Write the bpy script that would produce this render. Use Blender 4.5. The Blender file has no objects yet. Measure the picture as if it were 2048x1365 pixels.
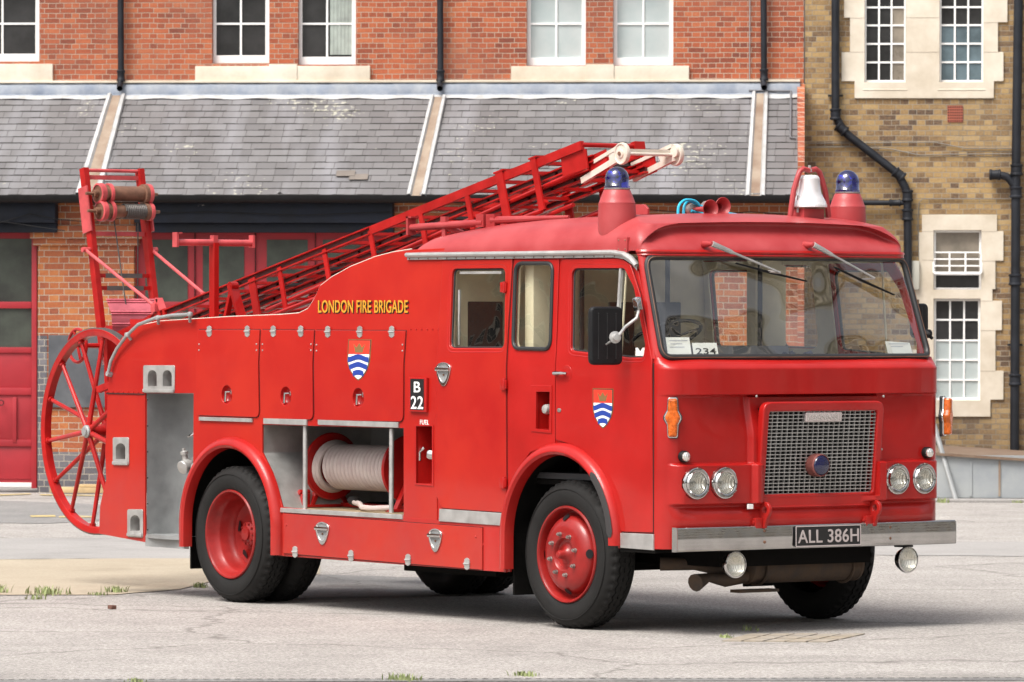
import bpy, bmesh, math, random
from mathutils import Vector, Matrix, Euler
random.seed(7)
S = bpy.context.scene
COL = S.collection
PI = math.pi
# ------------------------------------------------------------------ camera
FPX = 10720.11
AZ, EL, RO = math.radians(36.4336), math.radians(-0.2893), math.radians(0.1071)
FW = Vector((-math.cos(AZ)*math.cos(EL), math.sin(AZ)*math.cos(EL), math.sin(EL)))
_r = FW.cross(Vector((0, 0, 1))).normalized(); _u = _r.cross(FW)
RT = math.cos(RO)*_r + math.sin(RO)*_u
UP = -math.sin(RO)*_r + math.cos(RO)*_u
CP = -FW*34.9921 + _r*(-1.0582); CP.z = 2.1145
cam = bpy.data.objects.new('camera', bpy.data.cameras.new('camera')); COL.objects.link(cam)
M3 = Matrix((RT, UP, -FW)).transposed()
cam.matrix_world = Matrix.Translation(CP) @ M3.to_4x4()
cam.data.sensor_width = 36; cam.data.lens = FPX/2048*36
cam.data.clip_start = 0.5; cam.data.clip_end = 600
cam.data.dof.use_dof = True; cam.data.dof.focus_distance = 35.5; cam.data.dof.aperture_fstop = 10
S.camera = cam
S.render.resolution_x = 1024; S.render.resolution_y = 682
# ------------------------------------------------------------------ light
W = bpy.data.worlds.new('World'); S.world = W; W.use_nodes = True
nt = W.node_tree; bg = nt.nodes['Background']
sky = nt.nodes.new('ShaderNodeTexSky'); sky.sky_type = 'NISHITA'; sky.sun_disc = False
SUN_EL, SUN_AZ = math.radians(58), math.radians(-78)     # azimuth measured in the ground plane from +x
sky.sun_elevation = SUN_EL; sky.sun_rotation = PI/2 - SUN_AZ
sky.air_density = 1.0; sky.dust_density = 6.0; sky.ozone_density = 1.0
hsv = nt.nodes.new('ShaderNodeHueSaturation'); hsv.inputs['Saturation'].default_value = 0.28
hsv.inputs['Value'].default_value = 1.0
nt.links.new(sky.outputs[0], hsv.inputs['Color'])
cl = nt.nodes.new('ShaderNodeTexNoise'); cl.inputs['Scale'].default_value = 2.2; cl.inputs['Detail'].default_value = 6
tcw = nt.nodes.new('ShaderNodeTexCoord'); nt.links.new(tcw.outputs['Generated'], cl.inputs['Vector'])
crw = nt.nodes.new('ShaderNodeValToRGB'); crw.color_ramp.elements[0].position = .35; crw.color_ramp.elements[1].position = .7
crw.color_ramp.elements[0].color = (.75, .77, .8, 1); crw.color_ramp.elements[1].color = (1.25, 1.22, 1.18, 1)
nt.links.new(cl.outputs['Fac'], crw.inputs[0])
mw = nt.nodes.new('ShaderNodeMixRGB'); mw.blend_type = 'MULTIPLY'; mw.inputs[0].default_value = 1
nt.links.new(hsv.outputs[0], mw.inputs[1]); nt.links.new(crw.outputs[0], mw.inputs[2])
nt.links.new(mw.outputs[0], bg.inputs['Color']); bg.inputs['Strength'].default_value = 0.14
sun = bpy.data.objects.new('sun', bpy.data.lights.new('sun', 'SUN')); COL.objects.link(sun)
sun.data.energy = 1.9; sun.data.angle = math.radians(28); sun.data.color = (1, .95, .88)
sd_ = Vector((math.cos(SUN_AZ)*math.cos(SUN_EL), math.sin(SUN_AZ)*math.cos(SUN_EL), math.sin(SUN_EL)))
sun.rotation_euler = sd_.to_track_quat('Z', 'Y').to_euler()
S.view_settings.view_transform = 'Standard'; S.view_settings.look = 'None'
S.view_settings.exposure = 0.75; S.view_settings.gamma = 1
# ------------------------------------------------------------------ measuring: photo pixel -> point on a plane of the place
def ray(u, v): return FW + RT*((u-1024)/FPX) - UP*((v-682.5)/FPX)
def hit(u, v, n, p):
    d = ray(u, v); t = (Vector(p)-CP).dot(Vector(n))/d.dot(Vector(n)); return CP + d*t
def tum(z): return 0.075*max(0.0, z-1.76)
def sd(u, v, y=None):                       # body side (leans in above the waist) or any plane y = const
    if y is not None: return hit(u, v, (0, 1, 0), (0, y, 0))
    y = 0.0
    for _ in range(4):
        p = hit(u, v, (0, 1, 0), (0, y, 0)); y = tum(p.z)
    return p
def fr(u, v, x=-.07): return hit(u, v, (1, 0, 0), (x, 0, 0))
def gd(u, v, z=0.): return hit(u, v, (0, 0, 1), (0, 0, z))
def s2(l, y=None): return [(p.x, p.z) for p in (sd(a, b, y) for a, b in l)]
def f2(l, x=-.07): return [(p.y, p.z) for p in (fr(a, b, x) for a, b in l)]
# ------------------------------------------------------------------ materials
def new_mat(name, col, rough=.5, metal=0., coat=0., spec=.5, var=0., vscale=3., bump=0., bscale=200., col2=None, croug=.1):
    m = bpy.data.materials.new(name); m.use_nodes = True; n = m.node_tree; b = n.nodes['Principled BSDF']
    b.inputs['Base Color'].default_value = (*col, 1); b.inputs['Roughness'].default_value = rough
    b.inputs['Metallic'].default_value = metal; b.inputs['Coat Weight'].default_value = coat
    b.inputs['Coat Roughness'].default_value = croug; b.inputs['Specular IOR Level'].default_value = spec
    tc = n.nodes.new('ShaderNodeTexCoord')
    if var or col2:
        no = n.nodes.new('ShaderNodeTexNoise'); no.inputs['Scale'].default_value = vscale; no.inputs['Detail'].default_value = 7
        no.inputs['Roughness'].default_value = .62
        n.links.new(tc.outputs['Object'], no.inputs['Vector'])
        cr = n.nodes.new('ShaderNodeValToRGB'); cr.color_ramp.elements[0].position = .35; cr.color_ramp.elements[1].position = .68
        c2 = col2 or tuple(min(1, c*(1+var)) for c in col)
        c1 = col if col2 else tuple(c*(1-var) for c in col)
        cr.color_ramp.elements[0].color = (*c1, 1); cr.color_ramp.elements[1].color = (*c2, 1)
        n.links.new(no.outputs['Fac'], cr.inputs[0]); n.links.new(cr.outputs[0], b.inputs['Base Color'])
        mr = n.nodes.new('ShaderNodeMapRange'); mr.inputs[1].default_value = .3; mr.inputs[2].default_value = .7
        mr.inputs[3].default_value = rough*.8; mr.inputs[4].default_value = min(1, rough*1.3)
        n.links.new(no.outputs['Fac'], mr.inputs[0]); n.links.new(mr.outputs[0], b.inputs['Roughness'])
    if bump:
        nb = n.nodes.new('ShaderNodeTexNoise'); nb.inputs['Scale'].default_value = bscale; nb.inputs['Detail'].default_value = 3
        n.links.new(tc.outputs['Object'], nb.inputs['Vector'])
        bp = n.nodes.new('ShaderNodeBump'); bp.inputs['Strength'].default_value = bump; bp.inputs['Distance'].default_value = .01
        n.links.new(nb.outputs['Fac'], bp.inputs['Height']); n.links.new(bp.outputs[0], b.inputs['Normal'])
    return m
RED = new_mat('red_paint', (.375, .0095, .0080), .36, coat=.55, spec=.2, var=.14, vscale=1.3, bump=.035, bscale=3.2, croug=.05)
def weather(m, lo=.15, hi=.6, sc=2.2):
    n = m.node_tree; b = n.nodes['Principled BSDF']; t = n.nodes.new('ShaderNodeTexCoord'); k = n.nodes.new('ShaderNodeTexNoise'); k.inputs['Scale'].default_value = sc; k.inputs['Detail'].default_value = 9; k.inputs['Roughness'].default_value = .7
    n.links.new(t.outputs['Object'], k.inputs['Vector']); r = n.nodes.new('ShaderNodeMapRange'); r.inputs[1].default_value = .35; r.inputs[2].default_value = .68; r.inputs[3].default_value = hi; r.inputs[4].default_value = lo
    n.links.new(k.outputs['Fac'], r.inputs[0]); n.links.new(r.outputs[0], b.inputs['Coat Weight'])
    src = b.inputs['Base Color'].links[0].from_socket; sp = n.nodes.new('ShaderNodeSeparateXYZ'); n.links.new(t.outputs['Object'], sp.inputs[0])
    z = n.nodes.new('ShaderNodeMapRange'); z.inputs[1].default_value = .35; z.inputs[2].default_value = 1.1; z.inputs[3].default_value = 1; z.inputs[4].default_value = 0; n.links.new(sp.outputs['Z'], z.inputs[0])
    k2 = n.nodes.new('ShaderNodeTexNoise'); k2.inputs['Scale'].default_value = 9; k2.inputs['Detail'].default_value = 8; n.links.new(t.outputs['Object'], k2.inputs['Vector'])
    mu = n.nodes.new('ShaderNodeMath'); mu.operation = 'MULTIPLY'; n.links.new(z.outputs[0], mu.inputs[0]); n.links.new(k2.outputs['Fac'], mu.inputs[1])
    m2 = n.nodes.new('ShaderNodeMath'); m2.operation = 'MULTIPLY'; m2.inputs[1].default_value = .16; n.links.new(mu.outputs[0], m2.inputs[0])
    x = n.nodes.new('ShaderNodeMixRGB'); x.inputs[2].default_value = (.22, .17, .13, 1); n.links.new(m2.outputs[0], x.inputs[0]); n.links.new(src, x.inputs[1]); n.links.new(x.outputs[0], b.inputs['Base Color'])
weather(RED)
REDDOOR = new_mat('red_paint_worn', (.350, .0085, .0075), .38, coat=.5, spec=.2, col2=(.42, .018, .0085), vscale=1.1, bump=.035, bscale=2.6, croug=.06)
weather(REDDOOR)
REDROOF = new_mat('red_paint_pinkish', (.31, .020, .022), .5, coat=.12, col2=(.39, .052, .055), vscale=2.4, bump=.03, bscale=9)  # paler, pinker red for the roof and its fittings
REDOLD = new_mat('ladder_red', (.36, .009, .008), .36, coat=.3, spec=.25, var=.2, vscale=6, bump=.05, bscale=30)
REDPALE = new_mat('pinkish_red_metal', (.50, .07, .075), .45, coat=.2, var=.22, vscale=7, bump=.05, bscale=40)
DOORRED = new_mat('garage_red', (.34, .013, .022), .5, coat=.05, var=.18, vscale=1.5, bump=.05, bscale=14)
ALU = new_mat('aluminium', (.47, .465, .45), .42, metal=.6, var=.14, vscale=9, bump=.04, bscale=60)
ALUD = new_mat('aluminium_dull', (.34, .35, .35), .5, metal=.45, var=.14, vscale=5, bump=.06, bscale=90)
CHROME = new_mat('chrome', (.60, .59, .58), .05, metal=1., bump=.004, bscale=3)
BUMPM = new_mat('bumper_chrome', (.50, .49, .48), .10, metal=1., var=.12, vscale=5)
STEEL = new_mat('worn_steel', (.34, .31, .29), .4, metal=.7, var=.3, vscale=20)
BLACK = new_mat('black_paint', (.009, .009, .010), .5, spec=.25, var=.3, vscale=8)
UNDER = new_mat('chassis_black', (.006, .0055, .005), .9, spec=.1, var=.4, vscale=9)
RUBBER = new_mat('tyre_rubber', (.013, .0125, .012), .7, spec=.25, var=.25, vscale=7, bump=.05, bscale=60)
SEAL = new_mat('window_rubber', (.018, .018, .019), .45)
RIMRED = new_mat('wheel_red', (.20, .008, .007), .38, coat=.35, spec=.3, col2=(.31, .013, .011), vscale=5, bump=.04, bscale=20, croug=.15)
SLOT = new_mat('shadow_gap', (.02, .004, .004), .8)
CREAM = new_mat('cream_cab_lining', (.74, .66, .47), .6, var=.08, vscale=4)
DARKIN = new_mat('cab_dark_trim', (.03, .03, .032), .7, var=.2)
GREYIN = new_mat('grey_cover', (.22, .22, .23), .8, var=.15, vscale=6, bump=.1, bscale=60)
HOSE = new_mat('hose_rubber', (.42, .335, .315), .6, col2=(.50, .43, .40), vscale=9, bump=.08, bscale=70)
WHITEP = new_mat('cream_white_paint', (.55, .48, .39), .45, col2=(.62, .58, .52), vscale=12)
WHITE = new_mat('white_lettering', (.82, .82, .80), .5)
GOLD = new_mat('gold_lettering', (.60, .28, .018), .5)
PLATEB = new_mat('number_plate_black', (.012, .012, .013), .3)
PLATES = new_mat('plate_silver', (.62, .55, .54), .35, metal=.5)
PAPER = new_mat('paper', (.78, .78, .74), .7)
PRINT = new_mat('print_ink', (.35, .35, .42), .7)
NAVY = new_mat('navy_cloth', (.010, .014, .035), .9, bump=.3, bscale=40)
AMBER = new_mat('amber_lens', (.58, .105, .002), .25, coat=.4, var=.35, vscale=30)
BLUEV = new_mat('hose_blue', (.02, .42, .62), .4)
CRBLUE = new_mat('crest_blue', (.012, .045, .29), .45)
CRRED = new_mat('crest_red', (.66, .035, .015), .45)
CRGOLD = new_mat('crest_bronze', (.20, .11, .035), .5)
BELLM = new_mat('bell_metal', (.74, .72, .72), .24, metal=.35, var=.04, vscale=6)
BROWN = new_mat('rusty_brown_drum', (.19, .095, .06), .5, metal=.25, var=.3, vscale=14, bump=.08, bscale=60)
CABLE = new_mat('steel_cable', (.09, .08, .075), .5, metal=.4)
RUST = new_mat('rusty_exhaust', (.045, .032, .024), .75, metal=.2, col2=(.10, .065, .042), vscale=9, bump=.2, bscale=50)
DRUMP = new_mat('pink_drum_cover', (.52, .12, .15), .5, var=.15, vscale=8, bump=.04, bscale=40)
GRIPM = new_mat('grit_strip', (.035, .032, .032), .9, bump=.3, bscale=400)
PLY = new_mat('deck_board', (.30, .22, .13), .8, var=.4, vscale=9)
def glassmat(name, tint=(.8, .84, .82), ior=1.5, rough=0.0, absorb=.0):
    m = bpy.data.materials.new(name); m.use_nodes = True; n = m.node_tree; n.nodes.clear()
    out = n.nodes.new('ShaderNodeOutputMaterial'); mx = n.nodes.new('ShaderNodeMixShader'); lw = n.nodes.new('ShaderNodeLayerWeight'); lw.inputs['Blend'].default_value = .5
    pw = n.nodes.new('ShaderNodeMath'); pw.operation = 'POWER'; pw.inputs[1].default_value = 4.; n.links.new(lw.outputs['Facing'], pw.inputs[0])
    fr_ = n.nodes.new('ShaderNodeMath'); fr_.operation = 'MULTIPLY_ADD'; fr_.inputs[1].default_value = .9; fr_.inputs[2].default_value = ((ior-1)/(ior+1))**2*1.8; n.links.new(pw.outputs[0], fr_.inputs[0])
    t = n.nodes.new('ShaderNodeBsdfTransparent'); t.inputs[0].default_value = (*tint, 1)
    g = n.nodes.new('ShaderNodeBsdfGlossy'); g.inputs['Roughness'].default_value = rough; g.inputs[0].default_value = (1, 1, 1, 1)
    if absorb:
        no = n.nodes.new('ShaderNodeTexNoise'); no.inputs['Scale'].default_value = 1.6; no.inputs['Detail'].default_value = 1; tc = n.nodes.new('ShaderNodeTexCoord'); n.links.new(tc.outputs['Object'], no.inputs['Vector'])
        bp = n.nodes.new('ShaderNodeBump'); bp.inputs['Strength'].default_value = 1; bp.inputs['Distance'].default_value = absorb; n.links.new(no.outputs['Fac'], bp.inputs['Height']); n.links.new(bp.outputs[0], g.inputs['Normal'])
    n.links.new(fr_.outputs[0], mx.inputs[0]); n.links.new(t.outputs[0], mx.inputs[1]); n.links.new(g.outputs[0], mx.inputs[2])
    n.links.new(mx.outputs[0], out.inputs[0]); return m
GLASS = glassmat('window_glass', (.93, .95, .93), 1.6, absorb=.05)
GLASSW = glassmat('windscreen_glass', (.93, .95, .93), 1.85, absorb=.12)
BLUEG = glassmat('blue_dome', (.10, .13, .80), 1.6, .03)
LENS = glassmat('lamp_lens', (.92, .92, .88), 1.5, .08)
def lensmat():
    m = new_mat('headlamp_glass', (.80, .78, .74), .16, metal=.75, coat=.8)
    n = m.node_tree; b = n.nodes['Principled BSDF']; tc = n.nodes.new('ShaderNodeTexCoord')
    w = n.nodes.new('ShaderNodeTexWave'); w.bands_direction = 'Y'; w.inputs['Scale'].default_value = 26; w.inputs['Distortion'].default_value = .6
    n.links.new(tc.outputs['Object'], w.inputs['Vector'])
    bp = n.nodes.new('ShaderNodeBump'); bp.inputs['Strength'].default_value = .5; bp.inputs['Distance'].default_value = .004
    n.links.new(w.outputs['Fac'], bp.inputs['Height']); n.links.new(bp.outputs[0], b.inputs['Normal']); return m
HEADL = lensmat()
def brickmat(name, ramp, mortar, bw=.19, rh=.0617, squash=.5, soot=0., dark=(.10, .06, .05)):
    m = bpy.data.materials.new(name); m.use_nodes = True; n = m.node_tree; b = n.nodes['Principled BSDF']
    tc = n.nodes.new('ShaderNodeTexCoord'); sp = n.nodes.new('ShaderNodeSeparateXYZ'); cb = n.nodes.new('ShaderNodeCombineXYZ')
    n.links.new(tc.outputs['Object'], sp.inputs[0])
    nw = n.nodes.new('ShaderNodeTexNoise'); nw.inputs['Scale'].default_value = 3.5; nw.inputs['Detail'].default_value = 3
    n.links.new(tc.outputs['Object'], nw.inputs['Vector'])
    sub = n.nodes.new('ShaderNodeVectorMath'); sub.operation = 'SUBTRACT'; sub.inputs[1].default_value = (.5, .5, .5)
    n.links.new(nw.outputs['Color'], sub.inputs[0])
    mul = n.nodes.new('ShaderNodeVectorMath'); mul.operation = 'SCALE'; mul.inputs['Scale'].default_value = .02
    n.links.new(sub.outputs[0], mul.inputs[0])
    ad0 = n.nodes.new('ShaderNodeMath'); ad0.operation = 'ADD'
    n.links.new(sp.outputs['X'], ad0.inputs[0]); n.links.new(sp.outputs['Y'], ad0.inputs[1])
    n.links.new(ad0.outputs[0], cb.inputs['X']); n.links.new(sp.outputs['Z'], cb.inputs['Y'])
    add = n.nodes.new('ShaderNodeVectorMath'); add.operation = 'ADD'
    n.links.new(cb.outputs[0], add.inputs[0]); n.links.new(mul.outputs[0], add.inputs[1])
    br = n.nodes.new('ShaderNodeTexBrick'); br.inputs['Scale'].default_value = 1
    br.inputs['Brick Width'].default_value = bw; br.inputs['Row Height'].default_value = rh
    br.inputs['Mortar Size'].default_value = .0046; br.inputs['Mortar Smooth'].default_value = .25; br.inputs['Bias'].default_value = 0
    br.offset = .5; br.offset_frequency = 2; br.squash = squash; br.squash_frequency = 2
    br.inputs['Color1'].default_value = (0, 0, 0, 1); br.inputs['Color2'].default_value = (1, 1, 1, 1); br.inputs['Mortar'].default_value = (.5, .5, .5, 1)
    n.links.new(add.outputs[0], br.inputs['Vector'])
    n2 = n.nodes.new('ShaderNodeTexNoise'); n2.inputs['Scale'].default_value = 1.3; n2.inputs['Detail'].default_value = 6
    n.links.new(tc.outputs['Object'], n2.inputs['Vector'])
    n3 = n.nodes.new('ShaderNodeTexNoise'); n3.inputs['Scale'].default_value = 38; n3.inputs['Detail'].default_value = 4
    n.links.new(tc.outputs['Object'], n3.inputs['Vector'])
    # per brick value + patch noise + grain
    a1 = n.nodes.new('ShaderNodeMath'); a1.operation = 'MULTIPLY_ADD'; a1.inputs[1].default_value = .55; n.links.new(br.outputs['Color'], a1.inputs[0])
    m2 = n.nodes.new('ShaderNodeMath'); m2.operation = 'MULTIPLY_ADD'; m2.inputs[1].default_value = .9; m2.inputs[2].default_value = -.45
    n.links.new(n2.outputs['Fac'], m2.inputs[0]); n.links.new(m2.outputs[0], a1.inputs[2])
    m3 = n.nodes.new('ShaderNodeMath'); m3.operation = 'MULTIPLY_ADD'; m3.inputs[1].default_value = .5
    n.links.new(n3.outputs['Fac'], m3.inputs[0]); n.links.new(a1.outputs[0], m3.inputs[2])
    m4 = n.nodes.new('ShaderNodeMath'); m4.operation = 'SUBTRACT'; m4.inputs[1].default_value = .02; n.links.new(m3.outputs[0], m4.inputs[0])
    cr = n.nodes.new('ShaderNodeValToRGB'); el = cr.color_ramp.elements
    while len(el) > 1: el.remove(el[-1])
    el[0].position = ramp[0][0]; el[0].color = (*ramp[0][1], 1)
    for p, c in ramp[1:]: e = el.new(p); e.color = (*c, 1)
    n.links.new(m4.outputs[0], cr.inputs[0])
    mx = n.nodes.new('ShaderNodeMixRGB'); n.links.new(br.outputs['Fac'], mx.inputs[0]); n.links.new(cr.outputs[0], mx.inputs[1])
    mo = n.nodes.new('ShaderNodeMixRGB'); mo.inputs[1].default_value = (*mortar, 1); mo.inputs[2].default_value = (*[c*.55 for c in mortar], 1)
    n.links.new(n2.outputs['Fac'], mo.inputs[0]); n.links.new(mo.outputs[0], mx.inputs[2])
    # soot / weather patches
    n5 = n.nodes.new('ShaderNodeTexNoise'); n5.inputs['Scale'].default_value = .8; n5.inputs['Detail'].default_value = 8; n5.inputs['Roughness'].default_value = .7
    n.links.new(tc.outputs['Object'], n5.inputs['Vector'])
    c5 = n.nodes.new('ShaderNodeValToRGB'); c5.color_ramp.elements[0].position = .48; c5.color_ramp.elements[1].position = .72
    c5.color_ramp.elements[0].color = (0, 0, 0, 1); c5.color_ramp.elements[1].color = (soot, soot, soot, 1)
    n.links.new(n5.outputs['Fac'], c5.inputs[0])
    ms = n.nodes.new('ShaderNodeMixRGB'); ms.inputs[2].default_value = (*dark, 1)
    n.links.new(c5.outputs[0], ms.inputs[0]); n.links.new(mx.outputs[0], ms.inputs[1]); n.links.new(ms.outputs[0], b.inputs['Base Color'])
    b.inputs['Roughness'].default_value = .88; b.inputs['Specular IOR Level'].default_value = .25
    hb = n.nodes.new('ShaderNodeMath'); hb.operation = 'MULTIPLY_ADD'; hb.inputs[1].default_value = -1
    n.links.new(br.outputs['Fac'], hb.inputs[0]); n.links.new(n3.outputs['Fac'], hb.inputs[2])
    bp = n.nodes.new('ShaderNodeBump'); bp.inputs['Strength'].default_value = .7; bp.inputs['Distance'].default_value = .008
    n.links.new(hb.outputs[0], bp.inputs['Height']); n.links.new(bp.outputs[0], b.inputs['Normal'])
    return m
REDBRICK = brickmat('red_brick', [(.0, (.13, .048, .038)), (.3, (.27, .074, .040)), (.55, (.37, .100, .048)), (.8, (.43, .135, .062)), (1., (.40, .19, .12))], (.50, .40, .31), soot=.5, dark=(.20, .10, .075))
ORBRICK = brickmat('orange_brick', [(.0, (.13, .055, .045)), (.25, (.27, .085, .048)), (.55, (.38, .12, .050)), (.85, (.46, .185, .068)), (1., (.41, .23, .13))], (.55, .48, .38), bw=.235, rh=.075, soot=.2, dark=(.3, .13, .08))
YELBRICK = brickmat('stock_brick', [(.0, (.050, .042, .038)), (.22, (.14, .09, .058)), (.45, (.27, .175, .085)), (.72, (.38, .255, .115)), (1., (.43, .32, .18))], (.36, .31, .24), bw=.20, rh=.0625, soot=.6, dark=(.13, .11, .09))
BLUEBRICK = brickmat('blue_grey_brick', [(.0, (.08, .075, .085)), (.5, (.15, .145, .16)), (1., (.24, .22, .22))], (.50, .45, .38), bw=.235, rh=.075, soot=.1)
STONE = new_mat('portland_stone', (.50, .43, .33), .88, col2=(.70, .64, .54), vscale=1.7, bump=.12, bscale=40)
WFRAME = new_mat('white_window_paint', (.82, .82, .81), .5, var=.03, vscale=9)
PANE = new_mat('dark_pane', (.028, .028, .028), .12, spec=.4, var=.5, vscale=1.5)
PANEB = new_mat('bluish_pane', (.10, .14, .16), .15, spec=.6, var=.4, vscale=2)
PANEW = new_mat('whitened_pane', (.36, .42, .42), .5, col2=(.44, .48, .475), vscale=3)
LEAD = new_mat('lead_flashing', (.15, .18, .235), .6, metal=.1, col2=(.32, .34, .37), vscale=3.5, bump=.1, bscale=12)
LEADW = new_mat('white_lead_edge', (.33, .33, .32), .6, col2=(.46, .46, .465), vscale=8)
RUSTV = new_mat('stained_valley', (.19, .125, .085), .7, col2=(.32, .26, .20), vscale=3)
IRON = new_mat('black_downpipe', (.013, .015, .020), .5, spec=.3, var=.3, vscale=5)
BEAMM = new_mat('navy_beam', (.010, .013, .022), .6, spec=.3, var=.5, vscale=3)
_n = BEAMM.node_tree; _b = _n.nodes['Principled BSDF']; _src = _b.inputs['Base Color'].links[0].from_socket
_t = _n.nodes.new('ShaderNodeTexCoord'); _m = _n.nodes.new('ShaderNodeMapping'); _m.inputs['Scale'].default_value = (1, 1, 2.2); _n.links.new(_t.outputs['Object'], _m.inputs[0])
_k = _n.nodes.new('ShaderNodeTexNoise'); _k.inputs['Scale'].default_value = 5; _k.inputs['Detail'].default_value = 8; _k.inputs['Roughness'].default_value = .75; _n.links.new(_m.outputs[0], _k.inputs['Vector'])
_c = _n.nodes.new('ShaderNodeValToRGB'); _c.color_ramp.elements[0].position = .665; _c.color_ramp.elements[1].position = .69; _n.links.new(_k.outputs['Fac'], _c.inputs[0])
_x = _n.nodes.new('ShaderNodeMixRGB'); _x.inputs[2].default_value = (.42, .40, .37, 1); _n.links.new(_c.outputs[0], _x.inputs[0]); _n.links.new(_src, _x.inputs[1]); _n.links.new(_x.outputs[0], _b.inputs['Base Color'])
TIMBER = new_mat('timber', (.50, .36, .19), .8, var=.2, vscale=9)
BOARD = new_mat('slate_board', (.055, .060, .070), .6, col2=(.11, .115, .125), vscale=3)
BINM = new_mat('grey_painted_sheet', (.25, .27, .285), .7, col2=(.34, .355, .355), vscale=2.2, bump=.05, bscale=20)
RUSTL = new_mat('rusty_lid', (.13, .075, .045), .85, col2=(.20, .15, .11), vscale=6)
GRASS = new_mat('weed_green', (.26, .30, .13), .8, var=.3, vscale=20)
def slatemat():
    m = bpy.data.materials.new('slate'); m.use_nodes = True; n = m.node_tree; b = n.nodes['Principled BSDF']
    tc = n.nodes.new('ShaderNodeTexCoord'); mp = n.nodes.new('ShaderNodeMapping'); n.links.new(tc.outputs['UV'], mp.inputs[0])
    br = n.nodes.new('ShaderNodeTexBrick'); br.inputs['Scale'].default_value = 1
    br.inputs['Brick Width'].default_value = .23; br.inputs['Row Height'].default_value = .155
    br.inputs['Mortar Size'].default_value = .0035; br.inputs['Mortar Smooth'].default_value = .1
    br.offset = .5; br.squash = .96; br.squash_frequency = 3
    br.inputs['Color1'].default_value = (0, 0, 0, 1); br.inputs['Color2'].default_value = (1, 1, 1, 1)
    n.links.new(mp.outputs[0], br.inputs['Vector'])
    cr = n.nodes.new('ShaderNodeValToRGB'); el = cr.color_ramp.elements
    el[0].position = 0; el[0].color = (.118, .113, .115, 1); el[1].position = 1; el[1].color = (.160, .155, .157, 1)
    e = el.new(.5); e.color = (.137, .131, .132, 1)
    n.links.new(br.outputs['Color'], cr.inputs[0])
    st = n.nodes.new('ShaderNodeMapping'); st.inputs['Scale'].default_value = (1.6, .22, 1); n.links.new(tc.outputs['UV'], st.inputs[0])
    no = n.nodes.new('ShaderNodeTexNoise'); no.inputs['Scale'].default_value = 1.6; no.inputs['Detail'].default_value = 5; n.links.new(st.outputs[0], no.inputs['Vector'])
    c2 = n.nodes.new('ShaderNodeValToRGB'); c2.color_ramp.elements[0].position = .48; c2.color_ramp.elements[1].position = .78
    c2.color_ramp.elements[1].color = (.6, .6, .6, 1)
    n.links.new(no.outputs['Fac'], c2.inputs[0])
    mx = n.nodes.new('ShaderNodeMixRGB'); mx.inputs[2].default_value = (.29, .29, .315, 1)
    n.links.new(c2.outputs[0], mx.inputs[0]); n.links.new(cr.outputs[0], mx.inputs[1])
    # lichen towards lower right
    li = n.nodes.new('ShaderNodeTexNoise'); li.inputs['Scale'].default_value = 16; li.inputs['Detail'].default_value = 5; n.links.new(tc.outputs['UV'], li.inputs['Vector'])
    lp = n.nodes.new('ShaderNodeTexNoise'); lp.inputs['Scale'].default_value = .7; n.links.new(tc.outputs['UV'], lp.inputs['Vector'])
    lm = n.nodes.new('ShaderNodeMath'); lm.operation = 'MULTIPLY'; n.links.new(li.outputs['Fac'], lm.inputs[0]); n.links.new(lp.outputs['Fac'], lm.inputs[1])
    lc = n.nodes.new('ShaderNodeValToRGB'); lc.color_ramp.elements[0].position = .36; lc.color_ramp.elements[1].position = .40; n.links.new(lm.outputs[0], lc.inputs[0])
    m3 = n.nodes.new('ShaderNodeMixRGB'); m3.inputs[2].default_value = (.36, .35, .29, 1)
    n.links.new(lc.outputs[0], m3.inputs[0]); n.links.new(mx.outputs[0], m3.inputs[1])
    mo = n.nodes.new('ShaderNodeMixRGB'); mo.inputs[2].default_value = (.045, .042, .038, 1)
    n.links.new(br.outputs['Fac'], mo.inputs[0]); n.links.new(m3.outputs[0], mo.inputs[1]); n.links.new(mo.outputs[0], b.inputs['Base Color'])
    b.inputs['Roughness'].default_value = .55
    bp = n.nodes.new('ShaderNodeBump'); bp.inputs['Strength'].default_value = .4; bp.inputs['Distance'].default_value = .01; bp.invert = True
    n.links.new(br.outputs['Fac'], bp.inputs['Height']); n.links.new(bp.outputs[0], b.inputs['Normal'])
    return m
SLATE = slatemat()
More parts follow.
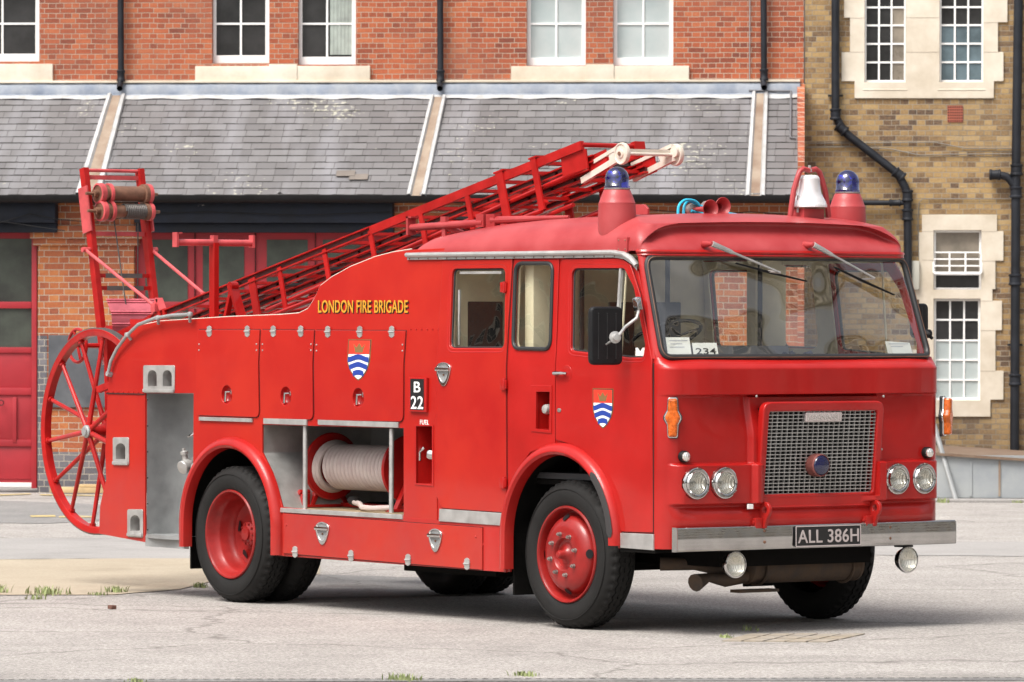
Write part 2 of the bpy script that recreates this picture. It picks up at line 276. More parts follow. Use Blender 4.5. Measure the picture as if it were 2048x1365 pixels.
def groundmat(name, c1, c2, grain=1., patch=(.0, .0, .0), cracks=0.):
    m = bpy.data.materials.new(name); m.use_nodes = True; n = m.node_tree; b = n.nodes['Principled BSDF']
    tc = n.nodes.new('ShaderNodeTexCoord')
    n1 = n.nodes.new('ShaderNodeTexNoise'); n1.inputs['Scale'].default_value = .9; n1.inputs['Detail'].default_value = 8; n1.inputs['Roughness'].default_value = .65
    n2 = n.nodes.new('ShaderNodeTexNoise'); n2.inputs['Scale'].default_value = 45; n2.inputs['Detail'].default_value = 5; n2.inputs['Roughness'].default_value = .8
    v = n.nodes.new('ShaderNodeTexVoronoi'); v.inputs['Scale'].default_value = 70
    for q in (n1, n2, v): n.links.new(tc.outputs['Object'], q.inputs['Vector'])
    cr = n.nodes.new('ShaderNodeValToRGB'); cr.color_ramp.elements[0].position = .3; cr.color_ramp.elements[1].position = .7
    cr.color_ramp.elements[0].color = (*c1, 1); cr.color_ramp.elements[1].color = (*c2, 1)
    n.links.new(n1.outputs['Fac'], cr.inputs[0])
    mg = n.nodes.new('ShaderNodeMapRange'); mg.inputs[1].default_value = .25; mg.inputs[2].default_value = .75
    mg.inputs[3].default_value = 1-.42*grain; mg.inputs[4].default_value = 1+.36*grain
    n.links.new(n2.outputs['Fac'], mg.inputs[0])
    mv = n.nodes.new('ShaderNodeMapRange'); mv.inputs[1].default_value = 0; mv.inputs[2].default_value = 1; mv.inputs[3].default_value = 1-.3*grain; mv.inputs[4].default_value = 1+.3*grain
    n.links.new(v.outputs['Color'], mv.inputs[0])
    mm = n.nodes.new('ShaderNodeMath'); mm.operation = 'MULTIPLY'; n.links.new(mg.outputs[0], mm.inputs[0]); n.links.new(mv.outputs[0], mm.inputs[1])
    mx = n.nodes.new('ShaderNodeVectorMath'); mx.operation = 'SCALE'; n.links.new(cr.outputs[0], mx.inputs[0]); n.links.new(mm.outputs[0], mx.inputs['Scale'])
    last = mx.outputs[0]
    # stains
    n4 = n.nodes.new('ShaderNodeTexNoise'); n4.inputs['Scale'].default_value = .35; n4.inputs['Detail'].default_value = 9; n4.inputs['Roughness'].default_value = .7
    n.links.new(tc.outputs['Object'], n4.inputs['Vector'])
    c4 = n.nodes.new('ShaderNodeValToRGB'); c4.color_ramp.elements[0].position = .55; c4.color_ramp.elements[1].position = .68; c4.color_ramp.elements[1].color = (.42, .42, .42, 1)
    n.links.new(n4.outputs['Fac'], c4.inputs[0])
    ms = n.nodes.new('ShaderNodeMixRGB'); ms.inputs[2].default_value = (*[c*.55 for c in c1], 1)
    n.links.new(c4.outputs[0], ms.inputs[0]); n.links.new(last, ms.inputs[1]); last = ms.outputs[0]
    if cracks:
        nz = n.nodes.new('ShaderNodeTexNoise'); nz.inputs['Scale'].default_value = 2.5; nz.inputs['Detail'].default_value = 6; n.links.new(tc.outputs['Object'], nz.inputs['Vector'])
        mv2 = n.nodes.new('ShaderNodeVectorMath'); mv2.operation = 'MULTIPLY_ADD'; mv2.inputs[1].default_value = (.5, .5, .5)
        n.links.new(nz.outputs['Color'], mv2.inputs[0]); n.links.new(tc.outputs['Object'], mv2.inputs[2])
        vc = n.nodes.new('ShaderNodeTexVoronoi'); vc.feature = 'DISTANCE_TO_EDGE'; vc.inputs['Scale'].default_value = .22; n.links.new(mv2.outputs[0], vc.inputs['Vector'])
        cc = n.nodes.new('ShaderNodeValToRGB'); cc.color_ramp.elements[0].position = 0; cc.color_ramp.elements[1].position = .007
        cc.color_ramp.elements[0].color = (cracks,)*3+(1,); cc.color_ramp.elements[1].color = (0, 0, 0, 1)
        n.links.new(vc.outputs['Distance'], cc.inputs[0])
        mc = n.nodes.new('ShaderNodeMixRGB'); mc.inputs[2].default_value = (.10, .09, .08, 1)
        n.links.new(cc.outputs[0], mc.inputs[0]); n.links.new(last, mc.inputs[1]); last = mc.outputs[0]
    n.links.new(last, b.inputs['Base Color']); b.inputs['Roughness'].default_value = .9; b.inputs['Specular IOR Level'].default_value = .3
    bp = n.nodes.new('ShaderNodeBump'); bp.inputs['Strength'].default_value = .55*grain; bp.inputs['Distance'].default_value = .012
    n.links.new(n2.outputs['Fac'], bp.inputs['Height']); n.links.new(bp.outputs[0], b.inputs['Normal'])
    return m
ASPH = groundmat('old_asphalt', (.290, .270, .252), (.390, .365, .342), 1.35, cracks=.6)
ASPH2 = groundmat('grey_asphalt', (.19, .185, .18), (.26, .25, .24), .8, cracks=.5)
CONC = groundmat('pale_concrete', (.27, .258, .247), (.325, .31, .297), .35)
TANC = groundmat('tan_concrete', (.33, .275, .205), (.39, .335, .255), .35)
YLINE = groundmat('worn_yellow_paint', (.50, .38, .14), (.38, .33, .24), .6)
YGRID = new_mat('ochre_cover', (.30, .25, .185), .9, col2=(.29, .265, .235), vscale=4, bump=.2, bscale=60)
# ------------------------------------------------------------------ object helpers
def tag(o, label=None, cat=None, group=None, kind=None):
    if label: o['label'] = label
    if cat: o['category'] = cat
    if group: o['group'] = group
    if kind: o['kind'] = kind
    return o
def empty(name, loc=(0, 0, 0), rz=0.):
    o = bpy.data.objects.new(name, None); COL.objects.link(o); o.location = loc; o.rotation_euler = (0, 0, rz); o.empty_display_size = .2
    return o
def link(name, me, m, parent=None, world=True):
    if m is not None and not me.materials: me.materials.append(m)
    o = bpy.data.objects.new(name, me); COL.objects.link(o)
    if parent is not None:
        o.parent = parent
        if world and parent.type == 'EMPTY': o.matrix_parent_inverse = Matrix.Translation(-Vector(parent.location))
    return o
def frame(d):
    d = Vector(d).normalized(); a = Vector((0, 0, 1)) if abs(d.z) < .9 else Vector((1, 0, 0))
    x = a.cross(d).normalized(); return x, d.cross(x), d
class MB:
    def __init__(s): s.v = []; s.f = []
    def add(s, vs, fs):
        k = len(s.v); s.v += [tuple(p) for p in vs]; s.f += [tuple(i+k for i in f) for f in fs]
    def box(s, x0, x1, y0, y1, z0, z1):
        s.add([(x, y, z) for x in (x0, x1) for y in (y0, y1) for z in (z0, z1)],
              [(0, 1, 3, 2), (4, 6, 7, 5), (0, 4, 5, 1), (2, 3, 7, 6), (0, 2, 6, 4), (1, 5, 7, 3)]); return s
    def bar(s, p, q, w, h, up=(0, 0, 1)):      # box bar from p to q: w sideways, h along up
        p, q = Vector(p), Vector(q); d = (q-p).normalized(); a = d.cross(Vector(up)).normalized(); b = a.cross(d)
        vs = [c + a*i*w/2 + b*j*h/2 for c in (p, q) for i in (-1, 1) for j in (-1, 1)]
        s.add(vs, [(0, 1, 3, 2), (4, 6, 7, 5), (0, 4, 5, 1), (2, 3, 7, 6), (0, 2, 6, 4), (1, 5, 7, 3)]); return s
    def tube(s, pts, r, n=12, cap=True, closed=False):
        pts = [Vector(p) for p in pts]; m = len(pts); rr = r if isinstance(r, (list, tuple)) else [r]*m
        x = None; k = len(s.v)
        for i, p in enumerate(pts):
            if closed: d = (pts[(i+1) % m]-pts[i-1])
            else: d = pts[min(i+1, m-1)]-pts[max(i-1, 0)]
            d.normalize()
            if x is None: x = frame(d)[0]
            x = (x - d*x.dot(d)).normalized(); y = d.cross(x)
            for j in range(n):
                a = 2*PI*j/n; s.v.append(tuple(p + (x*math.cos(a)+y*math.sin(a))*rr[i]))
        for i in range(m if closed else m-1):
            for j in range(n):
                a, b = k+i*n, k+((i+1) % m)*n; s.f.append((a+j, a+(j+1) % n, b+(j+1) % n, b+j))
        if cap and not closed:
            s.f.append(tuple(k+j for j in range(n))[::-1]); s.f.append(tuple(k+(m-1)*n+j for j in range(n)))
        return s
    def lathe(s, o, d, prof, n=32, cap=True, xs=1., ys=1.):   # prof: (radius, along)
        o = Vector(o); x, y, d = frame(d); k = len(s.v)
        for r, h in prof:
            for j in range(n):
                a = 2*PI*j/n; s.v.append(tuple(o + d*h + (x*math.cos(a)*xs+y*math.sin(a)*ys)*r))
        for i in range(len(prof)-1):
            for j in range(n):
                a, b = k+i*n, k+(i+1)*n; s.f.append((a+j, a+(j+1) % n, b+(j+1) % n, b+j))
        if cap:
            s.f.append(tuple(k+j for j in range(n))[::-1]); s.f.append(tuple(k+(len(prof)-1)*n+j for j in range(n)))
        return s
    def quad(s, a, b, c, d): s.add([a, b, c, d], [(0, 1, 2, 3)]); return s
    def grid(s, rows, flip=False, wrap=False):
        k = len(s.v); m = len(rows[0])
        for r in rows: s.v += [tuple(p) for p in r]
        for i in range(len(rows)-1):
            for j in range(m if wrap else m-1):
                a, b, c, d = k+i*m+j, k+i*m+(j+1) % m, k+(i+1)*m+(j+1) % m, k+(i+1)*m+j
                s.f.append((a, d, c, b) if flip else (a, b, c, d))
        return s
    def mesh(s, name, smooth=35, bevel=0.):
        me = bpy.data.meshes.new(name); me.from_pydata(s.v, [], s.f); me.update()
        bm = bmesh.new(); bm.from_mesh(me)
        if bevel: bmesh.ops.bevel(bm, geom=bm.edges[:], offset=bevel, segments=2, affect='EDGES', profile=.6)
        bmesh.ops.recalc_face_normals(bm, faces=bm.faces); bm.to_mesh(me); bm.free()
        if smooth: finish(me, smooth)
        return me
    def build(s, name, m, parent=None, smooth=35, bevel=0., world=True):
        return link(name, s.mesh(name, smooth, bevel), m, parent, world)
def finish(me, ang=35):
    for p in me.polygons: p.use_smooth = True
    me.set_sharp_from_angle(angle=math.radians(ang))
def rpoly(pts, r, n=6):                       # round the corners of a polygon; r number or list
    out = []; m = len(pts)
    for i in range(m):
        p0, p, p1 = Vector(pts[i-1]), Vector(pts[i]), Vector(pts[(i+1) % m])
        rad = r[i] if isinstance(r, (list, tuple)) else r
        if rad <= 0: out.append(tuple(p)); continue
        a, b = (p0-p), (p1-p); la, lb = a.length, b.length; a.normalize(); b.normalize()
        ang = a.angle(b); t = min(rad/math.tan(ang/2), la*.49, lb*.49)
        A, B = p+a*t, p+b*t
        for k in range(n+1):
            s_ = k/n; out.append(tuple(A*(1-s_)**2 + p*2*s_*(1-s_) + B*s_**2))
    return out
def plate_mesh(loops, th, bev=.0, res=2):
    cu = bpy.data.curves.new('c', 'CURVE'); cu.dimensions = '2D'; cu.fill_mode = 'BOTH'
    cu.extrude = max(th/2-bev, 1e-4); cu.bevel_depth = bev; cu.bevel_resolution = res; cu.offset = -bev if bev else 0
    for lp in loops:
        sp = cu.splines.new('POLY'); sp.points.add(len(lp)-1)
        for i, p in enumerate(lp): sp.points[i].co = (p[0], p[1], 0, 1)
        sp.use_cyclic_u = True
    o = bpy.data.objects.new('c', cu); me = bpy.data.meshes.new_from_object(o)
    bpy.data.objects.remove(o); bpy.data.curves.remove(cu)
    return me
AX = {'side': lambda a, b, c, d: (a, d-c, b), 'front': lambda a, b, c, d: (d+c, a, b), 'far': lambda a, b, c, d: (a, d+c, b), 'top': lambda a, b, c, d: (a, b, d+c)}
def plate(name, loops, m, parent, at, th=.02, bev=.003, plane='side', bend=False, world=True, smooth=30, res=2):
    # outer face lies at 'at'; thickness goes inwards
    me = plate_mesh(loops, th, bev, res)
    sgn = -1
    if bend:
        bm = bmesh.new(); bm.from_mesh(me)
        bmesh.ops.bisect_plane(bm, geom=bm.verts[:]+bm.edges[:]+bm.faces[:], plane_co=(0, 1.76, 0), plane_no=(0, 1, 0))
        bm.to_mesh(me); bm.free()
    f = AX[plane]
    for v in me.vertices:
        a, b, c = v.co
        p = list(f(a, b, c-th/2, at))
        if bend: p[1] += tum(b) if plane == 'side' else -tum(b)
        v.co = p
    if plane == 'far': me.flip_normals()
    me.update(); finish(me, smooth); me.name = name
    return link(name, me, m, parent, world)
def text_obj(name, body, rect, m, parent, at, plane='side', th=.003, bold=0., world=True, bev=0., shear=0):
    # rect = (a0, b0, a1, b1) in plane coordinates; the text is fitted into it
    cu = bpy.data.curves.new('t', 'FONT'); cu.body = body; cu.size = 1; cu.extrude = .002; cu.offset = bold; cu.space_character = 1.05; cu.shear = shear
    o = bpy.data.objects.new('t', cu); me = bpy.data.meshes.new_from_object(o); bpy.data.objects.remove(o)
    xs = [v.co.x for v in me.vertices]; ys = [v.co.y for v in me.vertices]
    x0, x1, y0, y1 = min(xs), max(xs), min(ys), max(ys); f = AX[plane]
    for v in me.vertices:
        a = rect[0]+(v.co.x-x0)/(x1-x0)*(rect[2]-rect[0]); b = rect[1]+(v.co.y-y0)/(y1-y0)*(rect[3]-rect[1])
        c = (v.co.z/.002)*th/2-th/2
        v.co = f(a, b, c, at)
    me.update(); me.name = name
    return link(name, me, m, parent, world)
exec_parts = []
# ================================================================== THE FIRE ENGINE
WB = 2.40                                                # body width
TR = empty('fire_engine', (-3.6, 1.2, 0))
tag(TR, 'vintage red fire engine with two blue beacons and a silver bell on its roof', 'fire engine')
def P(name, mb, m, parent=None, smooth=35, bevel=0.): return mb.build(name, m, parent or TR, smooth, bevel)
# ---- body side, near
rear_out = s2([(198, 1068), (200, 1012), (206, 985), (212, 960), (210, 900), (213, 850), (215, 785), (218, 740), (228, 700), (243, 676), (262, 660), (285, 650), (320, 643),
               (460, 634), (560, 630), (597, 627), (615, 618), (628, 598), (640, 572), (662, 555), (700, 534), (750, 514), (785, 505), (825, 500)])
fd = sd(888, 512); fd2 = sd(872, 1040)
xB = sd(876, 700).x
rear_out += [(xB, sd(876, 497).z), (xB, sd(872, 1046).z), sd(808, 1041).to_tuple()[::2], sd(562, 1022).to_tuple()[::2]]
RWX, RWZ, FWX, FWZ = -5.22, .50, -1.215, .50
arch = []
for k in range(25):
    a = PI*k/24; arch.append((RWX+.60*math.cos(a), .545+.60*math.sin(a)))
rear_out += [(RWX+.60, .50)] + arch
rear_out += [s2([(386, 930)])[0]] + s2([(387, 787), (290, 787), (290, 1085)])
for i, p in enumerate(rear_out):                          # nothing doubled at the arch foot
    pass
def hole(px, r, y=None): return rpoly(s2(px, y), r)
bay = s2([(524, 850), (807, 857), (807, 1031), (565, 1019), (556, 985), (543, 945), (524, 906)])
step1 = [(288, 731), (351, 731), (350, 786), (288, 786)]
step2 = [(227, 875), (259, 875), (259, 931), (227, 931)]
step3 = [(256, 1019), (287, 1019), (287, 1076), (256, 1074)]
def inset(px, k):
    cx = sum(a for a, b in px)/len(px); cy = sum(b for a, b in px)/len(px)
    return [(cx+(a-cx)*k, cy+(b-cy)*k) for a, b in px]
fuelh = s2([(833, 853), (865, 853), (865, 969), (833, 967)])
arch_i = [i for i, p in enumerate(rear_out)]
# keep the pump bay edge right of the arch crown
rear_clean = []
for p in rear_out:
    if rear_clean and (Vector(p)-Vector(rear_clean[-1])).length < .004: continue
    rear_clean.append(p)
CUPS = {456: 790, 574: 793, 719: 796}
def circ(u, v, r): p = sd(u, v); return [(p.x+r*math.cos(2*PI*k/32), p.z+r*math.sin(2*PI*k/32)) for k in range(32)]
BODY = plate('body_side', [rear_clean, bay]+[circ(u, v, .071) for u, v in CUPS.items()]+[ s2(inset(step1, .86)), s2(inset(step2, .84)), s2(inset(step3, .84)), fuelh], REDDOOR, TR, 0, .016, .003, bend=True)
# far side of the body and its back
farbody = [(x, z) for x, z in rear_clean]
plate('body_side', [farbody], RED, TR, WB, .02, .003, plane='far', bend=True)
mb = MB(); 
zt = sd(460, 634).z
mb.box(-6.70, -4.15, .05, .60, zt-.06, zt-.02); mb.box(-6.70, -4.15, 1.75, WB-.03, zt-.06, zt-.02); mb.box(-5.7, -2.9, .60, 1.75, 1.62, 1.66)
P('deck', mb, RED)
mb = MB(); mb.box(-5.72, -4.95, .58, .60, .72, zt-.07); mb.box(-4.94, -3.0, .98, 1.0, .5, zt-.07); mb.box(-3.04, -3.0, .03, .97, .5, 2.0); mb.box(-5.72, -5.70, .03, .57, 1.2, zt-.08)
P('bulkhead', mb, ALUD)
# white edging along the dropped top line
mb = MB(); tl = [sd(a, b) for a, b in [(285, 650), (320, 643), (460, 634), (560, 630), (597, 627), (615, 618), (628, 598), (640, 572), (662, 555), (700, 534), (750, 514), (785, 505), (822, 499)]]
mb.tube([p+Vector((0, .008, .002)) for p in tl], .0045, 6); P('top_edging', mb, WHITEP)
# lower joint strip with rivets across the tail panel
mb = MB(); a, b = sd(213, 787), sd(289, 787); mb.box(a.x, b.x, -.006, .004, a.z-.004, a.z+.004)
P('joint', mb, SLOT)
def rivets(name, pts, r=.006, m=RED, parent=None, plane='side'):
    mb = MB()
    for p in pts:
        d = (0, -1, 0) if plane == 'side' else (1, 0, 0)
        mb.lathe(p, d, [(r, -.002), (r*.95, .003), (r*.6, .006), (.0005, .007)], 8)
    return P(name, mb, m, parent)
rivets('rivet', [sd(216+k*10.2, 784)+Vector((0, -.001, 0)) for k in range(8)], .006, RED)
rivets('rivet', [sd(822+k*11, 659)+Vector((0, -.001, 0)) for k in range(6)], .006, RED)
# step plates with arched foot holes
def archhole(u0, u1, vt, vb, n=8):
    pts = [(u0, vb), (u0, vt+(u1-u0)*.55)]
    for k in range(1, n): 
        a = PI - PI*k/n; pts.append(((u0+u1)/2+(u1-u0)/2*math.cos(a), vt+(u1-u0)*.55-(u1-u0)*.55*math.sin(a)))
    return pts + [(u1, vt+(u1-u0)*.55), (u1, vb)]
def steps(outer, holes):
    o = plate('step_plate', [rpoly(s2(outer), .02)]+[s2(h) for h in holes], ALU, TR, -.008, .007, .002)
    for h in holes:                                      # pressed pocket behind each hole
        mb = MB(); q = s2(h); rows = [[(x, y, z) for x, z in q] for y in (-.004, .085)]; mb.grid(rows, wrap=True)
        c = sum(x for x, z in q)/len(q)
        link('pocket', mb.mesh('pocket'), ALU, o)
    ledge = MB(); x0, x1 = s2([outer[3]])[0][0], s2([outer[2]])[0][0]; zb = s2([outer[3]])[0][1]
    ledge.box(x0+.004, x1-.004, -.018, -.009, zb+.006, zb+.030); link('ledge', ledge.mesh('ledge', bevel=.004), ALU, o)
steps(step1, [archhole(297, 315, 741, 773), archhole(327, 345, 741, 773)])
steps(step2, [archhole(233, 252, 887, 919)])
steps(step3, [archhole(262, 281, 1031, 1062)])
# pump bay
px0 = sd(290, 900).x; zt1, zb1 = sd(290, 788).z, sd(290, 1085).z
rows = []
plan = [(px0, .017), (px0, .12), (px0+.02, .26), (px0+.08, .38), (px0+.19, .47), (px0+.34, .52), (px0+.66, .54)]
for z in (zb1, zt1+.02): rows.append([(x, y, z) for x, y in plan])
mb = MB(); mb.grid(rows); 
P('pump_bay_wall', mb, ALUD)
mb = MB(); mb.box(px0, px0+.5, .02, .53, zb1+.03, zb1+.06); mb.box(px0+.02, px0+.64, .02, .53, zt1+.005, zt1+.02)
P('pump_bay_floor', mb, ALUD)
mb = MB(); n = 10
cur = [(px0+.0+.60*k/n, .01-.055*math.sin(PI*k/n)) for k in range(n+1)]
mb.grid([[(x, y, zb1+.062) for x, y in cur], [(x, y, zb1+.035) for x, y in cur]]); mb.grid([[(x, y, zb1+.062) for x, y in cur], [(x, .1, zb1+.062) for x, y in cur]])
mb.grid([[(x, .004, zb1+.05) for x, y in cur], [(x, .004, zb1-.03) for x, y in cur]])
P('pump_bay_step', mb, ALUD)
rivets('rivet', [sd(294.5, 800+k*52)+Vector((0, .004, 0)) for k in range(6)], .006, DARKIN)
# pump outlets: two valves with handwheels
def valve(x, y, z):
    mb = MB(); d = Vector((.15, -.80, -.28)).normalized()
    mb.lathe((x, y, z), d, [(.035, -.12), (.038, -.02), (.05, -.015), (.052, .05), (.048, .055), (.02, .06), (.001, .062)], 20)
    mb.lathe((x-.01, y-.01, z+.05), (0, -.2, 1), [(.022, -.03), (.022, .03), (.03, .035), (.03, .055), (.012, .062), (.012, .08), (.001, .082)], 12)
    o = P('outlet_valve', mb, ALU)
    c = Vector((x+.06, y+.02, z+.24)); ax = Vector((-.25, -.45, .85)).normalized(); e1, e2, _ = frame(ax); w = MB()
    w.tube([c+(e1*math.cos(2*PI*k/20)+e2*math.sin(2*PI*k/20))*.055 for k in range(20)], .007, 8, closed=True)
    for k in range(4): w.tube([c, c+(e1*math.cos(PI*k/2+.3)+e2*math.sin(PI*k/2+.3))*.055], .005, 6)
    link('handwheel', w.mesh('handwheel'), CHROME, o)
    s_ = MB(); s_.tube([c, c-ax*.10, Vector((x+.06, y+.16, z+.06))], [.012, .018, .03], 10); link('valve_stem', s_.mesh('valve_stem'), REDOLD, o)
v1 = sd(356, 932, -.0); valve(v1.x-.03, .10, v1.z); valve(v1.x+.12, .12, v1.z-.01)
# ---- lockers
def grow(lp, k):
    c = Vector((sum(p[0] for p in lp)/len(lp), sum(p[1] for p in lp)/len(lp))); out = []
    n = len(lp)
    for i in range(n):
        a, b, d = Vector(lp[i-1]), Vector(lp[i]), Vector(lp[(i+1) % n]); t = (d-a); nn = Vector((t.y, -t.x))
        if nn.length < 1e-7: continue
        nn.normalize()
        if nn.dot(b-c) < 0: nn = -nn
        out.append(tuple(b+nn*k))
    return out
def hinge(parent, p, plane='side', s=1., m=None):
    mb = MB()
    for sg in (1, -1):
        o_ = [(-.022, .004), (.022, .004), (.026, .014), (.020, .022), (.024, .032), (.013, .044), (0, .05), (-.013, .044), (-.024, .032), (-.020, .022), (-.026, .014)]
        k = len(mb.v); pts = [(p.x+a*s*1.3, p.y-.005, p.z+sg*b*s*.84) for a, b in o_]; bk = [(x, y+.005, z) for x, y, z in pts]
        mb.add(pts+bk, [tuple(range(11)), tuple(range(21, 10, -1))]+[(i, (i+1) % 11, 11+(i+1) % 11, 11+i) for i in range(11)])
        for q in ((-.012, .016), (.012, .016), (0, .036)):
            mb.lathe((p.x+q[0]*s*1.3, p.y-.004, p.z+sg*q[1]*s*.84), (0, -1, 0), [(.0035, 0), (.003, .003), (.0005, .004)], 6)
    mb.tube([(p.x-.034*s, p.y-.006, p.z), (p.x+.034*s, p.y-.006, p.z)], .006, 8)
    o = mb.build('hinge', ALU, parent, 30); return o
def latch(parent, u, v):
    p = sd(u, v); o = None
    c = Vector((p.x, .012, p.z)); r_ = MB()
    r_.lathe((p.x, 0, p.z), (0, 1, 0), [(.0685, -.0115), (.067, -.002), (.062, .018), (.048, .032), (.025, .038), (.001, .039)], 36, cap=False)
    o = link('latch_dish', r_.mesh('latch_dish', 50), RED, parent)
    m2 = MB(); m2.tube([c+Vector((.03, -.012, .022)), c+Vector((-.028, -.016, .020))], .006, 8); m2.tube([c+Vector((-.026, -.016, .022)), c+Vector((-.030, -.018, -.05))], [.007, .009], 8)
    m2.tube([c+Vector((.03, -.003, .045)), c+Vector((.03, -.003, .005))], .004, 6)
    link('latch_handle', m2.mesh('latch_handle'), CHROME, o)
def crest(parent, u0, v0, u1, v1, y):
    a, b = sd(u0, v0), sd(u1, v1); w, h = b.x-a.x, a.z-b.z; cx = (a.x+b.x)/2; zt_ = a.z
    def half(t, k=1.): 
        return k*w/2*(1 if t < .45 else math.cos((t-.45)/.55*PI/2)**.72)
    def outl(k, dt): 
        ts = [i/24 for i in range(25)]
        return [(cx-half(t, k), zt_-dt-(h-2*dt)*t) for t in ts[:-1]]+[(cx, zt_-h+dt)]+[(cx+half(t, k), zt_-dt-(h-2*dt)*t) for t in ts[:-1]][::-1]
    o = plate('crest', [outl(1., 0)], CRGOLD, parent, y-.0015, .0015, 0, bend=True); plate('outline', [outl(.95, .004)], PLATEB, o, y-.0022, .0006, 0, bend=True); 
    plate('field', [outl(.90, .008)], WHITE, o, y-.0029, .0006, 0, bend=True)
    tt = .36; plate('chief', [[(cx-w/2*.90, zt_-.008), (cx+w/2*.90, zt_-.008), (cx+w/2*.90, zt_-h*tt), (cx-w/2*.90, zt_-h*tt)]], CRRED, o, y-.0036, .0006, 0, bend=True)
    # crown of blue-grey bronze
    ck = w*.16; z0 = zt_-h*.32; z1 = zt_-h*.10
    pts = [(cx-ck, z0), (cx+ck, z0), (cx+ck*1.25, z0+(z1-z0)*.5), (cx+ck*1.6, z1), (cx+ck*.75, z0+(z1-z0)*.55), (cx, z1+.004), (cx-ck*.75, z0+(z1-z0)*.55), (cx-ck*1.6, z1), (cx-ck*1.25, z0+(z1-z0)*.5)]
    plate('crown', [pts], CRGOLD, o, y-.0043, .0006, 0, bend=True)
    # three wavy bars
    wm = MB()
    for k, t0 in enumerate((.415, .60, .79)):
        th = .125*h; N = 20; up, lo = [], []
        for i in range(N+1):
            s_ = i/N*2-1
            tm = t0; hw = half(min(.98, tm+.06), .90) if k else half(tm, .90)
            hw = half(min(.985, t0+.07), .905)
            x = cx+s_*hw; wv = -.035*h*math.cos(s_*hw/(w*.45)*PI*1.0)*-1
            zc = zt_-h*t0-.045*h+wv
            up.append((x, y-.0041, zc+th/2)); 
            zl = zc-th/2
            lo.append((x, y-.0041, zl))
        wm.grid([up, lo])
    link('wave', wm.mesh('wave', smooth=0), CRBLUE, o)
def locker(px, hinges, lat, crest_px=None, rad=.05):
    lp_ = rpoly(s2(px), [.004, .004, rad, rad]); plate('door_gap', [grow(lp_, .005), circ(*lat, .071)], SLOT, TR, -.0012, .001, 0, bend=True)
    o = plate('locker_door', [lp_, circ(*lat, .069)], REDDOOR, TR, -.012, .011, .003, bend=True)
    for u in hinges: hinge(o, sd(u, px[0][1]+3)+Vector((0, -.013, 0)))
    latch(o, *lat)
    if crest_px: crest(o, *crest_px, -.012)
    for u in (px[0][0]+3, px[1][0]-5):
        rv = MB()
        for v in (px[0][1]+29, px[0][1]+41): rv.lathe(sd(u, v)+Vector((0, -.012, 0)), (0, -1, 0), [(.007, 0), (.006, .004), (.0005, .006)], 8)
        link('rivet', rv.mesh('rivet'), ALU, o)
    return o
locker([(398, 660), (521, 660), (520, 835), (395, 831)], (422, 498), (456, 790))
locker([(525, 660), (630, 661), (628, 840), (524, 837)], (550, 605), (574, 793))
locker([(633, 661), (813, 662), (808, 844), (632, 840)], (659, 723, 787), (719, 796), (700, 679, 743, 762), rad=.05)
for px in ([(401, 834), (507, 837.5), (507, 845), (401, 841.5)], [(530, 837), (616, 839.5), (616, 851), (530, 848)], [(639, 840), (799, 845), (799, 856), (639, 850)]):
    plate('threshold_strip', [s2(px)], ALU, TR, -.016, .015, .002)
# ---- hose bay
mb = MB(); q = s2([(524, 850), (524, 906), (543, 945), (556, 985), (565, 1019)])
mb.grid([[(x, y, z) for x, z in q] for y in (.016, .5, .97)])
P('bay_lining', mb, ALU)
mb = MB(); x0, x1 = q[0][0], sd(807, 900).x; za, zb = q[0][1]+.03, sd(700, 1024).z
mb.box(x0-.1, x1+.05, .96, .975, zb, za); P('bay_lining', mb, ALUD)
mb = MB(); mb.box(x0-.1, x1+.02, .018, .96, za, za+.01); P('bay_ceiling', mb, UNDER)
mb = MB(); mb.box(q[-1][0]-.05, x1+.03, .018, .97, zb-.03, zb-.004); P('bay_floor', mb, PLY)
xs0 = sd(563, 1019).x
plate('sill_strip', [[(xs0, sd(563, 1016).z), (x1, sd(807, 1030).z), (x1, sd(807, 1039).z), (xs0, sd(563, 1025).z)]], ALU, TR, -.012, .03, .003)
for u, v0, v1 in ((606, 850, 1020), (778.5, 858, 1026)):
    a = sd(u, v0); b = sd(u-.5, v1); mb = MB(); mb.tube([(a.x, .02, a.z), (b.x, .02, b.z)], .017, 12); P('bay_pillar', mb, ALU)
# reel
RY = .42; ra = sd(664, 937, RY); rb = sd(800, 940, RY); RXA, RXB, RZ = ra.x, rb.x+.12, .5*(ra.z+rb.z)+.01
mb = MB()
for xx, sg in ((RXA, 1), (RXB, -1)):
    mb.lathe((xx, RY, RZ), (1, 0, 0), [(.02, -.012), (.235, -.012), (.245, -.004), (.245, .004), (.235, .012), (.02, .012)], 48)
mb.lathe((RXA, RY, RZ), (1, 0, 0), [(.10, .0), (.10, RXB-RXA)], 24)
reel = P('hose_reel', mb, REDOLD)
mb = MB(); N = 18; pts = []; r0 = .143
L = RXB-RXA-.13
for k in range(N*28+1):
    t = k/28; a = 2*PI*t; pts.append((RXA+.10+L*t/N, RY+r0*math.cos(a), RZ+r0*math.sin(a)))
mb.tube(pts, L/N*.50, 12)
for dx, r_ in ((.03, .172), (.055, .160)):
    mb.tube([(RXA+dx+.022*math.sin(a*1.), RY+r_*math.cos(a), RZ+r_*math.sin(a)) for a in [2*PI*k/32 for k in range(32)]], .022, 9, closed=True)
hs = mb.mesh('hose'); link('hose', hs, HOSE, reel)
mb = MB(); zf = zb
for xx in (RXA-.05, RXB+.05):
    mb.bar((xx, RY-.16, zf), (xx, RY, RZ), .03, .05, (1, 0, 0)); mb.bar((xx, RY+.16, zf), (xx, RY, RZ), .03, .05, (1, 0, 0))
    mb.box(xx-.04, xx+.04, RY-.22, RY+.2, zf, zf+.02)
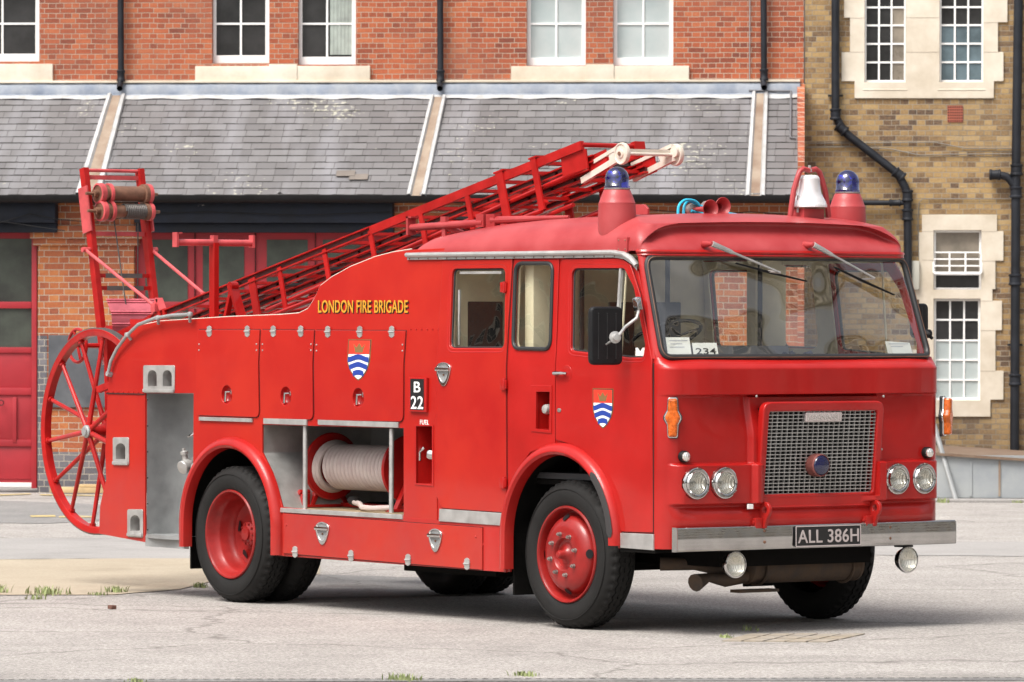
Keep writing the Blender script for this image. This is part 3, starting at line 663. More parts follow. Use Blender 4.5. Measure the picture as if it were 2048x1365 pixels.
mb.box(RXA-.09, RXA-.03, RY-.24, RY-.17, zf, zf+.1); mb.tube([(RXA-.06, RY-.25, zf+.11), (RXA-.06, RY-.16, zf+.11)], .02, 8)
mb.box(RXA-.05, RXB+.05, RY+.10, RY+.16, zf+.0, zf+.03)
link('reel_stand', mb.mesh('reel_stand', bevel=.003), REDOLD, reel)
mb = MB(); mb.tube([(RXB-.55, RY-.1, zf+.05), (RXB-.40, RY-.15, zf+.04), (RXB-.22, RY-.26, zf+.025), (RXB-.1, RY-.26, zf+.022), (RXB+.06, RY-.2, zf+.03)], .02, 10)
link('hose_tail', mb.mesh('hose_tail'), HOSE, reel)
mb = MB(); mb.lathe((RXB-.66, RY-.05, zf+.06), (1, -.35, -.05), [(.001, 0), (.03, .01), (.035, .12), (.024, .15), (.024, .2)], 12); link('nozzle', mb.mesh('nozzle'), BLACK, reel)
# ---- skirt under the bay with its drop-down flap
zk = lambda u, v: sd(u, v).z
xk0, xk1 = sd(557, 1060).x, sd(1012, 1060).x
plate('skirt', [[(xk0, zk(557, 1014)), (xk1, zk(1012, 1052)), (xk1, zk(1012, 1145)), (xk0, zk(558, 1112))]], RED, TR, -.002, .02, .003)
fl_ = s2([(569, 1027), (967, 1056), (967, 1140), (569, 1107)]); plate('door_gap', [grow(fl_, .004)], SLOT, TR, -.0032, .001, 0)
flap = plate('skirt_flap', [fl_], REDDOOR, TR, -.014, .011, .003)
for u, v in ((594, 1104), (706, 1112), (820, 1120), (938, 1128)): hinge(flap, sd(u, v)+Vector((0, -.015, 0)))
def shield_handle(parent, u, v, w, h, y=-.014):
    a, b = sd(u-w/2, v), sd(u+w/2, v); W_ = b.x-a.x; H_ = (sd(u, v-h/2)-sd(u, v+h/2)).z; c = sd(u, v)
    def o_(k): return [(c.x+k*W_/2*math.cos(t)*(1 if math.sin(t) > 0 else (1-.25*abs(math.sin(t)))), c.z+H_*.22+ (k*H_*.26*math.sin(t) if math.sin(t) > 0 else k*H_*.70*math.sin(t))) for t in [2*PI*i/32 for i in range(32)]]
    ring = plate('flush_handle', [o_(1.), o_(.78)], CHROME, parent, y-.010, .012, .003)
    d = MB(); o1 = o_(.80); o2 = o_(.5)
    d.grid([[(x, y-.004, z) for x, z in o1], [(x, y-.001, z) for x, z in o2]], wrap=True); d.add([(x, y-.001, z) for x, z in o2], [tuple(range(32))])
    link('cup', d.mesh('cup'), ALUD, ring)
    g = MB(); g.bar((c.x-W_*.46, y-.017, c.z+H_*.20), (c.x+W_*.46, y-.012, c.z+H_*.20), .016, H_*.15); link('grip', g.mesh('grip', bevel=.004), CHROME, ring)
    k_ = MB(); k_.lathe((c.x, y-.002, c.z-H_*.02), (0, -1, 0), [(.008, 0), (.007, .006), (.0005, .007)], 8); link('lock', k_.mesh('lock'), BROWN, ring)
shield_handle(flap, 649, 1067, 27, 48); shield_handle(flap, 875, 1081, 27, 49)
rivets('rivet', [sd(576, 1050)+Vector((0, -.014, 0)), sd(955, 1074)+Vector((0, -.014, 0)), sd(967, 1090)+Vector((0, -.002, 0)), sd(762, 1043)+Vector((0, -.002, 0))], .009, RED)
# ---- B 22 box, fuel filler
pl = plate('call_sign_plate', [s2([(822, 755), (858, 756), (857, 825), (822, 823)])], RED, TR, -.022, .021, .003)
plate('sign_face', [s2([(826, 758), (853, 758.5), (853, 821), (826, 819.5)])], PLATEB, pl, -.0235, .002, 0)
a, b = sd(833.5, 785), sd(846.5, 764); text_obj('letter', 'B', (a.x, a.z, b.x, b.z), WHITE, pl, -.0255, bold=.010)
a, b = sd(827.5, 818), sd(852, 793); text_obj('letter', '22', (a.x, a.z, b.x, b.z), WHITE, pl, -.0255, bold=.010)
a, b = sd(840.5, 849.5), sd(858, 840.5); text_obj('fuel_lettering', 'FUEL', (a.x, a.z, b.x, b.z), WHITE, TR, -.003, bold=.0)
fb = plate('fuel_recess_frame', [s2([(830, 850), (868, 851), (868, 973), (830, 970)]), fuelh], RED, TR, -.006, .006, .002)
mb = MB(); mb.grid([[(x, .0, z) for x, z in fuelh], [(x, .16, z) for x, z in fuelh]], wrap=True); mb.add([(x, .16, z) for x, z in fuelh], [(0, 1, 2, 3)])
link('recess', mb.mesh('recess', 0), RED, fb)
p = sd(850, 910, .07); mb = MB(); mb.lathe((p.x+.09, .09, p.z+.0), (-.8, -.5, .1), [(.02, -.04), (.045, -.03), (.045, .03), (.04, .045), (.001, .05)], 18)
mb.tube([(p.x+.02, .05, p.z+.05), (p.x-.01, .03, p.z+.02), (p.x-.01, .03, p.z-.04)], .012, 8); link('filler_cap', mb.mesh('filler_cap'), CHROME, fb)
# gold lettering with a dark drop shade
a, b = sd(637, 626), sd(818, 600.5)
text_obj('brigade_lettering', 'LONDON FIRE BRIGADE', (a.x+.008, a.z-.008, b.x+.008, b.z-.008), PLATEB, TR, -.0015+tum(a.z), th=.002, bold=.012)
text_obj('brigade_lettering', 'LONDON FIRE BRIGADE', (a.x, a.z, b.x, b.z), GOLD, TR, -.0045+tum(a.z), th=.002, bold=.012)
# ---- mudguards
def guard(cx, cz, r, z_end0, z_end1, name='mudguard', wdt=.085, y=-.0):
    pts = []
    for k in range(41):
        a = -.02+ (PI+.04)*k/40; pts.append((cx-r*math.cos(a), cz+r*math.sin(a), a))
    path = [(cx-r, z_end0, 0)] + [(x, z, a) for x, z, a in pts] + [(cx+r, z_end1, PI)]
    prof = [(-.5, .02), (-.5, -.02), (-.42, -.052), (-.2, -.066), (.1, -.062), (.33, -.045), (.46, -.02), (.5, .012)]
    mb = MB(); rows = []
    for x, z, a in path:
        dx, dz = -math.cos(a), math.sin(a)
        rows.append([(x+dx*q*wdt, y+yy, z+dz*q*wdt) for q, yy in prof])
    mb.grid(rows); return P(name, mb, RED)
guard(RWX, .555, .615, sd(368, 1093).z, sd(552, 1110).z)
g2 = guard(FWX, .595, .615, .38, .585)
mb = MB(); rows = []
for k in range(17):
    a = math.radians(152-3-k*8.2+2); a = PI-(PI-math.radians(30))*0-0
for k in range(15):
    a = math.radians(180)-math.radians(4+ (45)*k/14)*1.0
    dx, dz = -math.cos(a), math.sin(a); r0, r1 = .585, .64
    if k in (0, 14): r0, r1 = .60, .625
    rows.append([(FWX+dx*r0, -.067, .595+dz*r0), (FWX+dx*(r0+r1)/2, -.071, .595+dz*(r0+r1)/2), (FWX+dx*r1, -.063, .595+dz*r1)])
mb.grid(rows); link('grit_strip', mb.mesh('grit_strip'), GRIPM, g2)
# wheel wells
for cx, cz, r in ((RWX, .555, .605), (FWX, .595, .605)):
    for y0, y1 in ((.02, .72), (WB-.72, WB-.02)):
        mb = MB(); rows = [[(cx-r*math.cos(PI*k/24), y, cz+r*math.sin(PI*k/24)) for k in range(25)] for y in (y0, y1)]
        mb.grid(rows); yy = y1 if y0 < 1 else y0
        mb.add([(cx-r*math.cos(PI*k/24), yy, cz+r*math.sin(PI*k/24)) for k in range(25)], [tuple(range(25))])
        P('wheel_well', mb, UNDER)
mb = MB(); a = sd(378, 1110); mb.box(RWX-.66, RWX-.64, .06, .5, .22, .9); mb.box(RWX-.66, RWX-.64, WB-.5, WB-.06, .25, .9)
mb.box(FWX-.62, FWX-.60, .05, .34, .20, .62); mb.box(FWX-.62, FWX-.60, WB-.34, WB-.05, .20, .62)
P('mud_flap', mb, UNDER)
# chassis
mb = MB()
mb.box(-6.3, -.25, .75, .85, .56, .74); mb.box(-6.3, -.25, 1.55, 1.65, .56, .74); mb.box(-6.3, -.3, .7, 1.7, .60, .66); mb.box(-2.55, -.3, .14, WB-.05, .96, .995); mb.box(-.6, -.2, .2, WB-.2, .58, .9)
mb.box(RWX-.08, RWX+.08, .3, 2.1, .42, .58); mb.box(FWX-.06, FWX+.06, .3, 2.1, .38, .50); mb.box(-4.5, -1.9, .06, 2.3, .60, .66)
mb.lathe((RWX, .95, .5), (0, 1, 0), [(.05, 0), (.19, .12), (.19, .34), (.05, .5)], 20)
mb.box(-3.4, -2.3, .25, .8, .30, .66); mb.lathe((-3.8, 1.0, .45), (0, 1, 0), [(.14, 0), (.17, .1), (.17, .4), (.14, .5)], 20)
mb.box(-1.75, -.2, .55, 1.85, .44, .7)
P('chassis', mb, UNDER)
# ---- wheels
def tyre_mesh(R=.5, w=.25):
    mb = MB(); N = 192
    pr = [(.318, .045), (.322, .020), (.345, .006), (.385, -.006), (.425, -.004), (.452, .006), (.468, .018), (.482, .034), (R-.004, .047), (R, .054), (R, .078), (R-.010, .080), (R-.010, .089), (R, .091), (R, .121), (R-.010, .123), (R-.010, .127)]
    pr = pr + [(r, w-y) for r, y in pr[::-1]]
    n = len(pr); rows = []
    for j in range(N+1):
        a = 2*PI*j/N; ph = j % 4; row = []
        for i, (r, y) in enumerate(pr):
            rr, yy = r, y; e = min(i, n-1-i)
            if 7 <= e <= 9 and ph in (0, 1): rr -= (.004, .014, .010)[e-7]
            if 10 <= e <= 14: yy += .006*(1 if ph in (0, 1) else -1)*(1 if i < n/2 else -1)
            if e in (4, 5): rr += 0
            row.append((rr*math.cos(a), yy, rr*math.sin(a)))
        rows.append(row)
    mb.grid(rows)
    for q in (.440, .356, .346): mb.tube([(q*math.cos(2*PI*k/90), (-.003 if q > .4 else .008-.3*(q-.346)), q*math.sin(2*PI*k/90)) for k in range(90)], .003, 5, closed=True)
    return mb.mesh('tyre', 28)
TYRE = tyre_mesh()
def lathe_y(prof, n=72): 
    mb = MB(); mb.lathe((0, 0, 0), (0, 1, 0), prof, n, cap=False); return mb
mb = lathe_y([(.322, .045), (.328, .012), (.322, .002), (.312, .004), (.302, .018), (.298, .06), (.285, .088), (.270, .080), (.262, .055), (.255, .030), (.238, .010), (.212, -.006), (.18, -.014), (.15, -.017), (.112, -.016), (.106, -.010), (.098, .012), (.085, .016), (.06, .012), (.045, -.005), (.030, -.022), (.028, -.05), (.020, -.064), (.001, -.068)])
RIMF = mb.mesh('rim', 40)
mb = lathe_y([(.322, .045), (.328, .012), (.322, .002), (.312, .004), (.302, .02), (.296, .055), (.275, .085), (.266, .10), (.262, .155), (.240, .18), (.230, .205), (.18, .22), (.12, .223), (.100, .215), (.092, .190), (.088, .165), (.05, .15), (.045, .135), (.001, .133)])
RIMR = mb.mesh('rim', 40)
def hexnuts(rad, n, y, s=.014, h=.03, ph=0.):
    mb = MB()
    for k in range(n):
        a = 2*PI*k/n+ph; c = (rad*math.cos(a), y, rad*math.sin(a))
        mb.lathe(c, (0, -1, 0), [(s*1.15, -.004), (s*1.15, .004), (s, .005), (s, h*.7), (s*.6, h*.72), (s*.6, h), (.0005, h)], 6)
    return mb.mesh('wheel_nut', 20)
NUTF = hexnuts(.140, 8, -.017, ph=.39-.15); NUTR = hexnuts(.074, 10, .163, .009, .016)
def holes(rad, n, y, s, ph, tilt=0.):
    mb = MB()
    for k in range(n):
        a = 2*PI*k/n+ph; c = Vector((rad*math.cos(a), y, rad*math.sin(a))); d = Vector((math.cos(a)*tilt, -1, math.sin(a)*tilt)).normalized()
        x, y_, d = frame(d); mb.add([c+d*.004+x*s*math.cos(t)+y_*s*1.2*math.sin(t) for t in [2*PI*i/20 for i in range(20)]], [tuple(range(20))])
    return mb.mesh('hand_hole', 0)
HOLF = holes(.247, 4, .018, .026, .05, 1.1); HOLR = holes(.190, 5, .213, .034, .35, .25)
def wheel(x, z, y, far=False, rear=False):
    w = empty('wheel', (x, y, z)); w.parent = TR; w.matrix_parent_inverse = Matrix.Translation(-Vector(TR.location))
    if far: w.rotation_euler = (0, 0, PI)
    for nm, me, m in (('tyre', TYRE, RUBBER), ('rim', RIMR if rear else RIMF, RIMRED), ('wheel_nut', NUTR if rear else NUTF, RIMRED if rear else STEEL), ('hand_hole', HOLR if rear else HOLF, BLACK)):
        o = link(nm, me, m, None); o.parent = w
    if rear:
        o = link('tyre', TYRE, RUBBER, None); o.parent = w; o.location = (0, .29, 0)
wheel(FWX, FWZ, .03); wheel(FWX, FWZ, WB-.03, True)
wheel(RWX-.025, RWZ-.002, -.012, False, True); wheel(RWX-.025, RWZ-.002, WB+.012, True, True)
# ---- cab side, both sides
DRW = rpoly(s2([(905, 538), (1011, 537), (1009, 697), (899, 697)]), [.05]*4)
QTW = rpoly(s2([(1032, 527), (1107, 527), (1102, 699), (1027, 697)]), [.07, .07, .07, .07])
FDW = rpoly(s2([(1144, 537), (1249, 537), (1268, 575), (1291, 690), (1287, 716), (1258, 716), (1142, 702)]), [.06, .05, .10, .04, .03, .02, .04])
LRH = s2([(1074, 784), (1101, 784), (1100, 861), (1073, 858)])
zb_ = sd(1250, 1098).z; arcf = [(FWX-.60*math.cos(PI*k/24), .595+.60*math.sin(PI*k/24)) for k in range(25)]
xF0 = sd(1308, 900).x
cab_out = [(xB-.01, sd(880, 1040).z), (xB-.01, 2.50), (sd(1240, 506).x, 2.50), sd(1262, 516).to_tuple()[::2], sd(1275, 545).to_tuple()[::2], (xF0+.015, 1.79), (xF0+.002, zb_), (FWX+.61, zb_), (FWX+.60, .595)] + arcf[::-1][1:] + [(FWX-.60, .36), (xk1-.005, .36), (xk1-.005, sd(1012, 1052).z)]
cab = plate('cab_side', [cab_out, grow(DRW, .012), grow(QTW, .01), grow(FDW, .012), LRH], RED, TR, .008, .02, .003, bend=True)
plate('cab_side', [cab_out, DRW, QTW, FDW], RED, TR, WB-.008, .02, .003, plane='far', bend=True)
# cream lining on the inside of both cab walls
CREAML = [(xB+.02, 1.62), (xB+.02, 2.49), (-.62, 2.49), (-.62, 1.62)]
for pl_, at in (('side', .034), ('far', WB-.034)):
    o = plate('cab_lining', [CREAML, grow(DRW, .004), grow(QTW, .004), grow(FDW, .02) if False else rpoly([(a, b) for a, b in [(sd(1142, 700).x-.02, 1.79), (sd(1142, 537).x-.02, 2.47), (-.63, 2.47), (-.63, 1.79)]], .02)], CREAM, TR, at, .012, .001, plane=pl_, bend=True)
# overlay panels
cl_ = rpoly(s2([(886, 521), (1025, 518), (1017, 640), (1013, 1026), (884, 1017), (872, 990), (875, 700)]), [.008, .008, 0, .01, .06, .02, 0])
plate('door_gap', [grow(cl_, .005), grow(DRW, .02)], SLOT, TR, .0045, .001, 0, bend=True)
crew = plate('crew_door', [cl_, DRW], REDDOOR, TR, -.004, .02, .005, bend=True)
qpan = plate('window_panel', [[p for p in rpoly(s2([(1029, 519), (1118, 519), (1112, 700), (1110, 888), (1060, 905), (1030, 950), (1016, 1025), (1018, 700)]), [.005, .005, 0, .005, 0, 0, .005, 0])], QTW, grow(LRH, .002)], RED, TR, -.001, .007, .004, bend=True)
fdoor_out = rpoly(s2([(1122, 519), (1243, 517), (1262, 530), (1281, 590), (1305, 722), (1307, 1066), (1243, 1064)]), [.03, .12, .05, .0, .03, .01, .0])
arcpx = [(FWX+.655*math.cos(t), .595+.655*math.sin(t)) for t in [math.radians(8+ 75*k/10) for k in range(11)]]
fdoor_out += arcpx + s2([(1112, 880), (1114, 700)])
plate('door_gap', [grow(fdoor_out, .004), grow(FDW, .02)], SLOT, TR, .0035, .001, 0, bend=True)
fdoor = plate('driver_door', [fdoor_out, FDW], RED, TR, -.005, .02, .005, bend=True)
for r, px in ((ALU, [(881, 1018), (1009, 1027), (1008, 1052), (880, 1043)]), (ALU, [(1243, 1066), (1309, 1069), (1309, 1101), (1243, 1096)])):
    plate('kick_strip', [s2(px)], r, TR, -.012, .014, .003)
mb = MB(); mb.box(-.57, -.2, .0, .2, .545, .57); P('under_step', mb, UNDER)
# pressed frames round the windows
def ring(name, loop, k0, k1, d0, d1, m, parent, th=3):
    lp0, lp1 = grow(loop, k0), grow(loop, k1)
    n = min(len(lp0), len(lp1)); rows = []
    for t in (0, .25, .5, .75, 1):
        e = d0+(d1-d0)*t-.004*math.sin(PI*t)
        rows.append([(lp0[i][0]*(1-t)+lp1[i][0]*t, e+tum(lp0[i][1]), lp0[i][1]*(1-t)+lp1[i][1]*t) for i in range(n)])
    mb = MB(); mb.grid(rows, wrap=True); return link(name, mb.mesh(name, 50), m, parent)
def seal(loop, r, m, parent, y, name='window_seal'):
    mb = MB(); mb.tube([(x, y+tum(z), z) for x, z in loop], r, 8, closed=True); return link(name, mb.mesh(name, 60), m, parent)
def pane(loop, parent, y, m=GLASS, name='glass'):
    mb = MB(); mb.add([(x, y+tum(z), z) for x, z in loop], [tuple(range(len(loop)))]); return link(name, mb.mesh(name, 0), m, parent)
ring('window_frame', DRW, .028, -.004, -.0055, .016, RED, crew); ring('window_frame', FDW, .028, -.004, -.0065, .016, RED, fdoor)
pane(DRW, crew, .02); pane(QTW, qpan, .004); pane(FDW, fdoor, .02)
seal(grow(DRW, -.006), .006, SEAL, crew, .016); seal(QTW, .014, SEAL, qpan, -.004); seal(grow(FDW, -.006), .006, SEAL, fdoor, .016)
mb = MB(); a, b = sd(1240, 537), sd(1240, 712); mb.box(a.x-.008, a.x+.012, .006+.05, .02+.05, b.z, a.z+.02); 
mb = MB(); mb.bar((a.x, .012+tum(a.z), a.z+.02), (a.x, .012+tum(b.z), b.z), .022, .02, (0, 1, 0)); link('window_divider', mb.mesh('window_divider'), ALU, fdoor)
a, b = sd(917, 546), sd(1000, 546)
mb = MB(); mb.bar((a.x, .016+tum(a.z), a.z), (b.x, .016+tum(a.z), a.z), .012, .018); link('window_rail', mb.mesh('window_rail'), ALU, crew)
a = sd(916, 580); mb = MB(); mb.tube([(a.x, .05, a.z), (a.x, .05, 1.90)], .009, 8); link('grab_rail', mb.mesh('grab_rail'), ALU, crew)
for u, v in ((1011, 575), (1011, 769), (1010, 966)):
    p = sd(u, v); mb = MB(); mb.box(p.x-.035, p.x+.0, p.y-.022, p.y-.004, p.z-.035, p.z+.035); mb.tube([(p.x+.008, p.y-.016, p.z-.04), (p.x+.008, p.y-.016, p.z+.04)], .012, 8); mb.box(p.x+.01, p.x+.028, p.y-.018, p.y, p.z-.03, p.z+.03)
    link('hinge', mb.mesh('hinge', bevel=.003), RED, crew)
shield_handle(crew, 889, 749, 29, 50, -.004)
# far side windows get glass too
for lp in (DRW, QTW, FDW): 
    mb = MB(); mb.add([(x, WB-.016-tum(z), z) for x, z in lp], [tuple(range(len(lp)))]); P('window_pane', mb, GLASS)
    mb = MB(); mb.tube([(x, WB-.004-tum(z), z) for x, z in lp], .012, 8, closed=True); P('window_seal', mb, SEAL)
# light socket recess
fr2 = plate('socket_frame', [s2([(1063, 771), (1105, 771), (1104, 867), (1063, 863)]), LRH], RED, TR, -.008, .007, .002)
mb = MB(); mb.grid([[(x, -.002, z) for x, z in LRH], [(x, .10, z) for x, z in LRH]], wrap=True); mb.add([(x, .10, z) for x, z in LRH], [(0, 1, 2, 3)]); link('recess', mb.mesh('recess', 0), RED, fr2)
p = sd(1086, 819); mb = MB(); mb.box(p.x-.02, p.x+.035, .055, .075, p.z-.04, p.z+.04); so = link('socket', mb.mesh('socket', bevel=.006), BLACK, fr2)
mb = MB(); mb.lathe((p.x+.0, .055, p.z), (0, -1, 0), [(.034, 0), (.034, .03), (.028, .045), (.012, .05), (.001, .05)], 18); link('socket_cap', mb.mesh('socket_cap'), ALU, fr2)
# driver door handle, lock, crest
p = sd(1113, 747); q = sd(1143, 748); mb = MB(); mb.tube([(p.x+.01, -.03, p.z), (p.x+.09, -.034, p.z+.002), (p.x+.15, -.028, p.z)], [.014, .011, .008], 10); mb.tube([(q.x-.06, -.03, p.z), (q.x-.06, .0, p.z)], .009, 8)
mb.tube([(p.x+.015, -.03, p.z), (p.x+.015, .0, p.z)], .014, 8); link('door_handle', mb.mesh('door_handle'), CHROME, fdoor)
p = sd(1135, 747); mb = MB(); mb.lathe((p.x, -.0055, p.z), (0, -1, 0), [(.055, -.001), (.053, .002), (.035, .001), (.001, .0005)], 24); link('handle_dish', mb.mesh('handle_dish'), RED, fdoor)
p = sd(1120, 821); mb = MB(); mb.lathe((p.x, -.005, p.z), (0, -1, 0), [(.014, 0), (.014, .004), (.009, .007), (.001, .007)], 12, xs=1.5); link('lock', mb.mesh('lock'), STEEL, fdoor)
crest(fdoor, 1187, 777, 1228, 858, -.005)
# M sticker in the window
a = sd(1267, 715); b = sd(1287, 696)
mb = MB(); w_ = b.x-a.x; h_ = b.z-a.z
pts = [(0, 0), (1, 0), (1, 1), (.75, 1), (.5, .62), (.25, 1), (0, 1)]
mb.add([(a.x+x*w_, .017+tum(a.z), a.z+z*h_) for x, z in pts], [tuple(range(7))]); link('letter_sticker', mb.mesh('letter_sticker', 0), PAPER, fdoor)
# roof gutter rail
gl = [sd(818, 506), sd(900, 506), sd(1000, 506), sd(1100, 505.5), sd(1230, 505)]
gz = gl[-1].z
pts = [Vector((p.x, tum(gz)-.022, gz)) for p in gl] + [Vector((sd(1252, 508).x, tum(gz)-.024, gz-.012)), Vector((sd(1266, 516).x, tum(gz)-.022, gz-.045)), Vector((sd(1274, 526).x+.01, tum(gz)-.02, gz-.09))]
mb = MB(); mb.tube(pts, .016, 8); g_ = P('gutter', mb, ALU)
mb = MB()
mb.grid([[p+Vector((0, .008, 0)) for p in pts], [p+Vector((0, .006, -.034)) for p in pts]]); mb.grid([[p+Vector((0, .02, .016)) for p in pts], [p+Vector((0, 0, .014)) for p in pts]]); link('gutter_lip', mb.mesh('gutter_lip'), ALU, g_)
mb = MB()
for k in range(22):
    x = gl[0].x+.03+k*.112; mb.lathe((x, tum(gz)-.016, gz-.026), (0, -1, 0), [(.006, 0), (.005, .003), (.0005, .004)], 8)
link('screw', mb.mesh('screw'), BROWN, g_)
# ---- cab front: a curved shell round the three sides
def front_pt(s, z):
    # s: 0 near seam .. 1 far seam ; returns base point and outward normal (plan)
    if z <= 1.76: xs, x0, bow = xF0, -.085, .035; t_ = 0
    else:
        t = min(1, (z-1.76)/.74); xs, x0, bow = -.225-.235*t, -.145-.25*t, .065-.01*t; t_ = t
    yo = tum(z); ry = .13+.02*t_; c0 = .12; yc = WB/2
    if s < c0 or s > 1-c0:
        a = (s/c0 if s < c0 else (1-s)/c0)*PI/2
        x = xs+(x0-xs)*math.sin(a); y = yo+ry*(1-math.cos(a)); nx, ny = math.sin(a)*ry, -math.cos(a)*(x0-xs)
        if s > .5: y = WB-y; ny = -ny
    else:
        q = (s-c0)/(1-2*c0); y = yo+ry+q*(WB-2*yo-2*ry); e = (y-yc)/(yc-yo-ry); x = x0+bow*(1-e*e); nx = 1; ny = 2*bow*e/(yc-yo-ry)
    l = math.hypot(nx, ny); return x, y, nx/l, ny/l
zF = lambda v, u=1600: fr(u, v).z
zl_top, zl_band, zpod1, zpod0, zbul1, zbul0, zl_bot = zF(728), zF(788), zF(924), zF(1006), zF(1012), zF(1046), zF(1098, 1400)
def sm(a, b, x):
    t = max(0, min(1, (x-a)/(b-a))); return t*t*(3-2*t)
def disp(y, z):
    d = 0.
    ye = min(y, WB-y)
    # upper band: rolls over at the top, crisp lower lip, fading into the corners
    e = sm(.0, .34, ye)
    d += .050*sm(zl_band-.012, zl_band, z)*(e*.85+.15)
    d -= .05*sm(zl_top-.035, zl_top+.03, z)
    # wedge-shaped scoop below the lip, strongest beside the grille panel
    g = sm(.20, .80, ye)
    d -= .055*g*sm(zl_band-.30, zl_band-.02, z)*(1-sm(zl_band-.012, zl_band, z))
    # raised radiator panel
    d += .045*sm(PY0, PY0+.012, y)*(1-sm(PY1-.012, PY1, y))*sm(zbul1-.02, zbul1+.0, z)*(1-sm(zl_band-.02, zl_band-.005, z))
    # lamp pods
    pe = sm(.03, .13, ye)*(1-sm(.70, .80, ye))
    d += .05*pe*sm(zpod0-.008, zpod0+.012, z)*(1-sm(zpod1-.012, zpod1+.004, z))
    # little pod for the side light
    # opening behind the grille, sockets behind the lamps
    if GY0-.02 < y < GY1+.02 and GZ0-.02 < z < GZ1+.02: d = -.13
    for (ly, lz) in LAMPS:
        if (y-ly)**2+(z-lz)**2 < .103**2: d = -.10
    # lower roll
    d += .042*sm(.02, .3, ye)*math.sin(PI*max(0, min(1, (z-zbul0+.05)/(zbul1-zbul0+.05))))**.6 if zbul0-.05 < z < zbul1 else 0
    return d
NS = 420; ss = [i/NS for i in range(NS+1)]
_g = [fr(u, v, .005) for u, v in ((1533, 824), (1752, 821), (1745, 985), (1532, 989))]
GY0, GY1, GZ0, GZ1 = (_g[0].y+_g[3].y)/2, (_g[1].y+_g[2].y)/2, (_g[2].z+_g[3].z)/2, (_g[0].z+_g[1].z)/2
PY0, PY1 = fr(1503, 900, -.02).y, fr(1766, 900, -.02).y
LAMPS = [(p.y, p.z) for p in (fr(u, v, xh) for u, v, xh in ((1395.5, 967.5, -.015), (1452, 966.5, .003), (1797, 958.5, .003), (1850, 957.5, -.015)))]
zs = sorted(set([round(zl_bot+(zl_top+.055-zl_bot)*k/230, 5) for k in range(231)]))
rows = []
for z in zs:
    row = []
    for s in ss:
        x, y, nx, ny = front_pt(s, min(z, 1.76) if z < zl_top else min(z, 1.76))
        ramp = sm(0, .10, s)*sm(0, .10, 1-s)
        d = disp(y, z)*ramp
        k = max(0, z-zl_top)/.055; inn = .085*k*k*ramp + (0.02*k if True else 0)       # shelf in under the windscreen
        row.append((x+nx*d-inn*nx, y+ny*d-inn*ny*.6, z-.012*k*k))
    rows.append(row)
mb = MB(); mb.grid(rows)
FRONT = P('cab_front', mb, RED, smooth=50)
# seam line beside the front door
mb = MB(); p0 = sd(1308.5, 727); mb.box(p0.x-.004, p0.x+.003, -.0035, .004, zl_bot, p0.z); P('seam', mb, SLOT)
# ---- windscreen surround and glass
zw0, zw1 = zl_top+.035, 2.515
def cabsurf(s, z, off=0.):
    x, y, nx, ny = front_pt(s, z); return Vector((x+nx*off, y+ny*off, z))
def find_s(u, v):
    # parameter on the cab surface seen at a photo pixel
    best = None
    for i in range(0, 201):
        s = i/200
        for j in range(0, 61):
            z = 1.70+(2.6-1.70)*j/60; p = cabsurf(s, z)-CP; w = p.dot(FW); a, b = 1024+FPX*p.dot(RT)/w, 682.5-FPX*p.dot(UP)/w
            e = (a-u)**2+(b-v)**2
            if best is None or e < best[0]: best = (e, s, z)
    _, s0, z0 = best
    for st in (.2, .05, .012):
        for i in range(-6, 7):
            for j in range(-6, 7):
                s = s0+i*st*.01; z = z0+j*st*.03; 
                if not 0 <= s <= 1: continue
                p = cabsurf(s, z)-CP; w = p.dot(FW); a, b = 1024+FPX*p.dot(RT)/w, 682.5-FPX*p.dot(UP)/w; e = (a-u)**2+(b-v)**2
                if e < best[0]: best = (e, s, z)
        _, s0, z0 = best
    return s0, z0
c_bl, c_br, c_tr, c_tl = find_s(1326, 722), find_s(1843, 722), find_s(1800, 516), find_s(1291, 516)
zwb, zwt = (c_bl[1]+c_br[1])/2, (c_tl[1]+c_tr[1])/2
print('windscreen corners', c_bl, c_br, c_tr, c_tl)
zwb = max(zwb, zl_top+.045)
sb, st_ = max(.05, min(.17, c_bl[0])), max(.05, min(.17, c_tl[0]))
inner0 = rpoly([(sb, zwb), (1-sb, zwb), (1-st_, zwt), (st_, zwt)], .001, 2)
def rr_loop(k):                                            # windscreen outline in (s, z), corners rounded in real size
    ax = 2.1
    pts = [(sb*ax-k, zwb-k), ((1-sb)*ax+k, zwb-k), ((1-st_)*ax+k, zwt+k), (st_*ax-k, zwt+k)]
    l = rpoly(pts, .085, 8); out = []
    for i in range(len(l)):
        a, b = Vector(l[i]), Vector(l[(i+1) % len(l)]); m = max(1, int((b-a).length/.03))
        for j in range(m): q = a.lerp(b, j/m); out.append((q.x/ax, q.y))
    return out
WL = rr_loop(0)
def rect_pt(s, z):                                          # project an outline point outwards onto the surround's outer edge
    s0, z0 = .5, (zw0+zw1)/2; ds, dz = s-s0, z-z0
    k = min(.5/abs(ds) if abs(ds) > 1e-6 else 9e9, ((zw1-zw0)/2)/abs(dz) if abs(dz) > 1e-6 else 9e9); return s0+ds*k, z0+dz*k
rows = []
outer = [rect_pt(*p) for p in WL]
for t in [i/10 for i in range(11)]:
    rows.append([cabsurf(min(1, max(0, a[0]*(1-t)+b[0]*t)), a[1]*(1-t)+b[1]*t, 0) for a, b in zip(WL, outer)])
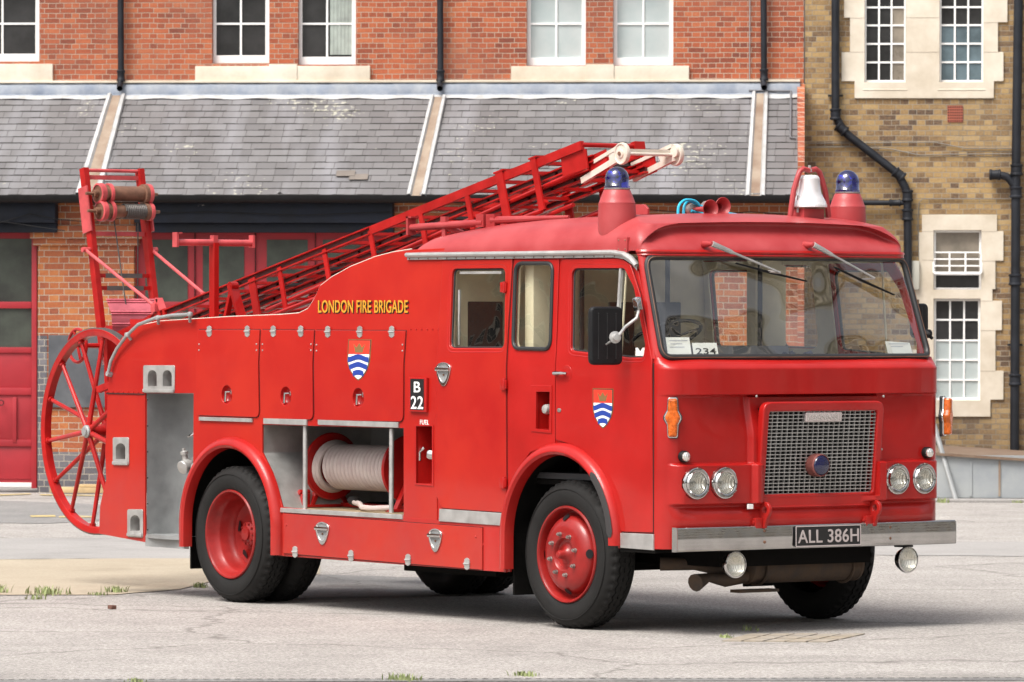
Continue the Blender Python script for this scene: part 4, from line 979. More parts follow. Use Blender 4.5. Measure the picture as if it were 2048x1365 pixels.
# corners of the outer edge
mb = MB(); mb.grid(rows, wrap=True)
cn = [(0, zw0), (1, zw0), (1, zw1), (0, zw1)]
for c in cn:
    js = sorted(range(len(outer)), key=lambda i: (outer[i][0]-c[0])**2*4+(outer[i][1]-c[1])**2)[:2]
    mb.add([cabsurf(*outer[js[0]]), cabsurf(*outer[js[1]]), cabsurf(*c)], [(0, 1, 2)])
P('windscreen_surround', mb, RED, smooth=50)
ws_ = MB(); ws_.tube([cabsurf(a, b, .006) for a, b in WL], .021, 10, closed=True); SEALW = P('windscreen_seal', ws_, SEAL)
ws_ = MB(); ws_.tube([cabsurf(a, b, .027) for a, b in WL], .003, 6, closed=True); link('seal_bead', ws_.mesh('seal_bead'), BROWN, SEALW)
gl_ = MB(); rows = []
nn = 48
for j in range(25):
    z = zwb+(zwt-zwb)*j/24; sl = sb+(st_-sb)*j/24
    rows.append([cabsurf(sl+(1-2*sl)*i/nn, z, -.002) for i in range(nn+1)])
gl_.grid(rows); WS = P('windscreen', gl_, GLASSW, smooth=60)
# light grey reveal inside the far pillar
mb = MB(); far = [(a, b) for a, b in WL if a > .8]
# ---- roof
ZG = 2.535
def ztop(x):
    pts = [(-3.0, 2.66), (-2.9, 2.695), (-2.4, 2.745), (-1.9, 2.770), (-1.4, 2.785), (-.9, 2.80), (-.55, 2.80), (-.3, 2.79)]
    for (a, b), (c, d) in zip(pts, pts[1:]):
        if x <= c: return b+(d-b)*max(0, (x-a))/(c-a)
    return pts[-1][1]
xr0, ylo = -2.99, tum(ZG)+.0
def roof_outline(n_side=70, n_c=26, n_f=150, n_b=30):
    o = []                                                  # (x, y, front weight)
    x_seam = -.49; x0 = -.385; ry = .14
    for i in range(n_side): o.append((xr0+.03+(x_seam-xr0-.03)*i/n_side, ylo, 0.))
    for i in range(n_c): a = PI/2*i/n_c; o.append((x_seam+(x0-x_seam)*math.sin(a), ylo+ry*(1-math.cos(a)), i/n_c))
    for i in range(n_f+1):
        y = ylo+ry+(WB-2*ylo-2*ry)*i/n_f; e = (y-WB/2)/(WB/2-ylo-ry); o.append((x0+.062*(1-e*e), y, 1.))
    for i in range(1, n_c+1): a = PI/2*(1-i/n_c); o.append((x_seam+(x0-x_seam)*math.sin(a), WB-ylo-ry*(1-math.cos(a)), 1-i/n_c))
    for i in range(1, n_side+1): o.append((x_seam+(xr0+.03-x_seam)*i/n_side, WB-ylo, 0.))
    for i in range(1, n_b+1): o.append((xr0, WB-ylo-(WB-2*ylo)*i/n_b, -1.))
    return o
OUT = roof_outline()
def se(u, e, hb=.80):                                       # superellipse quarter as (inset, height)
    if u < .5: h = hb*u/.5; return 1-max(0, 1-h**e)**(1/e), h
    r0 = 1-(1-hb**e)**(1/e); r = r0+(1-r0)*(u-.5)/.5; return r, max(0, 1-(1-r)**e)**(1/e)
def roof_pt(o, u):
    x, y, k = o
    if k < 0:
        r, h = se(u, 2.2); X = x+.55*r; Y = y+(WB/2+(y-WB/2)*.6-y)*r; return (X, Y, ZG+(ztop(X)-ZG)*h)
    fn = max(0, min(1, (x+1.9)/1.3)); e = 2.2+.45*fn
    r, h = se(u, e); tx = max(xr0+.45, min(x, -1.0)) if k == 0 else min(x, -1.0)
    Xs, Ys = x+(tx-x)*r, y+(WB/2+(y-WB/2)*.62-y)*r; Zs = ZG+(ztop(Xs)-(.012+.025*fn)*((Ys-WB/2)/1.2)**2-ZG)*h
    if k == 0: return (Xs, Ys, Zs)
    ye = min(y-ylo, WB-ylo-y); w = sm(.0, 1., k)
    if u < .5: q = u/.5; hh = .77*q; Xf, Yf = x-.105*q**1.3, y+(.03*q if y < WB/2 else -.03*q)*(1-min(1, ye/.5)); rr2 = 0
    else:
        rr2 = (u-.5)/.5; hh = .77+.23*(1-(1-rr2)**2.2); Xf = x-.105-(.50)*rr2; Yf = y+(WB/2+(y-WB/2)*.62-y)*rr2+(.03 if y < WB/2 else -.03)*(1-min(1, ye/.5))*(1-rr2)
    Zf = ZG+(ztop(Xf)-.048*((Yf-WB/2)/1.2)**2-ZG)*hh
    pass
    X, Y, Z = Xs*(1-w)+Xf*w, Ys*(1-w)+Yf*w, Zs*(1-w)+Zf*w
    hb_ = .5*math.sqrt(max(0, 1-(1-min(1, max(0, ye-.01)/.40))**2))**.85
    if hb_ > .05 and u < hb_:
        f = u/hb_; X -= .105*(f**1.7*(1-f)**.42)*2.1*sm(.0, .12, ye)
    return (X, Y, Z)
rows = []
T = [.5*i/56 for i in range(56)]+[.5+.5*i/22 for i in range(23)]
for t in T: rows.append([roof_pt(o, t) for o in OUT])
mb = MB(); mb.grid(rows, wrap=True)
last = rows[-1]; k0 = len(mb.v); c = Vector((-1.7, WB/2, ztop(-1.7)+.01)); ring2 = [Vector(p).lerp(Vector((max(-2.3, min(-1.1, p[0])), WB/2, ztop(p[0])+.0)), .999) for p in last]
mb.grid([last, [tuple(p) for p in ring2]], wrap=True)
ROOF = P('roof', mb, REDROOF, smooth=42)
mb = MB(); drip = [(o[0], o[1], ZG-.006) for o in OUT if o[2] > .0]
dp = [Vector(p)+Vector((.012, 0, 0)) for p in drip]; mb.tube(dp, .014, 6); mb.tube([p+Vector((.004, 0, -.022)) for p in dp], .008, 6); link('drip_rail', mb.mesh('drip_rail'), RED, ROOF)
mb = MB(); mb.box(xr0+.05, -.75, .08, WB-.08, 2.50, 2.515); P('head_lining', mb, CREAM)
a = sd(1240, 490, .03); mb = MB(); mb.box(a.x-.055, a.x+.055, .046, .07, a.z-.05, a.z+.05)
rv = MB(); [rv.lathe((a.x+i*.035, .046, a.z+j*.03), (0, -1, 0), [(.006, 0), (.0005, .006)], 8) for i in (-1, 1) for j in (-1, 1)]
bkt = link('riveted_patch', mb.mesh('riveted_patch', bevel=.003), REDROOF, ROOF); link('rivet', rv.mesh('rivet'), BROWN, bkt)
# ---- beacons on teardrop pods
def beacon(x, y, u, v_dome, v_col, v_seam, v_base):
    zz = lambda v: sd(u, v, y).z
    zd, zc, zs2, z0 = zz(v_dome), zz(v_col), zz(v_seam), 2.56; mb = MB(); rows = []
    for z, r in [(z0, .10), (z0+.05, .118), (z0+.12, .127), (z0+.2, .128), (zs2-.002, .124), (zs2, .1215), (zs2+.002, .124), (zs2+.006, .121), (zs2+(zc-zs2)*.5, .107), (zc-.004, .090), (zc, .086), (zc, .0)]:
        rows.append([(x+r*math.cos(2*PI*k/48), y+r*math.sin(2*PI*k/48), z) for k in range(48)])
    mb.grid(rows, wrap=True); pod = P('beacon_pod', mb, REDROOF)
    q = MB(); q.lathe((x, y, zc), (0, 0, 1), [(.086, 0), (.089, .004), (.089, .012), (.080, .014), (.001, .014)], 36); link('collar', q.mesh('collar'), BLUEG if False else STEEL, pod)
    H = zd-zc-.016; q = MB(); q.lathe((x, y, zc+.014), (0, 0, 1), [(.086, .0), (.087, .010), (.081, .014), (.080, H*.45)]+[(.080*math.cos(a), H*.45+H*.55*math.sin(a)) for a in [PI/2*k/12 for k in range(1, 13)]], 40, cap=False); link('blue_dome', q.mesh('blue_dome', 60), BLUEG, pod)
    q = MB(); q.tube([(x, y, zc+.01), (x, y, zc+.06)], .03, 12); q.lathe((x+.01, y-.02, zc+.09), (.5, -.8, .1), [(.012, -.03), (.042, 0), (.052, .025)], 18, cap=False); link('lamp_reflector', q.mesh('lamp_reflector'), CHROME, pod)
BY0, BY1 = .20, WB-.20
pB = sd(1234, 400, BY0); beacon(pB.x, BY0, 1236, 333, 380, 407, 435)
pB2 = sd(1695, 400, BY1); beacon(pB2.x, BY1, 1694, 340, 388, 415, 437)
# small rear upstand beside the beacon
a = sd(1282, 422, .85); mb = MB(); mb.add([], []); pl_ = [(a.x-.12, 2.76), (a.x+.07, 2.76), (a.x+.07, 2.835), (a.x+.03, 2.865), (a.x-.12, 2.865)]
plate('roof_bracket', [pl_], REDROOF, TR, .85, .02, .003)
# ---- bell in its yoke
def at_uv(u, v, x): return hit(u, v, (1, 0, 0), (x, 0, 0))
bx = -.72; b0 = at_uv(1619, 415, bx); BYc = b0.y; zbt = at_uv(1619, 350, bx).z; zbb = b0.z
mb = MB(); H = zbt-zbb; R_ = .121
prof = [(R_, 0), (R_*1.0, H*.08), (R_*.97, H*.10), (R_*.93, H*.18), (R_*.80, H*.30), (R_*.69, H*.42), (R_*.63, H*.56), (R_*.60, H*.72), (R_*.585, H*.86), (R_*.585, H*.88), (R_*.55, H*.92), (R_*.50, H*.96), (R_*.42, H*.99), (.001, H)]
mb.lathe((bx, BYc, zbb), (0, 0, 1), [(R_*.9, .01)]+prof, 48, cap=False); BELL = P('bell', mb, BELLM, smooth=45)
mb = MB(); w_ = .140; zr = ztop(bx)-.02
yo_ = [(.170, zr), (.160, zbb), (.140, zbb+H*.5), (.112, zbt-.035), (.088, zbt+.02), (.055, zbt+.040), (.0, zbt+.028)]
yk = [(0, BYc-a, b) for a, b in yo_]+[(0, BYc+a, b) for a, b in yo_[:-1][::-1]]
mb.tube([(bx, y, z) for _, y, z in yk], .019, 10); link('yoke', mb.mesh('yoke'), REDROOF, BELL)
mb = MB(); mb.lathe((bx, BYc, zbt+.02), (0, 0, 1), [(.02, 0), (.02, .02), (.01, .022), (.01, .045), (.001, .045)], 8); mb.tube([(bx, BYc-.10, zbb+.08), (bx, BYc-.105, zr+.03)], .008, 8); link('clapper', mb.mesh('clapper'), ALU, BELL)
mb = MB(); mb.box(bx-.09, bx+.05, BYc-.09, BYc+.09, zr-.02, zbb-.01); link('bell_base', mb.mesh('bell_base', bevel=.004), REDROOF, BELL)
# ---- air horns with blue hoses
def smooth_path(p, n=8):
    p = [Vector(q) for q in p]; out = []
    for i in range(len(p)-1):
        a, b, c, d = p[max(0, i-1)], p[i], p[i+1], p[min(len(p)-1, i+2)]
        for k in range(n): t = k/n; out.append(.5*((2*b)+(c-a)*t+(2*a-5*b+4*c-d)*t*t+(3*b-a-3*c+d)*t**3))
    return out+[p[-1]]
def horn(u, v, x, L):
    c = at_uv(u, v, x); d = Vector((1, -.12, .0)).normalized(); 
    mb = MB(); mb.lathe(c, d, [(.012, -L), (.016, -L*.5), (.022, -L*.25), (.034, -.035), (.054, -.006), (.062, 0), (.060, .002), (.050, -.008), (.028, -.04), (.012, -.10)], 28, cap=False)
    o = P('air_horn', mb, REDROOF); q = MB(); q.lathe(c-d*L, d, [(.001, -.05), (.035, -.045), (.04, -.03), (.04, 0), (.02, .01)], 18); link('horn_diaphragm', q.mesh('horn_diaphragm'), STEEL, o); return c-d*L
hx = -.80
e1 = horn(1421, 418, hx, .22); e2 = horn(1446, 413, hx-.03, .19)
q = MB(); q.lathe(e1+Vector((.22, .026, .0)), (1, -.12, 0), [(.001, -.11)], 3) if False else None
mb = MB(); zr = ztop(hx)-.02
def hz(u, v, x): return at_uv(u, v, x)
mb.tube(smooth_path([hz(1356, 433, -.95), hz(1358, 412, -.96), hz(1370, 401, -.97), hz(1388, 402, -.98), hz(1398, 410, -.98)]), .010, 8)
mb.tube(smooth_path([hz(1367, 433, -.97), hz(1369, 412, -.99), hz(1378, 403, -1.0), hz(1392, 408, -1.0), hz(1402, 414, -1.0)]), .010, 8)
mb.tube(smooth_path([hz(1383, 422, -.98), hz(1400, 427, -.98), hz(1440, 431, -.93), hz(1474, 431, -.93)]), .010, 8); mb.tube(smooth_path([hz(1400, 412, -1.), hz(1440, 424, -.98), hz(1474, 430, -.96)]), .009, 8)
P('air_hose', mb, BLUEV)
mb = MB(); mb.box(e1.x-.02, e1.x+.04, e1.y-.03, e1.y+.14, zr-.01, e1.z-.03); P('horn_bracket', mb, STEEL)
# ---- radiator panel
XG = .005; zgm = fr(1640, 905, XG).z
def shearx(o):
    for v in o.data.vertices: v.co.x += .10*(v.co.z-zgm)
    return o
GO = [(1533, 824), (1752, 821), (1745, 985), (1532, 989)]
gin = f2(GO, XG); ymin = sum(gin[i][0] for i in (0, 3))/2; ymax = sum(gin[i][0] for i in (1, 2))/2; z1_, z0_ = (gin[0][1]+gin[1][1])/2, (gin[2][1]+gin[3][1])/2
GI = rpoly([(ymin, z0_), (ymax, z0_), (ymax, z1_), (ymin, z1_)], .02)
GOUT = rpoly([(ymin-.055, z0_-.055), (ymax+.055, z0_-.055), (ymax+.055, z1_+.065), (ymin-.055, z1_+.065)], .07)
gf = shearx(plate('grille_frame', [GOUT, GI], RED, TR, XG+.012, .06, .012, plane='front', res=3))
mb = MB(); mb.box(XG-.10, XG-.09, ymin-.02, ymax+.02, z0_-.02, z1_+.02); shearx(link('radiator', mb.mesh('radiator'), BLACK, gf))
mb = MB(); NR, NC = 23, 21; gx = XG-.012
for i in range(NR+1):
    z = z0_+(z1_-z0_)*i/NR; mb.box(gx-.012, gx+.006, ymin-.01, ymax+.01, z-.0028, z+.0028)
for j in range(NC+1):
    y = ymin+(ymax-ymin)*j/NC; mb.box(gx-.016, gx+.001, y-.0022, y+.0022, z0_-.01, z1_+.01)
GR = shearx(P('grille', mb, ALU, smooth=0))
def f_at(u, v, x): p = fr(u, v, x); return p
a, b = f_at(1611, 844, XG+.03), f_at(1683, 825, XG+.03)
bd = shearx(plate('name_badge', [rpoly([(a.y, a.z), (b.y, a.z), (b.y, b.z), (a.y, b.z)], .006)], PLATES, TR, XG+.012, .02, .003, plane='front'))
h_ = b.z-a.z; w_ = b.y-a.y
shearx(text_obj('badge_lettering', 'DENNIS', (a.y+w_*.14, a.z+h_*.2, b.y-w_*.12, b.z-h_*.2), CHROME, bd, XG+.016, 'front', bold=.006))
for k in (.04, .93): mb = MB(); mb.box(XG+.01, XG+.0155, a.y+w_*k, a.y+w_*(k+.03), a.z+h_*.15, b.z-h_*.15); shearx(link('badge_bar', mb.mesh('badge_bar'), CHROME, bd))
p = f_at(1643, 931, XG+.06); mb = MB(); mb.lathe((XG-.02, p.y, p.z), (1, 0, 0), [(.075, 0), (.078, .03), (.076, .075), (.068, .082), (.066, .076)], 32, cap=False); bl = P('blue_lamp', mb, new_mat('lamp_housing', (.22, .07, .06), .4, metal=.4, var=.2))
mb = MB(); mb.lathe((XG-.02, p.y, p.z), (1, 0, 0), [(.069, .074), (.06, .086), (.035, .093), (.001, .096)], 28, cap=False); link('lamp_lens', mb.mesh('lamp_lens'), new_mat('blue_lens_dark', (.004, .006, .05), .08, coat=1.), bl)
rivets('rivet', [f_at(1513, 793, -.0), f_at(1508, 902, -.02), f_at(1767, 793, 0.), f_at(1763, 899, -.02)], .009, ALU, plane='front')
# panel seams either side
for u in (1507, 1772):
    pt, pb = f_at(u, 792, -.03), f_at(u-8, 1000, -.03); mb = MB(); mb.box(-.045, .005+.0, pt.y-.004, pt.y+.004, pb.z, pt.z)
p = f_at(1501, 1013.5, .0); mb = MB(); mb.box(-.012, .004, p.y-.02, p.y+.02, p.z-.016, p.z+.016); P('white_tab', mb, WHITE)
# ---- headlamps
def headlamp(yc, zc, x):
    o_ = (x, yc, zc)
    mb = MB(); mb.lathe(o_, (1, 0, 0), [(.104, -.06), (.107, .0), (.103, .012), (.098, .014), (.094, .008), (.090, .004), (.082, .014), (.078, .022), (.074, .020), (.072, .010)], 44, cap=False)
    h = P('headlamp', mb, CHROME)
    q = MB(); q.lathe(o_, (1, 0, 0), [(.074, .008), (.070, .018), (.05, .027), (.025, .031), (.001, .032)], 36, cap=False); link('lamp_glass', q.mesh('lamp_glass', 60), LENS, h)
    q = MB(); q.lathe(o_, (1, 0, 0), [(.073, .006), (.062, -.02), (.04, -.042), (.02, -.05), (.001, -.051)], 36, cap=False); link('reflector', q.mesh('reflector', 60), HEADL, h)
    q = MB(); q.lathe((x-.05, yc, zc), (1, 0, 0), [(.008, 0), (.012, .01), (.012, .03), (.001, .034)], 12); link('bulb', q.mesh('bulb'), ALU, h)
    q = MB()
    for k in range(3):
        a = PI/2+k*2*PI/3; q.lathe((x+.012, yc+.1*math.cos(a), zc+.1*math.sin(a)), (1, 0, 0), [(.006, 0), (.005, .004), (.001, .005)], 8)
    link('screw', q.mesh('screw'), STEEL, h)
XH = -.005
for u, v, xh in ((1395.5, 967.5, -.030), (1452, 966.5, -.012), (1797, 958.5, -.012), (1850, 957.5, -.030)):
    p = fr(u, v, xh+.015); headlamp(p.y, p.z, xh)
for u, v, x in ((1374, 914, -.06), (1861, 906, -.05)):
    p = fr(u, v, x+.02); mb = MB(); mb.lathe((x-.01, p.y, p.z), (1, 0, 0), [(.038, -.05), (.039, .012), (.035, .018), (.032, .015)], 24, cap=False); h = P('side_lamp', mb, BLACK)
    q = MB(); q.lathe((x-.01, p.y, p.z), (1, 0, 0), [(.032, .013), (.030, .028), (.018, .038), (.001, .042)], 20, cap=False); link('lamp_lens', q.mesh('lamp_lens'), HEADL, h)
# ---- indicators
ol = [(-.030, .118), (-.024, .128), (.024, .128), (.030, .118), (.034, .045), (.052, .008), (.052, -.008), (.034, -.045), (.030, -.118), (.024, -.128), (-.024, -.128), (-.030, -.118), (-.034, -.045), (-.052, -.008), (-.052, .008), (-.034, .045)]
def indicator(yc, zc, x, ang, dp=.03):
    def tr(mesh):
        R_ = Matrix.Translation((x, yc, zc)) @ Matrix.Rotation(ang, 4, 'Z'); mesh.transform(R_); return mesh
    def pl(loops, at, th, bev):
        me = plate_mesh(loops, th, bev, 2)
        for v in me.vertices: a, b, c = v.co; v.co = (at+c-th/2, a, b)
        finish(me, 40); return tr(me)
    s_ = lambda k: [(a*k, b*(1-(1-k)*.35)) for a, b in rpoly(ol, .006, 3)]
    base = link('indicator', pl([s_(1.22)], .012, .02, .004), SEAL, TR)
    link('bezel', pl([s_(1.1), s_(.86)], .024, .016, .004), CHROME, base)
    l = link('lens', pl([s_(.9)], .010+dp, dp, .014), AMBER, base)
p = fr(1345, 836, -.11); indicator(p.y+.0, p.z, -.108, math.radians(-38))
# on the far corner the same lamp shows edge on
p = hit(1879, 833, (0, 1, 0), (0, WB-.0, 0)); indicator(WB+.012, p.z, p.x+.012, math.radians(32), .058)
# ---- tow eyes
def toweye(u, v, x):
    p = fr(u, v, x); c = (p.x, p.z); pts = []
    ring_ = [(.055*math.cos(t), .055*math.sin(t)) for t in [math.radians(-60)+math.radians(250)*k/18 for k in range(19)]]
    outl = [(c[0]-.02+a, c[1]+b) for a, b in ring_] + [(c[0]-.12, c[1]-.05), (c[0]-.12, c[1]-.12), (c[0]-.02, c[1]-.12)]
    hol = [(c[0]-.018+.024*math.cos(t), c[1]+.003+.024*math.sin(t)) for t in [2*PI*k/20 for k in range(20)]]
    o = plate('tow_eye', [outl, hol], RED, TR, p.y-.012, .024, .004)
    mb = MB(); mb.box(p.x-.16, p.x-.03, p.y-.075, p.y-.013, c[1]-.12, c[1]-.05); mb.lathe((p.x-.05, p.y-.075, c[1]-.08), (0, -1, 0), [(.014, 0), (.014, .01), (.001, .012)], 6); link('lug', mb.mesh('lug', bevel=.004), RED, o)
toweye(1535, 1021, .045); toweye(1755, 1017, .045)
# ---- bumper
ZB0, ZB1 = (fr(1352, 1104, 0).z+fr(1910, 1089, 0).z)/2, (fr(1352, 1056.5, 0).z+fr(1910, 1040, 0).z)/2
YB0, YB1 = fr(1352, 1080, 0).y, fr(1910, 1065, 0).y
mb = MB(); rows = []
prof = [(-.055, ZB1), (-.012, ZB1), (-.004, ZB1-.003), (0, ZB1-.010), (.001, (ZB0+ZB1)/2), (0, ZB0+.010), (-.004, ZB0+.003), (-.012, ZB0), (-.055, ZB0)]
ys_ = [YB0+(YB1-YB0)*k/120 for k in range(121)]
for y in ys_:
    wob = .0035*math.sin(y*4.3)+.0016*math.sin(y*11+1)+.0008*math.sin(y*27)
    rows.append([(x+wob+.012, y, z) for x, z in prof])
mb.grid(rows)
for y in (YB0, YB1): mb.add([(x+.012, y, z) for x, z in prof], [tuple(range(len(prof)))])
BUMP = P('bumper', mb, BUMPM, smooth=40)
mb = MB()
for u in (1529, 1780):
    p = fr(u, 1070, .012); 
    for dz in (.045, -.03): mb.lathe((.0125, p.y, (ZB0+ZB1)/2+dz), (1, 0, 0), [(.011, 0), (.010, .005), (.001, .008)], 10)
link('bolt', mb.mesh('bolt'), BROWN, BUMP)
a, b = fr(1592, 1092, .03), fr(1722.5, 1053.5, .03)
npz0, npz1 = ZB0+.012, ZB1-.010
np_ = plate('number_plate', [rpoly([(a.y, npz0), (b.y, npz0), (b.y, npz1), (a.y, npz1)], .006)], PLATEB, TR, .026, .012, .002, plane='front')
rim = plate('plate_rim', [rpoly([(a.y, npz0), (b.y, npz0), (b.y, npz1), (a.y, npz1)], .006), rpoly([(a.y+.007, npz0+.007), (b.y-.007, npz0+.007), (b.y-.007, npz1-.007), (a.y+.007, npz1-.007)], .004)], PLATES, np_, .029, .003, .001, plane='front')
text_obj('number', 'ALL 386H', (a.y+.018, npz0+.024, b.y-.020, npz1-.026), PLATES, np_, .031, 'front', th=.004, bold=.008)
# ---- fog lamps
def foglamp(u, v, x):
    p = fr(u, v, x); mb = MB()
    mb.lathe((x, p.y, p.z), (1, 0, 0), [(.001, -.09), (.04, -.085), (.072, -.05), (.088, -.01), (.090, .0), (.088, .01), (.080, .012)], 36, cap=False)
    o = P('fog_lamp', mb, CHROME); q = MB(); q.lathe((x, p.y, p.z), (1, 0, 0), [(.081, .008), (.07, .018), (.04, .026), (.001, .029)], 30, cap=False); link('lamp_lens', q.mesh('lamp_lens'), LENS, o)
    q = MB(); q.lathe((x, p.y, p.z), (1, 0, 0), [(.080, .006), (.06, -.025), (.03, -.045), (.001, -.05)], 30, cap=False); link('reflector', q.mesh('reflector', 60), HEADL, o)
    q = MB(); q.tube([(x-.03, p.y, p.z+.08), (x-.03, p.y, ZB0+.01)], .014, 8); q.box(x-.08, x-.0, p.y-.05, p.y+.05, p.z+.085, p.z+.098); link('lamp_bracket', q.mesh('lamp_bracket'), BLACK, o)
foglamp(1470, 1130, -.02); foglamp(1815, 1120, -.02)
# ---- silencer slung across under the bumper
a, b = fr(1512, 1135, -.30), fr(1730, 1128, -.30); rr_ = .118
mb = MB(); zc = .5*(a.z+b.z); 
mb.lathe((-.42, a.y, zc), (0, 1, 0), [(.02, -.02), (rr_*.8, -.015), (rr_, .0), (rr_*1.02, .02), (rr_*.97, .03), (rr_*.97, b.y-a.y-.03), (rr_*1.02, b.y-a.y-.02), (rr_, b.y-a.y), (rr_*.7, b.y-a.y+.015), (.02, b.y-a.y+.02)], 32)
SIL = P('silencer', mb, RUST)
mb = MB()
for y in (a.y+.10, b.y-.10):
    mb.tube([(-.42+(rr_+.008)*math.cos(t), y, zc+(rr_+.008)*math.sin(t)) for t in [2*PI*k/24 for k in range(24)]], .010, 6, closed=True); mb.box(-.34, -.30, y-.02, y+.02, zc+.06, zc+.22); mb.tube([(-.30, y-.02, zc+.02), (-.30, y-.02, zc+.12)], .008, 6)
link('strap', mb.mesh('strap'), RUST, SIL)
mb = MB(); mb.tube([(-.42, a.y-.02, zc), (-.43, a.y-.16, zc-.02), (-.55, a.y-.32, zc+.02), (-.7, a.y-.5, zc+.02)], [.04, .045, .04, .045], 12); mb.tube([(-.40, a.y-.02, zc-.06), (-.38, a.y-.2, zc-.08), (-.36, a.y-.36, zc-.06), (-.32, a.y-.50, zc-.09)], [.05, .05, .03, .06], 12)
mb.box(-.40, -.30, a.y-.14, a.y+.2, zc-rr_-.05, zc-rr_-.03)
link('exhaust_pipe', mb.mesh('exhaust_pipe'), RUST, SIL)
# ---- bonnet flap under the windscreen
a, b = f_at(1632, 752, .0), f_at(1676, 734, -.0); zf_ = zF(747)
mb = MB(); 
for (ya, za_, yb_, zb__) in ((a.y, zf_-.03, b.y, zf_-.03), (a.y, zf_-.03, a.y-.03, zf_+.03), (b.y, zf_-.03, b.y-.02, zf_+.035)): mb.bar((-.052, ya, za_), (-.058, yb_, zb__), .006, .004)
P('flap_seam', mb, SLOT)
mb = MB(); mb.box(-.055, -.035, (a.y+b.y)/2-.03, (a.y+b.y)/2+.03, zf_-.036, zf_-.024); P('flap_catch', mb, ALU)
# ---- wipers
def on_ws(u, v, off):
    best = None
    s, z = find_s(u, v); return cabsurf(s, z, off)
def wiper(base, elbow, b0_, b1_):
    pb = fr(*base, x=-.275); pe = on_ws(*elbow, .07); q0, q1 = on_ws(*b0_, .035), on_ws(*b1_, .035)
    mb = MB(); mb.tube([pb, pb.lerp(pe, .28), pb.lerp(pe, .32), pe], [.020, .015, .009, .007], 8); o = P('wiper', mb, ALU)
    m2 = MB(); m2.lathe(pb+Vector((-.09, 0, 0)), (1, 0, 0), [(.026, 0), (.022, .04), (.015, .07), (.016, .095), (.001, .10)], 12); link('wiper_boss', m2.mesh('wiper_boss'), REDROOF, o)
    m3 = MB(); m3.tube([q0, q0.lerp(q1, .5)+(q1-q0).cross(Vector((1, 0, 0))).normalized()*.004, q1], [.006, .010, .006], 6); m3.bar(q0, q1, .004, .03, (1, 0, 0)); link('wiper_blade', m3.mesh('wiper_blade'), BLACK, o)
    m4 = MB(); m4.tube([pe, q0.lerp(q1, .45)], .009, 6); link('wiper_clip', m4.mesh('wiper_clip'), STEEL, o)
wiper((1424, 488), (1548, 546), (1466, 527), (1606, 563)); wiper((1627, 490), (1735, 557), (1662, 535), (1780, 590))
# ---- mirrors
def mirror(c, w, h, ang, m=BLACK):
    R_ = Matrix.Translation(c) @ Matrix.Rotation(ang, 4, 'Z')
    me = plate_mesh([rpoly([(-w/2, -h/2), (w/2, -h/2), (w/2, h/2), (-w/2, h/2)], .045, 8)], .05, .018, 5)
    for v in me.vertices: a, b, c_ = v.co; v.co = (c_, a, b)
    finish(me, 50); me.transform(R_); o = link('wing_mirror', me, BLACK, TR)
    g = plate_mesh([rpoly([(-w/2+.012, -h/2+.012), (w/2-.012, -h/2+.012), (w/2-.012, h/2-.012), (-w/2+.012, h/2-.012)], .035, 8)], .004, .001, 2)
    for v in g.vertices: a, b, c_ = v.co; v.co = (-.0255+c_, a, b)
    g.transform(R_); link('mirror_glass', g, CHROME, o)
    q = MB()
    for k in (-.27, 0, .27): q.bar((.0255, k*w, -h*.36), (.0255, k*w, h*.36), .006, .003, (1, 0, 0))
    for k in (-.27, .0, .27):
        for j in (-.38, .38): q.lathe((.025, k*w, j*h), (1, 0, 0), [(.006, 0), (.001, .003)], 6)
    me = q.mesh('rib'); me.transform(R_); link('rib', me, SEAL, o); return o, R_
YM = -.20
pm = sd(1210.5, 672, YM)
mo, R_ = mirror(pm, .25, .385, math.radians(-6))
pj = sd(1226, 675, YM-.03); pa = sd(1275, 612, .0)
q = MB(); q.tube([pj+Vector((.05, 0, 0)), sd(1250, 655, -.15), sd(1273, 637, -.06), sd(1277, 624, -.045), sd(1277, 612, -.04)], .011, 10); q.tube([pj+Vector((.05, 0, 0)), sd(1207, 689, YM-.01)+Vector((.03, 0, 0))], [.010, .006], 8)
link('mirror_arm', q.mesh('mirror_arm'), ALU, mo)
q = MB(); q.lathe(pj+Vector((.02, 0, 0)), (1, -.3, 0), [(.040, 0), (.040, .012), (.022, .016), (.026, .03), (.022, .042), (.001, .044)], 20); link('mirror_clamp', q.mesh('mirror_clamp'), ALU, mo)
q = MB(); q.bar(sd(1277, 622, -.04), sd(1273, 596, -.035), .04, .05, (1, 0, 0)); q.tube([sd(1277, 600, -.06), sd(1270, 600, .03)], .012, 8); link('mirror_bracket', q.mesh('mirror_bracket', bevel=.008), CHROME, mo)
YM2 = WB+.20
pf = sd(1838, 642, YM2); mo2, _ = mirror(pf, .16, .24, math.radians(10))
q = MB(); q.tube([sd(1842, 655, YM2), sd(1858, 668, YM2-.05), sd(1846, 660, WB-.05)], .010, 8); q.tube([sd(1848, 662, YM2-.02), sd(1864, 677, YM2-.02)], .012, 8); q.lathe(sd(1852, 668, YM2-.05), (.2, 1, 0), [(.03, -.02), (.03, .03), (.02, .04)], 12); link('mirror_arm', q.mesh('mirror_arm'), BLACK, mo2)
